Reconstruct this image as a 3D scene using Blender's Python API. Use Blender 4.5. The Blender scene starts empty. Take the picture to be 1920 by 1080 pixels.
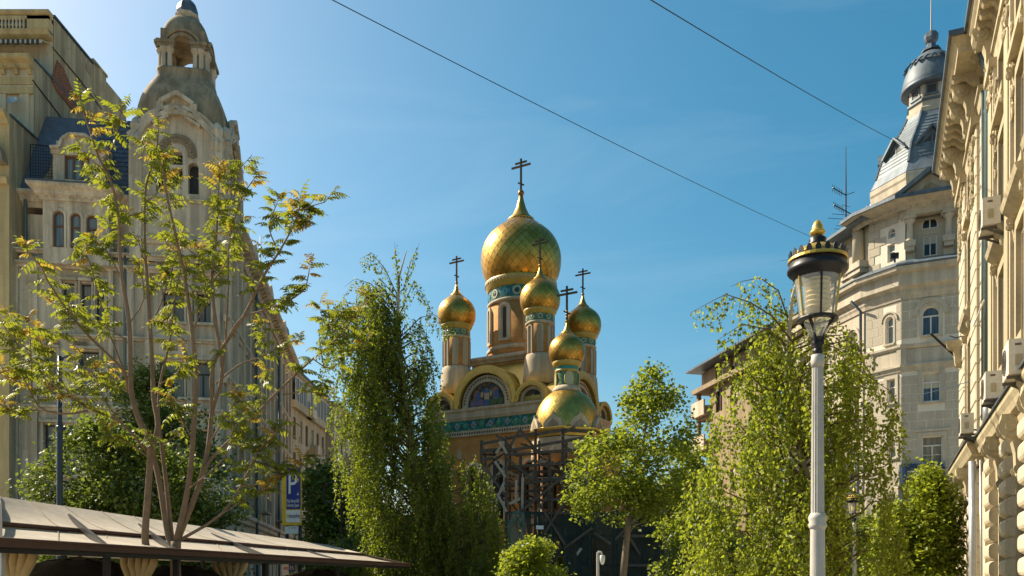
import bpy, math, random
import numpy as np
from mathutils import Vector, Matrix
random.seed(7); RNG = np.random.default_rng(7)
SC = bpy.context.scene
COL = SC.collection
# ------------------------------------------------------------------ camera, sky, sun, exposure
FOC, HX, HY, CZ = 1600.0, 960.0, 1084.0, 1.7      # focal length and horizon in photo pixels, eye height
cam_d = bpy.data.cameras.new('camera'); CAM = bpy.data.objects.new('camera', cam_d); COL.objects.link(CAM)
CAM.location = (0, 0, CZ); CAM.rotation_euler = (math.radians(90), 0, 0)
cam_d.sensor_width = 36; cam_d.lens = 30.0; cam_d.shift_y = (HY-540)/1920.0
cam_d.clip_start = .1; cam_d.clip_end = 3000
SC.camera = CAM
SUN_AZ, SUN_EL = 62.0, 40.0                        # degrees left of the view axis, degrees up
az, el = math.radians(SUN_AZ), math.radians(SUN_EL)
SUN_DIR = Vector((-math.sin(az)*math.cos(el), math.cos(az)*math.cos(el), math.sin(el)))
wd = bpy.data.worlds.new('World'); SC.world = wd; wd.use_nodes = True
_n = wd.node_tree.nodes; _l = wd.node_tree.links
_sky = _n.new('ShaderNodeTexSky'); _sky.sky_type = 'NISHITA'; _sky.sun_disc = False
_sky.sun_elevation = el; _sky.sun_rotation = -az
_sky.air_density = 1.0; _sky.dust_density = 2.1; _sky.ozone_density = 1.6
_hs = _n.new('ShaderNodeHueSaturation'); _hs.inputs['Hue'].default_value = .472; _hs.inputs['Saturation'].default_value = 1.45; _hs.inputs['Value'].default_value = 1.0
_l.new(_sky.outputs[0], _hs.inputs['Color'])
_tc = _n.new('ShaderNodeTexCoord'); _mp = _n.new('ShaderNodeMapping'); _mp.inputs['Scale'].default_value = (1.2, 1.2, 5.0); _mp.inputs['Rotation'].default_value = (.25, .2, .5)
_l.new(_tc.outputs['Generated'], _mp.inputs[0])
_nz = _n.new('ShaderNodeTexNoise'); _nz.inputs['Scale'].default_value = 2.2; _nz.inputs['Detail'].default_value = 7; _nz.inputs['Roughness'].default_value = .62; _nz.inputs['Distortion'].default_value = .6
_l.new(_mp.outputs[0], _nz.inputs['Vector'])
_rp = _n.new('ShaderNodeValToRGB'); _rp.color_ramp.elements[0].position = .5; _rp.color_ramp.elements[0].color = (0,0,0,1); _rp.color_ramp.elements[1].position = .8; _rp.color_ramp.elements[1].color = (.10,.10,.10,1)
_l.new(_nz.outputs[0], _rp.inputs[0])                # faint high cirrus over the whole sky
_mx = _n.new('ShaderNodeMix'); _mx.data_type = 'RGBA'; _mx.inputs[7].default_value = (6.0, 6.6, 7.0, 1)
_l.new(_rp.outputs[0], _mx.inputs[0]); _l.new(_hs.outputs[0], _mx.inputs[6])
_bg = _n['Background']; _l.new(_mx.outputs[2], _bg.inputs[0]); _bg.inputs[1].default_value = 0.056
sun_d = bpy.data.lights.new('sun', 'SUN'); SUN = bpy.data.objects.new('sun', sun_d); COL.objects.link(SUN)
sun_d.energy = 3.7; sun_d.angle = math.radians(.53); sun_d.color = (1, .88, .69)
SUN.rotation_euler = SUN_DIR.to_track_quat('Z', 'Y').to_euler(); SUN.location = (-30, 20, 60)
SC.view_settings.view_transform = 'Standard'; SC.view_settings.look = 'None'
SC.view_settings.exposure = 1.42; SC.view_settings.gamma = 1.0; SC.view_settings.use_curve_mapping = False
SC.render.engine = 'CYCLES'
SC.cycles.use_denoising = True
SC.cycles.max_bounces = 6; SC.cycles.transparent_max_bounces = 12
SC.cycles.diffuse_bounces = 3; SC.cycles.glossy_bounces = 3; SC.cycles.transmission_bounces = 4
SC.cycles.caustics_reflective = False; SC.cycles.caustics_refractive = False
SC.cycles.sample_clamp_indirect = 4.0

# ------------------------------------------------------------------ helpers
def W(px, py, D):
    return Vector(((px-HX)/FOC*D, D, CZ+(HY-py)/FOC*D))
def ZP(py, D): return CZ+(HY-py)/FOC*D
def XP(px, D): return (px-HX)/FOC*D
def R(d): return math.radians(d)

class MB:
    """collects shapes into one mesh"""
    def __init__(s): s.v = []; s.f = []
    def add(s, vs, fs):
        o = len(s.v); s.v.extend(tuple(p) for p in vs); s.f.extend(tuple(i+o for i in f) for f in fs); return s
    def box(s, x0, x1, y0, y1, z0, z1):
        return s.add([(x0,y0,z0),(x1,y0,z0),(x1,y1,z0),(x0,y1,z0),(x0,y0,z1),(x1,y0,z1),(x1,y1,z1),(x0,y1,z1)],
              [(0,3,2,1),(4,5,6,7),(0,1,5,4),(1,2,6,5),(2,3,7,6),(3,0,4,7)])
    def prism(s, poly, ax, a, b):
        n = len(poly)
        mk = {'x': lambda p, t: (t,p[0],p[1]), 'y': lambda p, t: (p[0],t,p[1]), 'z': lambda p, t: (p[0],p[1],t)}[ax]
        vs = [mk(p, a) for p in poly]+[mk(p, b) for p in poly]
        fs = [tuple(range(n))[::-1], tuple(range(n, 2*n))]+[(i, (i+1) % n, n+(i+1) % n, n+i) for i in range(n)]
        return s.add(vs, fs)
    def lathe(s, prof, n=24, c=(0,0), p=2.0, rot=0.0, a0=0.0, a1=2*math.pi, cap=True):
        full = abs(a1-a0-2*math.pi) < 1e-6
        m = n if full else n+1
        vs = []
        for r, z in prof:
            for k in range(m):
                a = a0+(a1-a0)*k/n
                q = 1.0 if p == 2.0 else 1/((abs(math.cos(a))**p+abs(math.sin(a))**p)**(1/p))
                vs.append((c[0]+r*q*math.cos(a+rot), c[1]+r*q*math.sin(a+rot), z))
        fs = []
        for j in range(len(prof)-1):
            for k in range(n):
                k2 = (k+1) % m
                fs.append((j*m+k, j*m+k2, (j+1)*m+k2, (j+1)*m+k))
        if cap and full:
            fs.append(tuple(range(m))[::-1]); fs.append(tuple((len(prof)-1)*m+k for k in range(m)))
        return s.add(vs, fs)
    def tube(s, pts, rad, n=6):
        pts = [Vector(p) for p in pts]
        if not hasattr(rad, '__len__'): rad = [rad]*len(pts)
        vs = []; up = None
        for i, p in enumerate(pts):
            t = (pts[min(i+1, len(pts)-1)]-pts[max(i-1, 0)])
            t = t.normalized() if t.length > 1e-9 else Vector((0,0,1))
            if up is None:
                up = t.orthogonal().normalized()
            else:
                up = up-t*up.dot(t); up = up.normalized() if up.length > 1e-6 else t.orthogonal().normalized()
            w = t.cross(up)
            for k in range(n):
                a = 2*math.pi*k/n
                vs.append(p+(up*math.cos(a)+w*math.sin(a))*rad[i])
        fs = [(j*n+k, j*n+(k+1) % n, (j+1)*n+(k+1) % n, (j+1)*n+k) for j in range(len(pts)-1) for k in range(n)]
        fs += [tuple(range(n))[::-1], tuple((len(pts)-1)*n+k for k in range(n))]
        return s.add(vs, fs)
    def beam(s, p0, p1, w, h=None):
        h = h or w; p0 = Vector(p0); p1 = Vector(p1); t = (p1-p0).normalized()
        a = Vector((0,0,1)) if abs(t.z) < .95 else Vector((0,1,0))
        u = t.cross(a).normalized()*w/2; v = t.cross(u).normalized()*h/2
        vs = [p+u*i+v*j for p in (p0, p1) for i, j in ((-1,-1),(1,-1),(1,1),(-1,1))]
        return s.add(vs, [(0,3,2,1),(4,5,6,7),(0,1,5,4),(1,2,6,5),(2,3,7,6),(3,0,4,7)])
    def sweep(s, path, prof, closed=False, flip=1):
        """profile (offset outward, z) swept along a plan polyline; outward is to the right of travel (flip=1)"""
        n = len(path); P = [Vector(p) for p in path]; ms = []
        for i in range(n):
            d0 = (P[i]-P[i-1]) if (closed or i > 0) else None
            d1 = (P[(i+1) % n]-P[i]) if (closed or i < n-1) else None
            nn = []
            for d in (d0, d1):
                if d is not None:
                    d = d.normalized(); nn.append(Vector((d.y, -d.x))*flip)
            m = nn[0] if len(nn) == 1 else (nn[0]+nn[1])
            if len(nn) == 2:
                m = m.normalized(); m = m/max(.3, m.dot(nn[0]))
            ms.append(m)
        k = len(prof); vs = []
        for i in range(n):
            for d, z in prof: q = P[i]+ms[i]*d; vs.append((q.x, q.y, z))
        fs = []
        for i in range(n if closed else n-1):
            i2 = (i+1) % n
            for j in range(k): fs.append((i*k+j, i2*k+j, i2*k+(j+1) % k, i*k+(j+1) % k))
        if not closed:
            fs.append(tuple(range(k))); fs.append(tuple((n-1)*k+j for j in range(k))[::-1])
        return s.add(vs, fs)
    def wall(s, x0, x1, z0, z1, ops, y=0.0, rev=.25):
        xs = sorted({round(v, 4) for v in [x0, x1]+[o[0] for o in ops]+[o[1] for o in ops] if x0-1e-6 <= v <= x1+1e-6})
        zs = sorted({round(v, 4) for v in [z0, z1]+[o[2] for o in ops]+[o[3] for o in ops] if z0-1e-6 <= v <= z1+1e-6})
        for a, b in zip(xs, xs[1:]):
            for c, d in zip(zs, zs[1:]):
                mx, mz = (a+b)/2, (c+d)/2
                if any(o[0] < mx < o[1] and o[2] < mz < o[3] for o in ops): continue
                s.add([(a,y,c),(b,y,c),(b,y,d),(a,y,d)], [(0,1,2,3)])
        for o in ops:
            a, b, c, d = o[:4]; arch = len(o) > 4 and o[4]
            r = (b-a)/2; sp = d-r if arch else d
            s.add([(a,y,c),(a,y+rev,c),(a,y+rev,sp),(a,y,sp)], [(0,1,2,3)])
            s.add([(b,y,c),(b,y+rev,c),(b,y+rev,sp),(b,y,sp)], [(3,2,1,0)])
            s.add([(a,y,c),(b,y,c),(b,y+rev,c),(a,y+rev,c)], [(0,1,2,3)])
            if not arch:
                s.add([(a,y,d),(b,y,d),(b,y+rev,d),(a,y+rev,d)], [(3,2,1,0)])
            else:
                n = 10; arc = [((a+b)/2-r*math.cos(math.pi*i/n), sp+r*math.sin(math.pi*i/n)) for i in range(n+1)]
                for i in range(n):
                    (xa, za), (xb, zb) = arc[i], arc[i+1]
                    s.add([(xa,y,za),(xb,y,zb),(xb,y+rev,zb),(xa,y+rev,za)], [(3,2,1,0)])
                    s.add([(xa,y,za),(xb,y,zb),(xb,y,d),(xa,y,d)], [(0,1,2,3)])
        return s
    def mesh(s, name, smooth=False):
        me = bpy.data.meshes.new(name); me.from_pydata(s.v, [], s.f); me.update()
        if smooth: me.polygons.foreach_set('use_smooth', [True]*len(me.polygons))
        return me

def setmat(me, m):
    if m is not None: me.materials.clear(); me.materials.append(m)
def obj(name, me, m=None, parent=None, M=None, **props):
    if isinstance(me, MB): me = me.mesh(name)
    if m is not None and not me.materials: me.materials.append(m)
    o = bpy.data.objects.new(name, me); COL.objects.link(o)
    if parent is not None: o.parent = parent
    if M is not None: o.matrix_basis = M
    for k, v in props.items(): o[k] = v
    return o
def tag(o, label, cat, group=None, kind=None):
    o['label'] = label; o['category'] = cat
    if group: o['group'] = group
    if kind: o['kind'] = kind
    return o
def empty(name, loc=(0,0,0), rz=0.0):
    o = bpy.data.objects.new(name, None); COL.objects.link(o); o.location = loc; o.rotation_euler = (0,0,rz)
    o.empty_display_size = .3
    return o
def thing(name, label, cat, loc=(0,0,0), rz=0.0, group=None):
    return tag(empty(name, loc, rz), label, cat, group)
def copy_tree(o, parent=None):
    c = o.copy(); COL.objects.link(c); c.parent = parent
    for ch in list(o.children): copy_tree(ch, c)
    return c
def T(x, y, z): return Matrix.Translation((x, y, z))
def RZ(a): return Matrix.Rotation(a, 4, 'Z')

class Frame:
    """facade frame inside a thing: x along the facade, y into the building, z up"""
    def __init__(s, root, ox, oy, dx, dy, oz=0.0):
        l = math.hypot(dx, dy); dx /= l; dy /= l
        s.root = root; s.Mw = Matrix(((dx,-dy,0,ox),(dy,dx,0,oy),(0,0,1,oz),(0,0,0,1)))
        s.Ml = Matrix.Translation(-Vector(root.location)) @ s.Mw
        s.inv = s.Mw.inverted()
    def px(s, px, py, y=0.0):
        """photo pixel -> (x, z) on the facade plane at depth y"""
        c = s.inv @ Vector((0,0,CZ)); d = s.inv @ W(px, py, 1.0)-c
        t = (y-c.y)/d.y; p = c+d*t
        return p.x, p.z
    def part(s, name, mb, m, smooth=False, parent=None, **props):
        me = mb.mesh(name, smooth) if isinstance(mb, MB) else mb
        if parent is None: return obj(name, me, m, s.root, s.Ml, **props)
        return obj(name, me, m, parent, None, **props)
    def inst(s, name, me, x, y, z, m=None, rz=0.0, sc=None, parent=None):
        M = T(x, y, z) @ RZ(rz)
        if sc: M = M @ Matrix.Diagonal((*sc, 1))
        if parent is None: return obj(name, me, m, s.root, s.Ml @ M)
        return obj(name, me, m, parent, M)

# ------------------------------------------------------------------ materials
MATS = {}
def nt(name):
    m = bpy.data.materials.new(name); m.use_nodes = True
    MATS[name] = m
    return m, m.node_tree.nodes, m.node_tree.links, m.node_tree.nodes['Principled BSDF']
def mixrgb(N, L, a, b, fac, mode='MIX'):
    x = N.new('ShaderNodeMix'); x.data_type = 'RGBA'; x.blend_type = mode
    for sock, v in ((x.inputs[0], fac), (x.inputs[6], a), (x.inputs[7], b)):
        if hasattr(v, 'is_linked'): L.new(v, sock)
        elif isinstance(v, (tuple, list)): sock.default_value = (*v[:3], 1)
        else: sock.default_value = v
    return x.outputs[2]
def noise(N, L, vec, scale, detail=4, rough=.55, stretch=None):
    if stretch:
        mp = N.new('ShaderNodeMapping'); mp.inputs['Scale'].default_value = stretch; L.new(vec, mp.inputs[0]); vec = mp.outputs[0]
    t = N.new('ShaderNodeTexNoise'); t.inputs['Scale'].default_value = scale; t.inputs['Detail'].default_value = detail
    t.inputs['Roughness'].default_value = rough; L.new(vec, t.inputs['Vector']); return t.outputs[0]
def ramp(N, L, fac, stops):
    r = N.new('ShaderNodeValToRGB'); e = r.color_ramp.elements
    while len(e) < len(stops): e.new(.5)
    for i, (p, c) in enumerate(stops): e[i].position = p; e[i].color = (*c, 1) if len(c) == 3 else c
    L.new(fac, r.inputs[0]); return r.outputs[0]
def bump(N, L, B, h, strength, dist=.02):
    b = N.new('ShaderNodeBump'); b.inputs['Strength'].default_value = strength; b.inputs['Distance'].default_value = dist
    L.new(h, b.inputs['Height']); L.new(b.outputs[0], B.inputs['Normal'])
def mat(name, col, rough=.85, metal=0.0, var=.22, scale=.9, streak=0.0, fine=.12, bmp=.25, bscale=9.0, spec=.35, stain=None):
    m, N, L, B = nt(name)
    pos = N.new('ShaderNodeNewGeometry').outputs['Position']
    c = mixrgb(N, L, tuple(v*(1-var) for v in col), tuple(min(1, v*(1+var*.7)) for v in col), noise(N, L, pos, scale, 5))
    if fine:
        f = ramp(N, L, noise(N, L, pos, 14, 4), [(.3, (1-fine,)*3), (.7, (1+fine*.4,)*3)])
        c = mixrgb(N, L, c, f, 1.0, 'MULTIPLY')
    if streak:
        f = ramp(N, L, noise(N, L, pos, 1.0, 5, .65, (2.2,2.2,.16)), [(.42, (1-streak,)*3), (.62, (1,1,1))])
        c = mixrgb(N, L, c, f, 1.0, 'MULTIPLY')
    if stain:
        f = ramp(N, L, noise(N, L, pos, .55, 6, .7), [(.56, (0,0,0)), (.68, (1,1,1))])
        c = mixrgb(N, L, c, stain, f)
    L.new(c, B.inputs['Base Color'])
    B.inputs['Roughness'].default_value = rough; B.inputs['Metallic'].default_value = metal
    B.inputs['Specular IOR Level'].default_value = spec
    if bmp: bump(N, L, B, noise(N, L, pos, bscale, 6, .6), bmp)
    return m
def leafmat(name, dark, light, trans, tip=None, tw=.45):
    m, N, L, B = nt(name)
    at = N.new('ShaderNodeAttribute'); at.attribute_name = 'rnd'
    stops = [(0, dark), (.75, light)]
    if tip: stops = [(0, dark), (.55, light), (.8, light), (.9, tip)]
    c = ramp(N, L, at.outputs['Fac'], stops)
    tr = N.new('ShaderNodeBsdfTranslucent')
    t2 = mixrgb(N, L, c, trans, .62)
    L.new(t2, tr.inputs[0]); L.new(c, B.inputs['Base Color'])
    B.inputs['Roughness'].default_value = .48; B.inputs['Specular IOR Level'].default_value = .35
    mx = N.new('ShaderNodeMixShader'); mx.inputs[0].default_value = tw
    L.new(B.outputs[0], mx.inputs[1]); L.new(tr.outputs[0], mx.inputs[2])
    L.new(mx.outputs[0], N['Material Output'].inputs[0])
    return m

mat('plaster_tower', (.66,.555,.405), streak=.40, var=.2, stain=(.38,.30,.19))
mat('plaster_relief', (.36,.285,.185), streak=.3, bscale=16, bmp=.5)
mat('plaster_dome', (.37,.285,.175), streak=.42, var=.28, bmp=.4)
mat('plaster_ochre', (.60,.45,.22), streak=.25, var=.2)
mat('plaster_firewall', (.54,.43,.26), streak=.42, var=.26, stain=(.30,.21,.10))
mat('plaster_pale', (.66,.56,.38), streak=.22)
mat('plaster_street', (.64,.53,.385), streak=.36, var=.25)
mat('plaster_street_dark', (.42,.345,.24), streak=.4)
mat('plaster_far', (.52,.42,.28), streak=.3)
mat('stone_grey', (.48,.42,.315), streak=.10, var=.15, fine=.2)
mat('stone_grey_joint', (.72,.65,.52), streak=.1, var=.1)
mat('stone_smooth', (.52,.455,.34), streak=.22)
mat('cream', (.54,.47,.335), streak=.16, var=.12, bmp=.18)
mat('cream_trim', (.46,.385,.24), streak=.24, var=.16)
mat('brown_plaster', (.33,.25,.145), streak=.3)
mat('zinc', (.145,.185,.21), rough=.55, metal=.12, streak=.3, var=.25, bmp=.1)
mat('zinc_dark', (.11,.14,.17), rough=.5, metal=.3, streak=.3)
mat('slate', (.115,.13,.165), rough=.6, var=.45, scale=3.0, bmp=.5)
mat('pipe_green', (.12,.18,.19), rough=.45, metal=.35, streak=.2)
mat('pipe_zinc', (.45,.47,.48), rough=.4, metal=.6)
mat('frame_white', (.66,.62,.53), rough=.5, var=.06, bmp=0)
mat('frame_brown', (.17,.075,.035), rough=.55, var=.2)
mat('frame_dark', (.05,.045,.04), rough=.6)
mat('brick_patch', (.34,.15,.085), var=.4, scale=6, bmp=.7, bscale=14)
mat('church_stone', (.58,.46,.30), streak=.26, var=.18, bmp=.3)
mat('ochre_gold_plaster', (.50,.335,.06), rough=.42, var=.3, scale=3, spec=.5)
mat('cross_gilt', (.055,.038,.016), rough=.4, metal=.6, bmp=0)
mat('timber', (.125,.10,.074), streak=.3, var=.4, scale=3)
mat('timber_pale', (.42,.35,.26), var=.35, scale=3)
mat('iron_black', (.02,.02,.021), rough=.42, metal=.3, var=.3, bmp=.1)
mat('iron_blue', (.03,.045,.06), rough=.45, metal=.3)
mat('lamp_gold', (.58,.39,.075), rough=.38, metal=.55, var=.25, scale=8, bmp=.05)
mat('post_white', (.56,.52,.45), rough=.42, var=.14, streak=.24, bmp=.06)
mat('canvas', (.43,.375,.295), rough=.9, var=.2, scale=1.6, streak=.16, bmp=.6, bscale=2.2)
mat('canvas_seam', (.30,.24,.17), rough=.9)
mat('blind_cloth', (.50,.45,.35), var=.15)
mat('canvas_edge', (.10,.052,.033), rough=.8)
mat('curtain_tan', (.40,.28,.125), rough=.9, var=.25, scale=3)
mat('cover_black', (.018,.016,.014), rough=.6, var=.3)
mat('ac_white', (.66,.61,.50), rough=.5, var=.1, streak=.18, bmp=.05)
mat('ac_dark', (.10,.09,.075), rough=.6)
mat('sign_blue', (.016,.028,.22), rough=.35, var=.05, bmp=0)
mat('sign_yellow', (.78,.49,.03), rough=.4, var=.05, bmp=0)
mat('sign_white', (.75,.74,.70), rough=.4, var=.05, bmp=0)
mat('sign_red', (.55,.03,.03), rough=.4, var=.05, bmp=0)
mat('banner_blue', (.02,.045,.10), rough=.6, var=.15)
mat('bark_smooth', (.25,.165,.10), var=.35, scale=6, bmp=.5, bscale=20)
mat('bark_birch', (.42,.38,.30), var=.5, scale=7, bmp=.3)
mat('bark_twig', (.12,.07,.04), var=.3)
mat('bark_grey', (.21,.165,.11), var=.35, scale=8, bmp=.6, bscale=24)
mat('wire', (.03,.05,.09), rough=.5, bmp=0)
mat('galv', (.5,.5,.48), rough=.4, metal=.5)
mat('paving', (.46,.41,.33), var=.2, scale=2)
mat('asphalt', (.05,.05,.052), var=.3, scale=4)
mat('kerb_stone', (.35,.34,.31), var=.2)
mat('awning_stripe', (.62,.55,.4), var=.1)
mat('roof_tile', (.28,.12,.07), var=.3, scale=5)
leafmat('leaf_ailanthus', (.03,.05,.010), (.135,.175,.022), (.36,.38,.02), tip=(.46,.20,.055), tw=.52)
leafmat('leaf_birch', (.024,.046,.008), (.13,.185,.022), (.40,.47,.02), tw=.5)
leafmat('leaf_birch_bright', (.05,.085,.010), (.21,.265,.026), (.49,.55,.035), tw=.53)
leafmat('leaf_maple', (.04,.07,.010), (.19,.245,.025), (.44,.50,.035), tw=.52)
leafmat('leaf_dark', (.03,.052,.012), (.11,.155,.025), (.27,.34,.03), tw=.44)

def glass(name, col, rough=.06, curtain=None):
    m, N, L, B = nt(name)
    pos = N.new('ShaderNodeNewGeometry').outputs['Position']
    if curtain:
        f = ramp(N, L, noise(N, L, pos, 1.0, 3, .5, (9,9,.35)), [(.35, col), (.7, curtain)])
        L.new(f, B.inputs['Base Color'])
    else:
        L.new(mixrgb(N, L, tuple(v*.5 for v in col), tuple(v*1.6 for v in col), noise(N, L, pos, .8)), B.inputs['Base Color'])
    B.inputs['Roughness'].default_value = rough; B.inputs['Specular IOR Level'].default_value = .38
    bump(N, L, B, noise(N, L, pos, 1.3, 2), .12, .05)
    return m
glass('glass_dark', (.02,.02,.018), .12); glass('glass_blue', (.03,.05,.075), curtain=(.10,.14,.18))
glass('glass_curtain', (.14,.125,.095), curtain=(.30,.27,.21)); glass('glass_pale', (.11,.16,.18), curtain=(.25,.28,.27))
m, N, L, B = nt('glass_clear')
B.inputs['Base Color'].default_value = (.95,.93,.85,1); B.inputs['Roughness'].default_value = .04
_t = N.new('ShaderNodeBsdfTransparent'); _t.inputs[0].default_value = (.93,.92,.86,1)
_m = N.new('ShaderNodeMixShader'); _m.inputs[0].default_value = .24
B.inputs['Specular IOR Level'].default_value = .6
L.new(_t.outputs[0], _m.inputs[1]); L.new(B.outputs[0], _m.inputs[2]); L.new(_m.outputs[0], N['Material Output'].inputs[0])
mat('refractor', (.62,.52,.27), rough=.3, var=.1, bmp=0)
m, N, L, B = nt('net_green')
B.inputs['Base Color'].default_value = (.012,.024,.018,1); B.inputs['Roughness'].default_value = .9
_p = N.new('ShaderNodeNewGeometry').outputs['Position']
_t = N.new('ShaderNodeBsdfTransparent'); _m = N.new('ShaderNodeMixShader')
L.new(ramp(N, L, noise(N, L, _p, .7, 3), [(.3, (.8,)*3), (.7, (.97,)*3)]), _m.inputs[0])
L.new(_t.outputs[0], _m.inputs[1]); L.new(B.outputs[0], _m.inputs[2]); L.new(_m.outputs[0], N['Material Output'].inputs[0])
m, N, L, B = nt('net_pale')
B.inputs['Base Color'].default_value = (.10,.17,.13,1); B.inputs['Roughness'].default_value = .9
_t = N.new('ShaderNodeBsdfTransparent'); _m = N.new('ShaderNodeMixShader'); _m.inputs[0].default_value = .7
L.new(_t.outputs[0], _m.inputs[1]); L.new(B.outputs[0], _m.inputs[2]); L.new(_m.outputs[0], N['Material Output'].inputs[0])

def goldmat(name, a, b, rough):
    m, N, L, B = nt(name)
    pos = N.new('ShaderNodeNewGeometry').outputs['Position']
    oi = N.new('ShaderNodeObjectInfo').outputs['Random']
    at = N.new('ShaderNodeAttribute'); at.attribute_name = 'rnd'
    ad = N.new('ShaderNodeMath'); ad.operation = 'ADD'; L.new(oi, ad.inputs[0]); L.new(at.outputs['Fac'], ad.inputs[1])
    fr = N.new('ShaderNodeMath'); fr.operation = 'FRACT'; L.new(ad.outputs[0], fr.inputs[0])
    c = mixrgb(N, L, a, b, fr.outputs[0])
    c = mixrgb(N, L, c, ramp(N, L, noise(N, L, pos, 1.2, 6, .65), [(.3, (.8,.77,.72)), (.62, (1,1,1))]), 1.0, 'MULTIPLY')
    L.new(c, B.inputs['Base Color']); B.inputs['Metallic'].default_value = .92
    L.new(ramp(N, L, noise(N, L, pos, 4.0, 4), [(.3, (rough-.03,)*3), (.7, (rough+.06,)*3)]), B.inputs['Roughness'])
    bump(N, L, B, noise(N, L, pos, 9, 4), .12)
    return m
goldmat('gold_tile', (.44,.25,.045), (.56,.335,.07), .36)
goldmat('gold_pale', (.47,.315,.07), (.58,.40,.10), .38)
goldmat('gold_dark', (.20,.12,.03), (.30,.18,.05), .45)

def brickmat(name, radius=None):
    m, N, L, B = nt(name)
    tc = N.new('ShaderNodeTexCoord').outputs['Object']
    sx = N.new('ShaderNodeSeparateXYZ'); L.new(tc, sx.inputs[0])
    cb = N.new('ShaderNodeCombineXYZ')
    if radius:
        a = N.new('ShaderNodeMath'); a.operation = 'ARCTAN2'; L.new(sx.outputs[1], a.inputs[0]); L.new(sx.outputs[0], a.inputs[1])
        mu = N.new('ShaderNodeMath'); mu.operation = 'MULTIPLY'; mu.inputs[1].default_value = radius; L.new(a.outputs[0], mu.inputs[0])
        L.new(mu.outputs[0], cb.inputs[0])
    else:
        L.new(sx.outputs[0], cb.inputs[0])
    L.new(sx.outputs[2], cb.inputs[1])
    bt = N.new('ShaderNodeTexBrick'); L.new(cb.outputs[0], bt.inputs['Vector'])
    bt.inputs['Scale'].default_value = 1.0; bt.inputs['Brick Width'].default_value = .25; bt.inputs['Row Height'].default_value = .085
    bt.inputs['Mortar Size'].default_value = .012; bt.inputs['Bias'].default_value = 0
    bt.inputs['Color1'].default_value = (.60,.275,.06,1); bt.inputs['Color2'].default_value = (.48,.205,.042,1)
    bt.inputs['Mortar'].default_value = (.46,.27,.10,1)
    pos = N.new('ShaderNodeNewGeometry').outputs['Position']
    c = mixrgb(N, L, bt.outputs['Color'], ramp(N, L, noise(N, L, pos, .9, 5), [(.3, (.68,.66,.62)), (.7, (1.1,1.08,1.05))]), 1.0, 'MULTIPLY')
    L.new(c, B.inputs['Base Color']); B.inputs['Roughness'].default_value = .88
    bump(N, L, B, bt.outputs['Fac'], .4, -.01)
    return m
brickmat('brick_flat'); brickmat('brick_drum', 2.6); brickmat('brick_small', 1.03)

def tilemat(name, cols, scale, metric=None):
    m, N, L, B = nt(name)
    pos = N.new('ShaderNodeNewGeometry').outputs['Position']
    v = N.new('ShaderNodeTexVoronoi'); v.inputs['Scale'].default_value = scale; L.new(pos, v.inputs['Vector'])
    sp = N.new('ShaderNodeSeparateColor'); L.new(v.outputs['Color'], sp.inputs[0])
    st = [(i/(len(cols)), c) for i, c in enumerate(cols)]
    c = ramp(N, L, sp.outputs[0], st); N[-1].color_ramp.interpolation = 'CONSTANT'
    c = mixrgb(N, L, c, ramp(N, L, noise(N, L, pos, 3, 4), [(.3, (.6,)*3), (.7, (1.1,)*3)]), 1.0, 'MULTIPLY')
    L.new(c, B.inputs['Base Color']); B.inputs['Roughness'].default_value = .3
    return m
tilemat('majolica', [(.012,.13,.09), (.02,.21,.15), (.018,.12,.06), (.05,.28,.25), (.10,.20,.09), (.03,.09,.14)], 4.2)
tilemat('majolica_green', [(.05,.13,.04), (.10,.20,.06), (.03,.10,.06), (.22,.22,.07), (.06,.18,.10)], 7.0)
tilemat('mosaic', [(.02,.03,.05), (.045,.05,.035), (.10,.055,.03), (.03,.06,.075), (.14,.11,.06), (.02,.025,.02)], 3.4)
mat('glaze_teal', (.03,.25,.21), rough=.3, var=.3, scale=4)
mat('glaze_blue', (.14,.33,.40), rough=.3, var=.3, scale=4)
mat('glaze_cream', (.42,.42,.26), rough=.35, var=.2)
mat('glaze_green', (.10,.24,.10), rough=.3, var=.3, scale=5)
mat('mosaic_orange', (.34,.13,.05), rough=.4, var=.35, scale=5)
mat('mosaic_blue', (.06,.12,.24), rough=.4, var=.4, scale=5)
mat('mosaic_skin', (.46,.33,.20), rough=.4, var=.3, scale=5)
mat('mosaic_violet', (.17,.13,.22), rough=.4, var=.4, scale=5)
mat('mosaic_green', (.07,.12,.04), rough=.4, var=.5, scale=5)
M_ = MATS

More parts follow.
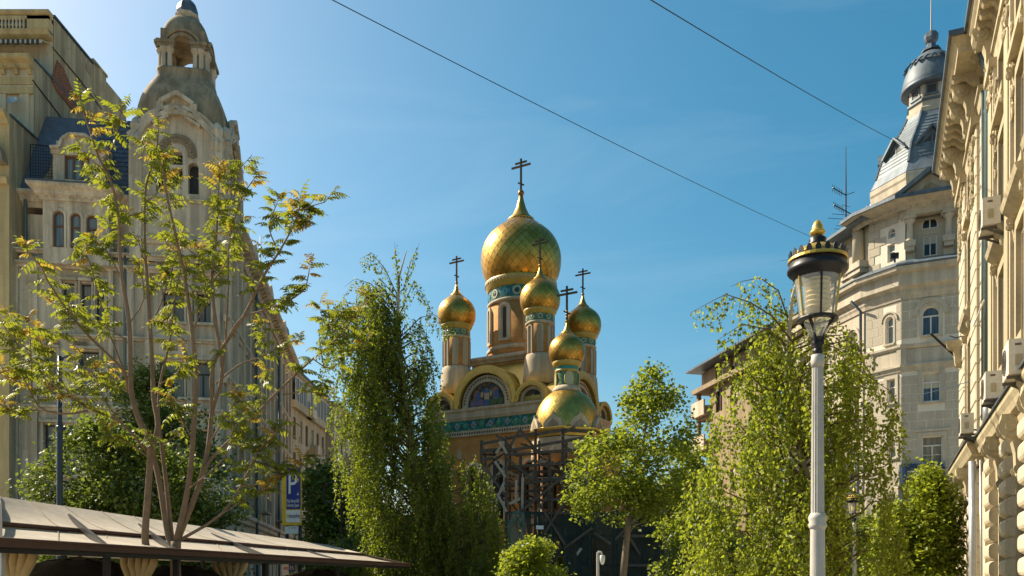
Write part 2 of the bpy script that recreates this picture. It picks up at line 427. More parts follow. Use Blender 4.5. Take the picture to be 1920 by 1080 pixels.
# ------------------------------------------------------------------ windows, shared
def arch_pts(x0, x1, z0, z1, n=10):
    r = (x1-x0)/2; sp = z1-r; cx = (x0+x1)/2
    return [(x0, z0), (x1, z0)]+[(cx+r*math.cos(math.pi*i/n), sp+r*math.sin(math.pi*i/n)) for i in range(n+1)]
BL = random.Random(5)
def window(fr, x0, x1, z0, z1, y, arch=False, fm='frame_white', gm='glass_dark', fw=.07, mull=1, transom=.68, parent=None, bars=0):
    mb = MB(); t = .06
    if arch:
        o = arch_pts(x0, x1, z0, z1); i_ = arch_pts(x0+fw, x1-fw, z0+fw, z1-fw)
        n = len(o)
        for k in range(n):
            k2 = (k+1) % n
            mb.add([(o[k][0],y-t,o[k][1]),(o[k2][0],y-t,o[k2][1]),(i_[k2][0],y-t,i_[k2][1]),(i_[k][0],y-t,i_[k][1]),
                    (i_[k2][0],y,i_[k2][1]),(i_[k][0],y,i_[k][1])], [(0,1,2,3),(3,2,4,5)])
        top = z1-(x1-x0)/2
    else:
        mb.box(x0, x0+fw, y-t, y, z0, z1); mb.box(x1-fw, x1, y-t, y, z0, z1)
        mb.box(x0+fw, x1-fw, y-t, y, z0, z0+fw); mb.box(x0+fw, x1-fw, y-t, y, z1-fw, z1)
        top = z1
    zt = z0+(z1-z0)*transom if transom else z1-fw
    if transom: mb.box(x0+fw, x1-fw, y-t*.98, y, zt-fw*.5, zt+fw*.5)
    for k in range(mull):
        xm = x0+(x1-x0)*(k+1)/(mull+1)
        mb.box(xm-fw*.45, xm+fw*.45, y-t*.9, y, z0+fw, zt-fw*.5)
    for k in range(bars):
        zm = z0+(zt-z0)*(k+1)/(bars+1); mb.box(x0+fw, x1-fw, y-t*.6, y, zm-.018, zm+.018)
    w = fr.part('window', mb, M_[fm], parent=parent)
    pts = arch_pts(x0+fw*.5, x1-fw*.5, z0+fw*.5, z1-fw*.5) if arch else [(x0+fw*.5,z0+fw*.5),(x1-fw*.5,z0+fw*.5),(x1-fw*.5,z1-fw*.5),(x0+fw*.5,z1-fw*.5)]
    p = MB().prism(pts, 'y', y+.004, y+.02)
    obj('pane', p, M_[gm], w)
    if not arch and gm != 'glass_curtain' and BL.random() < .42:
        q = BL.uniform(.25, .7); obj('blind', MB().box(x0+fw, x1-fw, y-.004, y+.003, z1-fw-(z1-z0-2*fw)*q, z1-fw), M_['blind_cloth'], w)
    return w
def archring(mb, cx, zs, r0, r1, y0, y1, n=14, a0=0.0, a1=math.pi, z0=None):
    """an arch band (front y0, back y1) between radii r0 and r1, with straight legs down to z0"""
    pts = []
    if z0 is not None: pts.append((1, z0))
    arc = [(math.cos(a0+(a1-a0)*i/n), math.sin(a0+(a1-a0)*i/n)) for i in range(n+1)]
    O = [(cx+r1*c, zs+r1*s) for c, s in arc]; I = [(cx+r0*c, zs+r0*s) for c, s in arc]
    if z0 is not None:
        O = [(cx+r1, z0)]+O+[(cx-r1, z0)]; I = [(cx+r0, z0)]+I+[(cx-r0, z0)]
    k = len(O)
    vs = [(p[0],y0,p[1]) for p in O]+[(p[0],y0,p[1]) for p in I]+[(p[0],y1,p[1]) for p in O]+[(p[0],y1,p[1]) for p in I]
    fs = []
    for i in range(k-1):
        fs += [(i,i+1,k+i+1,k+i),(2*k+i,3*k+i,3*k+i+1,2*k+i+1),(i,2*k+i,2*k+i+1,i+1),(k+i,k+i+1,3*k+i+1,3*k+i)]
    fs += [(0,k,3*k,2*k),(k-1,3*k-1,4*k-1,2*k-1)]
    mb.add(vs, fs); return mb
_blocks = {}
def block(w, h, d, bev=.02, m=None):
    key = (round(w, 2), round(h, 2), round(d, 3), bev, m)
    if key not in _blocks:
        w, h, d = key[:3]; b = min(bev, d*.6)
        vs = [(0,0,0),(w,0,0),(w,0,h),(0,0,h),(0,-d+b,0),(w,-d+b,0),(w,-d+b,h),(0,-d+b,h),(b,-d,b),(w-b,-d,b),(w-b,-d,h-b),(b,-d,h-b)]
        fs = [(8,9,10,11)]+[(a, (a+1) % 4, 4+(a+1) % 4, 4+a) for a in range(4)]+[(4+a, 4+(a+1) % 4, 8+(a+1) % 4, 8+a) for a in range(4)]
        _blocks[key] = MB().add(vs, fs).mesh('block')
        if m: _blocks[key].materials.append(M_[m])
    return _blocks[key]
# ------------------------------------------------------------------ ground
g = obj('ground', MB().add([(-400,-60,0),(400,-60,0),(400,900,0),(-400,900,0)], [(0,1,2,3)]), M_['paving'], kind='structure')
g['label'] = 'pale paved ground of the square'
rd = obj('road', MB().add([(2.5,-40,.004),(7,-40,.004),(-2,52,.004),(-8,52,.004)], [(0,1,2,3)]), M_['asphalt'], kind='structure')
rd['label'] = 'grey asphalt lane crossing the square'
kb = MB()
for a, b in (((2.35,-40),(-8.15,52)), ((7.15,-40),(-1.85,52))):
    kb.beam((a[0],a[1],.06), (b[0],b[1],.06), .18, .12)
kb = obj('kerb', kb, M_['kerb_stone'], kind='structure'); kb['label'] = 'low stone kerbs along the asphalt lane'

def console(w, h, d, m, name='console'):
    """scrolled bracket: top scroll, tapering S body; x width w, height h downward from 0, projection d toward -y"""
    pr = []
    for i in range(9): a = R(80-28*i); pr.append((-d*.62-d*.38*math.cos(a-R(90)+R(20)), -h*.2+h*.2*math.sin(a)))
    prof = [(0,0),(-d,0),(-d*1.04,-h*.10),(-d*1.0,-h*.24),(-d*.82,-h*.34),(-d*.58,-h*.42),(-d*.46,-h*.6),(-d*.44,-h*.8),(-d*.36,-h*.94),(-d*.2,-h),(0,-h)]
    mb = MB().prism(prof, 'x', -w/2, w/2)
    for sgn in (-1, 1):
        n = 10; cy, cz, r = -d*.66, -h*.2, h*.17
        x0 = sgn*w/2; x1 = sgn*(w/2+.035)
        c = [(cy+r*math.cos(2*math.pi*k/n), cz+r*math.sin(2*math.pi*k/n)) for k in range(n)]
        mb.prism(c, 'x', x0, x1)
        c = [(cy+r*.45*math.cos(2*math.pi*k/n), cz+r*.45*math.sin(2*math.pi*k/n)) for k in range(n)]
        mb.prism(c, 'x', x1, x1+sgn*.04)
        c = [(-d*.3+r*.5*math.cos(2*math.pi*k/n), -h*.86+r*.5*math.sin(2*math.pi*k/n)) for k in range(n)]
        mb.prism(c, 'x', x0, x1)
    me = mb.mesh(name); me.materials.append(M_[m]); return me
def scrollwork(mb, x0, x1, z0, z1, y, n, r, seed=1):
    """carved relief: spirals scattered in a rectangle"""
    rr = random.Random(seed)
    for k in range(n):
        cx = x0+(x1-x0)*rr.random(); cz = z0+(z1-z0)*rr.random(); s0 = rr.random()*6.28; q = r*(.7+.6*rr.random()); sg = rr.choice((-1,1))
        pts = [(cx+q*(1-i/11)*math.cos(s0+sg*i*.85), y-.03, cz+q*(1-i/11)*math.sin(s0+sg*i*.85)) for i in range(10)]
        mb.tube(pts, [.035-.002*i for i in range(10)], 4)
def pipe(fr, name, pts, r, m, clamps=True, parent=None):
    p = fr.part(name, MB().tube(pts, r, 8), M_[m], True, parent=parent)
    return p

# ------------------------------------------------------------------ tower house on the left
CX, CD = XP(420, 46.0), 46.0                       # street corner of the tower house
U = Vector((.9889, .1483)); V = Vector((-.1483, .9889))
WT = 10.4
TH = thing('tower_house', 'tall grey-beige ornate house with an arched corner tower behind the terrace', 'building', (CX-5, CD, 0))
FT = Frame(TH, CX-U.x*WT, CD-U.y*WT, U.x, U.y)     # front facade
FS = Frame(TH, CX, CD, V.x, V.y)                   # street facade
def X(px, py=600): return FT.px(px, py)[0]
def Z(py, px=250): return FT.px(px, py)[1]
ZC = 20.9; x_t0 = X(247); ZL = Z(490)
ops = []; wins = []
def addw(x0, x1, z0, z1, arch=False, **k):
    ops.append((x0, x1, z0, z1, arch)); wins.append((x0, x1, z0, z1, arch, k))
for a, b in ((83,104),(117,146),(160,185)): addw(X(a), X(b), Z(892), Z(800), fm='frame_dark', gm='glass_curtain', mull=0, transom=.7)
for a, b in ((118,140),(152,172),(180,196)): addw(X(a), X(b), Z(606), Z(536), fm='frame_dark', gm='glass_curtain', mull=0)
for a, b in ((85,106),(150,186)): addw(X(a), X(b), Z(745), Z(662), fm='frame_dark', gm='glass_curtain', mull=0)
for p0, p1 in ((305,345),(370,395)):
    addw(X(p0), X(p1), Z(600), Z(545), fm='frame_dark', gm='glass_curtain', mull=1)
    addw(X(p0-6), X(p1), Z(742), Z(675), fm='frame_dark', gm='glass_curtain', mull=1)
    addw(X(p0), X(p1), Z(892), Z(805), fm='frame_dark', gm='glass_curtain', mull=1)
mb = MB().wall(0, WT, 0, ZL, ops, 0, .28)
mb.wall(0, x_t0, ZL, ZC, [], .5, .2)
mb.box(0, x_t0, 0, .5, ZL-.01, ZL)
front = FT.part('front_wall', mb, M_['plaster_tower'])
for w in wins: window(FT, w[0], w[1], w[2], w[3], .24, w[4], **w[5])
# vertical pilaster strips and frames
for a, b in ((26,36),(60,72),(205,214),(240,252),(272,282),(352,362),(404,414)):
    FT.part('pilaster', MB().box(X(a), X(b), -.18, 0, 0, Z(512)), M_['plaster_tower'])
for w in wins:
    mb = MB(); x0, x1, z0, z1 = w[:4]
    mb.box(x0-.14, x0-.02, -.11, 0, z0, z1+.1); mb.box(x1+.02, x1+.14, -.11, 0, z0, z1+.1)
    mb.box(x0-.2, x1+.2, -.2, 0, z1+.1, z1+.24)
    mb.box(x0-.2, x1+.2, -.22, 0, z0-.16, z0-.02)
    FT.part('window_surround', mb, M_['plaster_tower'])
# string courses
def band(fr, x0, x1, z0, z1, d, m, name='string_course', parent=None):
    prof = [(0,z0),(d*.5,z0),(d*.6,z0+(z1-z0)*.45),(d,z0+(z1-z0)*.6),(d,z1),(0,z1)]
    return fr.part(name, MB().sweep([(x0,0),(x1,0)], prof), M_[m], parent=parent)
band(FT, 0, WT, Z(512), Z(502), .36, 'plaster_tower'); band(FT, 0, WT, Z(486), Z(480), .42, 'plaster_tower')
band(FT, 0, WT, Z(640), Z(633), .28, 'plaster_tower'); band(FT, 0, WT, Z(775), Z(765), .3, 'plaster_tower')
for i, px in enumerate((112, 142, 172, 305, 330, 372)):
    mb = MB().box(X(px-11), X(px+11), -.03, 0, Z(511), Z(489)); scrollwork(mb, X(px-9), X(px+9), Z(509), Z(491), -.03, 7, .15, i)
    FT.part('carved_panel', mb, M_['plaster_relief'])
for i, px in enumerate((100, 150, 320)):
    mb = MB().box(X(px-13), X(px+13), -.025, 0, Z(655), Z(644)); scrollwork(mb, X(px-11), X(px+11), Z(653), Z(646), -.03, 6, .1, i+9)
    FT.part('carved_panel', mb, M_['plaster_relief'])
# oriel bay with three arched windows
b0, b1 = X(88), X(210); yb = -.55
zb0, zb1 = ZL, Z(392)
bo = [(X(107)+.0, X(127), Z(478), Z(412), True), (X(139), X(158), Z(478), Z(414), True), (X(169), X(188), Z(478), Z(416), True)]
mb = MB(); mb.wall(b0, b1, zb0, zb1, bo, yb, .2)
mb.add([(b0,yb,zb0),(b0,.5,zb0),(b0,.5,zb1),(b0,yb,zb1)], [(0,1,2,3)]); mb.add([(b1,yb,zb0),(b1,.5,zb0),(b1,.5,zb1),(b1,yb,zb1)], [(0,1,2,3)])
mb.box(b0, b1, yb, .5, zb0-.5, zb0-.001)
bay = FT.part('oriel_bay', mb, M_['plaster_tower'])
for o in bo: window(FT, o[0], o[1], o[2], o[3], yb+.15, True, 'frame_brown', 'glass_pale', .085, 0, .6)
for o in bo:
    mb = MB(); archring(mb, (o[0]+o[1])/2, o[3]-(o[1]-o[0])/2, (o[1]-o[0])/2+.03, (o[1]-o[0])/2+.14, yb-.05, yb+.001, 12, z0=o[2])
    FT.part('arch_moulding', mb, M_['plaster_tower'], parent=bay)
cp = [(0,0),(.12,0),(.15,.18),(.3,.25),(.36,.42),(.55,.55),(.62,.62),(.62,.74),(0,.74)]
prof = [(d, zb1-.05+z) for d, z in cp]
FT.part('cornice', MB().sweep([(0,.5),(b0,.5),(b0,yb),(b1,yb),(b1,.5),(x_t0,.5)], prof), M_['plaster_tower'])
dent = block(.16, .13, .1, .01, 'plaster_tower')
for k in range(9): FT.inst('dentil', dent, b0+.1+k*(b1-b0-.3)/8, yb-.12, zb1+.06)
FT.part('gutter', MB().box(b0-.64, b1+.64, yb-.66, yb-.55, zb1+.69, zb1+.76), M_['zinc_dark'])
ztop = zb1+.69
for k in range(3):
    xx = X(122+26*k); FT.part('incised_panel', MB().prism([(xx-.4,Z(399)),(xx+.4,Z(399)),(xx,Z(405))], 'y', yb-.03, yb), M_['plaster_tower'], parent=bay)
# mansard roof and dormer
msl = MB().add([(-.3,.1,ztop),(x_t0+.2,.1,ztop),(x_t0+.2,2.6,ztop+5.2),(-.3,2.6,ztop+5.2),(x_t0+.2,9,ztop+5.6),(-.3,9,ztop+5.6)], [(0,1,2,3),(3,2,4,5)])
ro = FT.part('mansard_roof', msl, M_['slate'])
sl = MB().box(0, .3, -.02, 0, 0, .2).mesh('slate'); sl.materials.append(M_['slate'])
ang = math.atan2(2.5, 5.2)
n_sl = 0
for r_ in range(17):
    for c_ in range(20):
        xx = 3.4+c_*.33-(r_ % 2)*.16
        if xx > x_t0-.05 or xx < -.2: continue
        zz = .15+r_*.31; n_sl += 1
        if n_sl > 230: break
        obj('slate_tile', sl, None, ro, T(xx, .1+zz*2.5/5.2-.02, ztop+zz) @ Matrix.Rotation(-ang, 4, 'X') @ Matrix.Rotation(random.uniform(-.02,.02), 4, 'Y'))
d0, d1 = X(103), X(197); dz0, dz1 = ztop+.05, Z(270)
do = (X(124), X(171), Z(348), Z(292), False)
mb = MB(); ydm = -.25
mb.wall(d0, d1, dz0, Z(303), [(do[0], do[1], do[2], Z(303)-.001)], ydm, .22)
# shouldered gable above the window
zg = Z(303)
gp = [(d0-.1,zg),(d0-.1,zg+.25),(d0+.35,zg+.3),(d0+.5,zg+.75),(d0+.85,zg+1.0),(d1-.85,zg+1.0),(d1-.5,zg+.75),(d1-.35,zg+.3),(d1+.1,zg+.25),(d1+.1,zg)]
mb.prism(gp, 'y', ydm-.06, ydm+.5)
for xx in (d0, d1): mb.add([(xx,ydm,dz0),(xx,2.2,dz0),(xx,2.2,zg+.2),(xx,ydm,zg+.2)], [(0,1,2,3)])
mb.box(d0, d1, ydm+.4, 2.3, zg+.001, zg+.9)
dm = FT.part('dormer', mb, M_['plaster_tower'])
gp2 = [(x, z) for x, z in gp[1:9]]
mb = MB()
for (xa, za), (xb, zb) in zip(gp2, gp2[1:]): mb.beam((xa,ydm-.1,za+.02), (xb,ydm-.1,zb+.02), .28, .14)
FT.part('gable_moulding', mb, M_['plaster_tower'], parent=dm)
window(FT, do[0], do[1], do[2], zg-.001, ydm+.18, False, 'frame_brown', 'glass_pale', .09, 2, .93, parent=dm)
FT.part('parapet', MB().box(d0-.35, d1+.4, ydm-.1, ydm+.35, ztop, ztop+.34), M_['plaster_tower'])
FT.part('dormer_side_scroll', MB().prism([(d0-.9,ztop+.3),(d0,ztop+.3),(d0,zg+.2),(d0-.12,zg+.1),(d0-.3,zg-.7)], 'y', .1, .5), M_['plaster_relief'], parent=dm)
# iron safety net frame and strut on the roof
mb = MB(); nx0, nx1, nz0, nz1 = X(57), X(106), ztop+.1, Z(284)
for k in range(11): xx = nx0+(nx1-nx0)*k/10; mb.tube([(xx,.0,nz0),(xx,.0,nz1)], .012, 4)
for k in range(15): zz = nz0+(nz1-nz0)*k/14; mb.tube([(nx0,0,zz),(nx1,0,zz)], .012, 4)
mb.tube([(nx0,0,nz0),(nx0,0,nz1),(nx1,0,nz1-.1)], .035, 5)
FT.part('wire_mesh_panel', mb, M_['iron_black'])
FT.part('roof_strut', MB().beam((X(70),.3,ztop+.1), (X(122),1.5,Z(262)), .35, .3), M_['zinc_dark'])
pipe(FT, 'drainpipe', [(X(50),.3,ztop+.2),(X(50),.25,Z(378)),(X(44),.25,Z(384)),(X(44),.25,Z(440)),(X(44),.3,ZL+.1)], .09, 'pipe_green')
pipe(FT, 'drainpipe', [(X(23),-.25,ZL-.2),(X(23),-.14,ZL-.5),(X(21),-.14,0)], .08, 'pipe_green')
pipe(FT, 'drainpipe', [(X(237),-.2,Z(470)),(X(236),-.2,Z(560)),(X(235),-.2,0)], .07, 'pipe_green')
# side facade along the street
LS = 31.5
so = []; sw = []
fl = [(1.2,4.2),(6.2,8.6),(9.7,12.0),(13.0,15.2),(16.2,18.6)]
for bi in range(13):
    y0 = 1.0+bi*2.35
    for z0, z1 in fl:
        if bi % 4 == 3 and z0 > 9: continue
        so.append((y0, y0+1.0, z0, z1)); sw.append((y0, y0+1.0, z0, z1))
mb = MB().wall(0, LS, 0, ZC, so, 0, .3)
FS.part('street_wall', mb, M_['plaster_street'])
for w in sw: window(FS, *w, .25, False, 'frame_dark', random.choice(['glass_dark','glass_dark','glass_pale']), .06, 1, .7)
for bi in range(14):
    y0 = .35+bi*2.35-.1
    FS.part('pilaster', MB().box(y0, y0+.55, -.28, 0, 5.6, ZC-1.2), M_['plaster_street'])
for z0, z1, d in ((5.0,5.55,.4),(12.2,12.7,.3),(15.5,15.9,.3),(ZC-1.2,ZC-.9,.25)): band(FS, -.2, LS, z0, z1, d, 'plaster_street')
prof = [(0,ZC-.5),(.25,ZC-.5),(.35,ZC-.2),(.8,ZC),(.95,ZC+.1),(.95,ZC+.32),(0,ZC+.32)]
FS.part('cornice', MB().sweep([(1.5,0),(LS,0)], prof), M_['plaster_street'])
md = console(.28, .45, .7, 'plaster_street_dark', 'modillion')
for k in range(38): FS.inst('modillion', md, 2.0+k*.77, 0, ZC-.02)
for k, (a, b) in enumerate(((3.2,4.6),(12.0,13.6),(20.5,22.0))):
    for zz in (6.1, 9.5):
        m2 = MB().box(a-.2, b+.4, -.75, 0, zz, zz+.12)
        for q in range(9): m2.box(a-.15+q*(b-a+.5)/8, a-.1+q*(b-a+.5)/8, -.72, -.68, zz+.12, zz+.9)
        m2.box(a-.2, b+.4, -.74, -.66, zz+.9, zz+.96)
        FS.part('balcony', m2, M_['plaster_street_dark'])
pipe(FS, 'drainpipe', [(9.6,-.3,ZC-.5),(9.6,-.36,ZC-1.5),(9.6,-.36,0)], .09, 'pipe_green'); pipe(FS, 'drainpipe', [(21.4,-.36,ZC-1),(21.4,-.36,0)], .09, 'pipe_green')
FS.part('attic_roof', MB().add([(6.5,.3,ZC+.3),(LS,.3,ZC+.3),(LS,3,ZC+2.6),(6.5,3,ZC+2.6),(LS,9,ZC+2.9),(6.5,9,ZC+2.9)], [(0,1,2,3),(3,2,4,5)]), M_['zinc'])
FS.part('end_wall', MB().add([(LS,0,0),(LS,10,0),(LS,10,ZC+1),(LS,0,ZC+1)], [(0,1,2,3)]), M_['plaster_street'])
# roof gables and turrets along the street front
for k, s0 in enumerate((9.5, 17.5, 26.5)):
    mb = MB().wall(s0, s0+2.6, ZC+.3, ZC+1.9, [(s0+.75, s0+1.85, ZC+.5, ZC+1.7, True)], -.05, .25)
    mb.prism([(s0-.15,ZC+1.9),(s0+2.75,ZC+1.9),(s0+2.2,ZC+2.6),(s0+1.3,ZC+3.0),(s0+.4,ZC+2.6)], 'y', -.15, 1.2)
    mb.box(s0, s0+2.6, .3, 2.2, ZC+.31, ZC+1.9)
    gb = FS.part('roof_gable', mb, M_['plaster_street'])
    window(FS, s0+.75, s0+1.85, ZC+.5, ZC+1.7, .15, True, 'frame_dark', 'glass_dark', .07, 1, .6, parent=gb)
for s0 in (30.2,):
    mb = MB().lathe([(1.2,ZC+.3),(1.2,ZC+2.0),(1.4,ZC+2.1),(1.35,ZC+2.3),(1.25,ZC+2.9),(.8,ZC+3.7),(.3,ZC+4.1),(.1,ZC+4.6),(.02,ZC+5.2)], 16, (s0,1.1))
    FS.part('corner_turret', mb, M_['zinc'], True)
    pipe(FS, 'flag_mast', [(21,1,ZC+2.5),(21,1,ZC+7.5)], .05, 'frame_white')
# ---- the tower
xa, xb = x_t0, WT; xm = (xa+xb)/2; hw = (xb-xa)/2; dep = 2*hw; zt0 = ZL; ztw = Z(262, 332)
def tower_face(fr, name, L, det):
    """arched tower face of width L in frame fr"""
    c = L/2; mb = MB(); r = L*.40
    slit = [(c-.27, c+.27, Z(312,332), Z(285,332), True)]+[(c-.27, c+.27, Z(340,332), Z(318,332), False)]+[(c+s-.27, c+s+.27, Z(365,332), Z(306,332), True) for s in (-.82,.82)]
    mb.wall(0, L, zt0, ztw, slit, -.02, .5)
    f = fr.part(name, mb, M_['plaster_tower'])
    for o in slit: obj('slit_window', MB().box(o[0]-.1, o[1]+.1, .42, .47, o[2]-.1, o[3]+.1), M_['frame_dark'], f)
    # big arch frame with stepped gable crown
    zs = Z(288, 332)
    m2 = MB(); archring(m2, c, zs, r, r+.22, -.32, 0, 18, z0=zt0+1.2); fr.part('arch_frame', m2, M_['plaster_tower'], parent=f)
    m2 = MB(); archring(m2, c, zs, r+.30, r+.52, -.22, 0, 18, z0=zt0+1.2); fr.part('arch_frame', m2, M_['plaster_tower'], parent=f)
    zt = zs+r
    gp = [(c-r-.55,zs+.6),(c-r*.75,zs+r*.78),(c-.85,zt+.22),(c-.85,zt+.62),(c,zt+1.15),(c+.85,zt+.62),(c+.85,zt+.22),(c+r*.75,zs+r*.78),(c+r+.55,zs+.6)]
    m2 = MB().prism(gp+[(c+r+.55,zs),(c-r-.55,zs)], 'y', .0, .45); fr.part('gable', m2, M_['plaster_tower'], parent=f)
    m2 = MB()
    for (x0, z0), (x1, z1) in zip(gp, gp[1:]): m2.beam((x0,-.16,z0), (x1,-.16,z1), .34, .2)
    fr.part('gable_moulding', m2, M_['plaster_tower'], parent=f)
    gq = [(c-1.2,zt-.55),(c-.55,zt-.18),(c-.55,zt+.06),(c,zt+.36),(c+.55,zt+.06),(c+.55,zt-.18),(c+1.2,zt-.55)]
    m2 = MB()
    for (x0, z0), (x1, z1) in zip(gq, gq[1:]): m2.beam((x0,-.2,z0), (x1,-.2,z1), .3, .14)
    fr.part('gable_moulding', m2, M_['plaster_tower'], parent=f)
    # carved horseshoe round the top slit
    m2 = MB(); rr = random.Random(3)
    archring(m2, c, Z(290,332), .52, 1.02, -.05, 0, 14, z0=Z(297,332))
    for k in range(17):
        a = math.pi*(k+.5)/17; q = .77; cx_, cz_ = c+q*math.cos(a), Z(290,332)+q*math.sin(a); s0 = rr.random()*6
        m2.tube([(cx_+.17*(1-i/9)*math.cos(s0+i*.9),-.08,cz_+.17*(1-i/9)*math.sin(s0+i*.9)) for i in range(8)], .035, 4)
    for s in (-.77, .77): scrollwork(m2, c+s-.12, c+s+.12, Z(300,332), Z(292,332), -.06, 3, .12, 5)
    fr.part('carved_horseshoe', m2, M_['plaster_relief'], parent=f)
    for s in (-1, 1):   # corner pier with urn
        xp = c+s*(c-.3); m2 = MB().box(xp-.3, xp+.3, -.3, .3, zt0, ztw-.7)
        m2.lathe([(.12,ztw-.7),(.34,ztw-.55),(.38,ztw-.2),(.25,ztw+.15),(.32,ztw+.5),(.2,ztw+.8),(.05,ztw+.95)], 10, (xp,-.05))
        fr.part('corner_pier', m2, M_['plaster_tower'], parent=f)
    return f
FTt = Frame(TH, *(FT.Mw @ Vector((xa,-.18,0))).xy, U.x, U.y)
p = FT.Mw @ Vector((xb,-.18,0)); FTs = Frame(TH, p.x, p.y, V.x, V.y)
tower_face(FTt, 'tower_front_wall', 2*hw, True); tower_face(FTs, 'tower_side_wall', dep, True)
p = FT.Mw @ Vector((xa,dep-.18,0)); FTl = Frame(TH, p.x, p.y, -V.x, -V.y)
FTl.part('tower_side_wall', MB().wall(0, dep, zt0, ztw, []), M_['plaster_tower'])
band(FTt, -.1, 2*hw+.1, zt0+.9, zt0+1.2, .3, 'plaster_tower'); band(FTt, -.1, 2*hw+.1, Z(378), Z(372), .2, 'plaster_tower'); band(FTs, -.1, dep+.1, Z(378), Z(372), .2, 'plaster_tower')
# cloister dome, lantern, cap
pc = FT.Mw @ Vector((xm, -.18+dep/2, 0)); FD = Frame(TH, pc.x, pc.y, U.x, U.y)
dD = pc.y; zd = lambda py: ZP(py, dD)
prof = [(hw*.99,ztw-.6),(hw*.98,zd(255)),(hw*.95,zd(235)),(hw*.90,zd(218)),(hw*.81,zd(200)),(hw*.71,zd(184)),(hw*.62,zd(171)),(hw*.585,zd(160)),(hw*.60,zd(157)),(hw*.60,zd(153))]
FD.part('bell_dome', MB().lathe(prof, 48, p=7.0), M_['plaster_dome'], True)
lw = 1.16; lz0, lz1 = zd(155), zd(80)
for q in range(4):
    M = FD.Mw @ RZ(q*math.pi/2)
    o3 = M @ Vector((-lw,-lw,0)); dx = (M @ Vector((1,0,0)))-(M @ Vector((0,0,0)))
    fl_ = Frame(TH, o3.x, o3.y, dx.x, dx.y)
    mb = MB().wall(0, 2*lw, lz0, lz1, [(lw-.62, lw+.62, lz0-.001, zd(94), True)], 0, .42)
    mb.wall(.3, 2*lw-.3, lz0, lz1, [(lw-.62, lw+.62, lz0-.001, zd(94), True)], .42, .01)
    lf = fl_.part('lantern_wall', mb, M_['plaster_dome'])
    m2 = MB(); archring(m2, lw, zd(94)-.62, .62, .80, -.14, 0, 14, z0=lz0+1.2); archring(m2, lw, zd(94)-.62, .86, 1.02, -.2, .3, 14, z0=lz0+1.3)
    fl_.part('arch_moulding', m2, M_['plaster_dome'], parent=lf)
    for xx in (.18, .5, 2*lw-.5, 2*lw-.18):
        m2 = MB().lathe([(.17,lz0),(.17,lz0+.12),(.13,lz0+.16),(.12,lz0+.85),(.15,lz0+.9),(.22,lz0+1.05),(.22,lz0+1.15)], 10, (xx,-.04))
        fl_.part('column', m2, M_['plaster_tower'], parent=lf)
    for x0, x1 in ((-.12,.72),(2*lw-.72,2*lw+.12)):
        m2 = MB(); m2.box(x0, x1, -.22, .05, lz0+1.15, lz0+1.321); m2.box(x0-.05, x1+.05, -.3, .05, lz0+1.32, lz0+1.5)
        fl_.part('impost', m2, M_['plaster_dome'], parent=lf)
prof = [(lw*.90,zd(98)),(lw*1.03,zd(92)),(lw*1.04,zd(84)),(lw*1.0,zd(74)),(lw*.91,zd(64)),(lw*.78,zd(55)),(lw*.65,zd(48)),(lw*.56,zd(44)),(lw*.50,zd(42))]
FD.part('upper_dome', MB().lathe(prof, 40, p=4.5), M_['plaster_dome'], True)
mb = MB().lathe([(.55,zd(43)),(.56,zd(38)),(.64,zd(36)),(.66,zd(32)),(.60,zd(30))], 8, rot=R(22.5)); FD.part('cap_cornice', mb, M_['plaster_tower'])
mb = MB().lathe([(.55,zd(30)),(.58,zd(24)),(.57,zd(18)),(.50,zd(12)),(.36,zd(6)),(.18,zd(0)),(.06,zd(-4)),(.02,zd(-10))], 8, rot=R(22.5))
FD.part('bulb_cap', mb, M_['zinc_dark'])
# flat zinc deck at cornice level behind the tower front
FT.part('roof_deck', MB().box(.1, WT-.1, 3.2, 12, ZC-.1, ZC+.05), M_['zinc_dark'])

# ------------------------------------------------------------------ stepped ochre house at the left edge
OX, OD = -25.75, 43.7
OH = thing('stepped_house', 'ochre house with stepped-back upper floors at the left edge', 'building', (OX-6, OD, 0))
FO = Frame(OH, OX, OD, 1, -.0); FOs = Frame(OH, OX, OD, .006, 1)
st = [(0.0, ZP(215, OD)), (2.25, ZP(112, OD+2.25)), (4.2, ZP(30, OD+4.2))]
WO = 12
# fronts
FO.part('front_wall', MB().wall(-WO, 0, 0, st[0][1], [(-2.4,-1.2,z,z+2) for z in (4,8,12,16,20)], 0, .3), M_['plaster_ochre'])
FO.part('front_wall', MB().wall(-WO, 0, st[0][1], st[1][1], [(-4.2,-3.0,st[0][1]+1,st[0][1]+2.6)], st[1][0], .3), M_['plaster_pale'])
zA = ZP(98, OD+4.2)
FO.part('front_wall', MB().wall(-WO, 0, st[1][1], st[2][1], [(-1.55,-1.1,st[1][1]+.1,zA-.25),(-3.6,-2.4,st[1][1]+.1,zA-.25)], st[2][0], .3), M_['plaster_pale'])
for x0, x1, z0, z1, y in ((-2.4,-1.2,z,z+2,0) for z in (4,8,12,16,20)): window(FO, x0, x1, z0, z1, y+.25, False, 'frame_brown', 'glass_dark')
window(FO, -1.55, -1.1, st[1][1]+.1, zA-.25, st[2][0]+.2, False, 'frame_dark', 'glass_dark', .05, 0, 0)
window(FO, -3.6, -2.4, st[1][1]+.1, zA-.25, st[2][0]+.2, False, 'frame_dark', 'glass_dark'); window(FO, -4.2, -3.0, st[0][1]+1, st[0][1]+2.6, st[1][0]+.2, False, 'frame_dark', 'glass_dark')
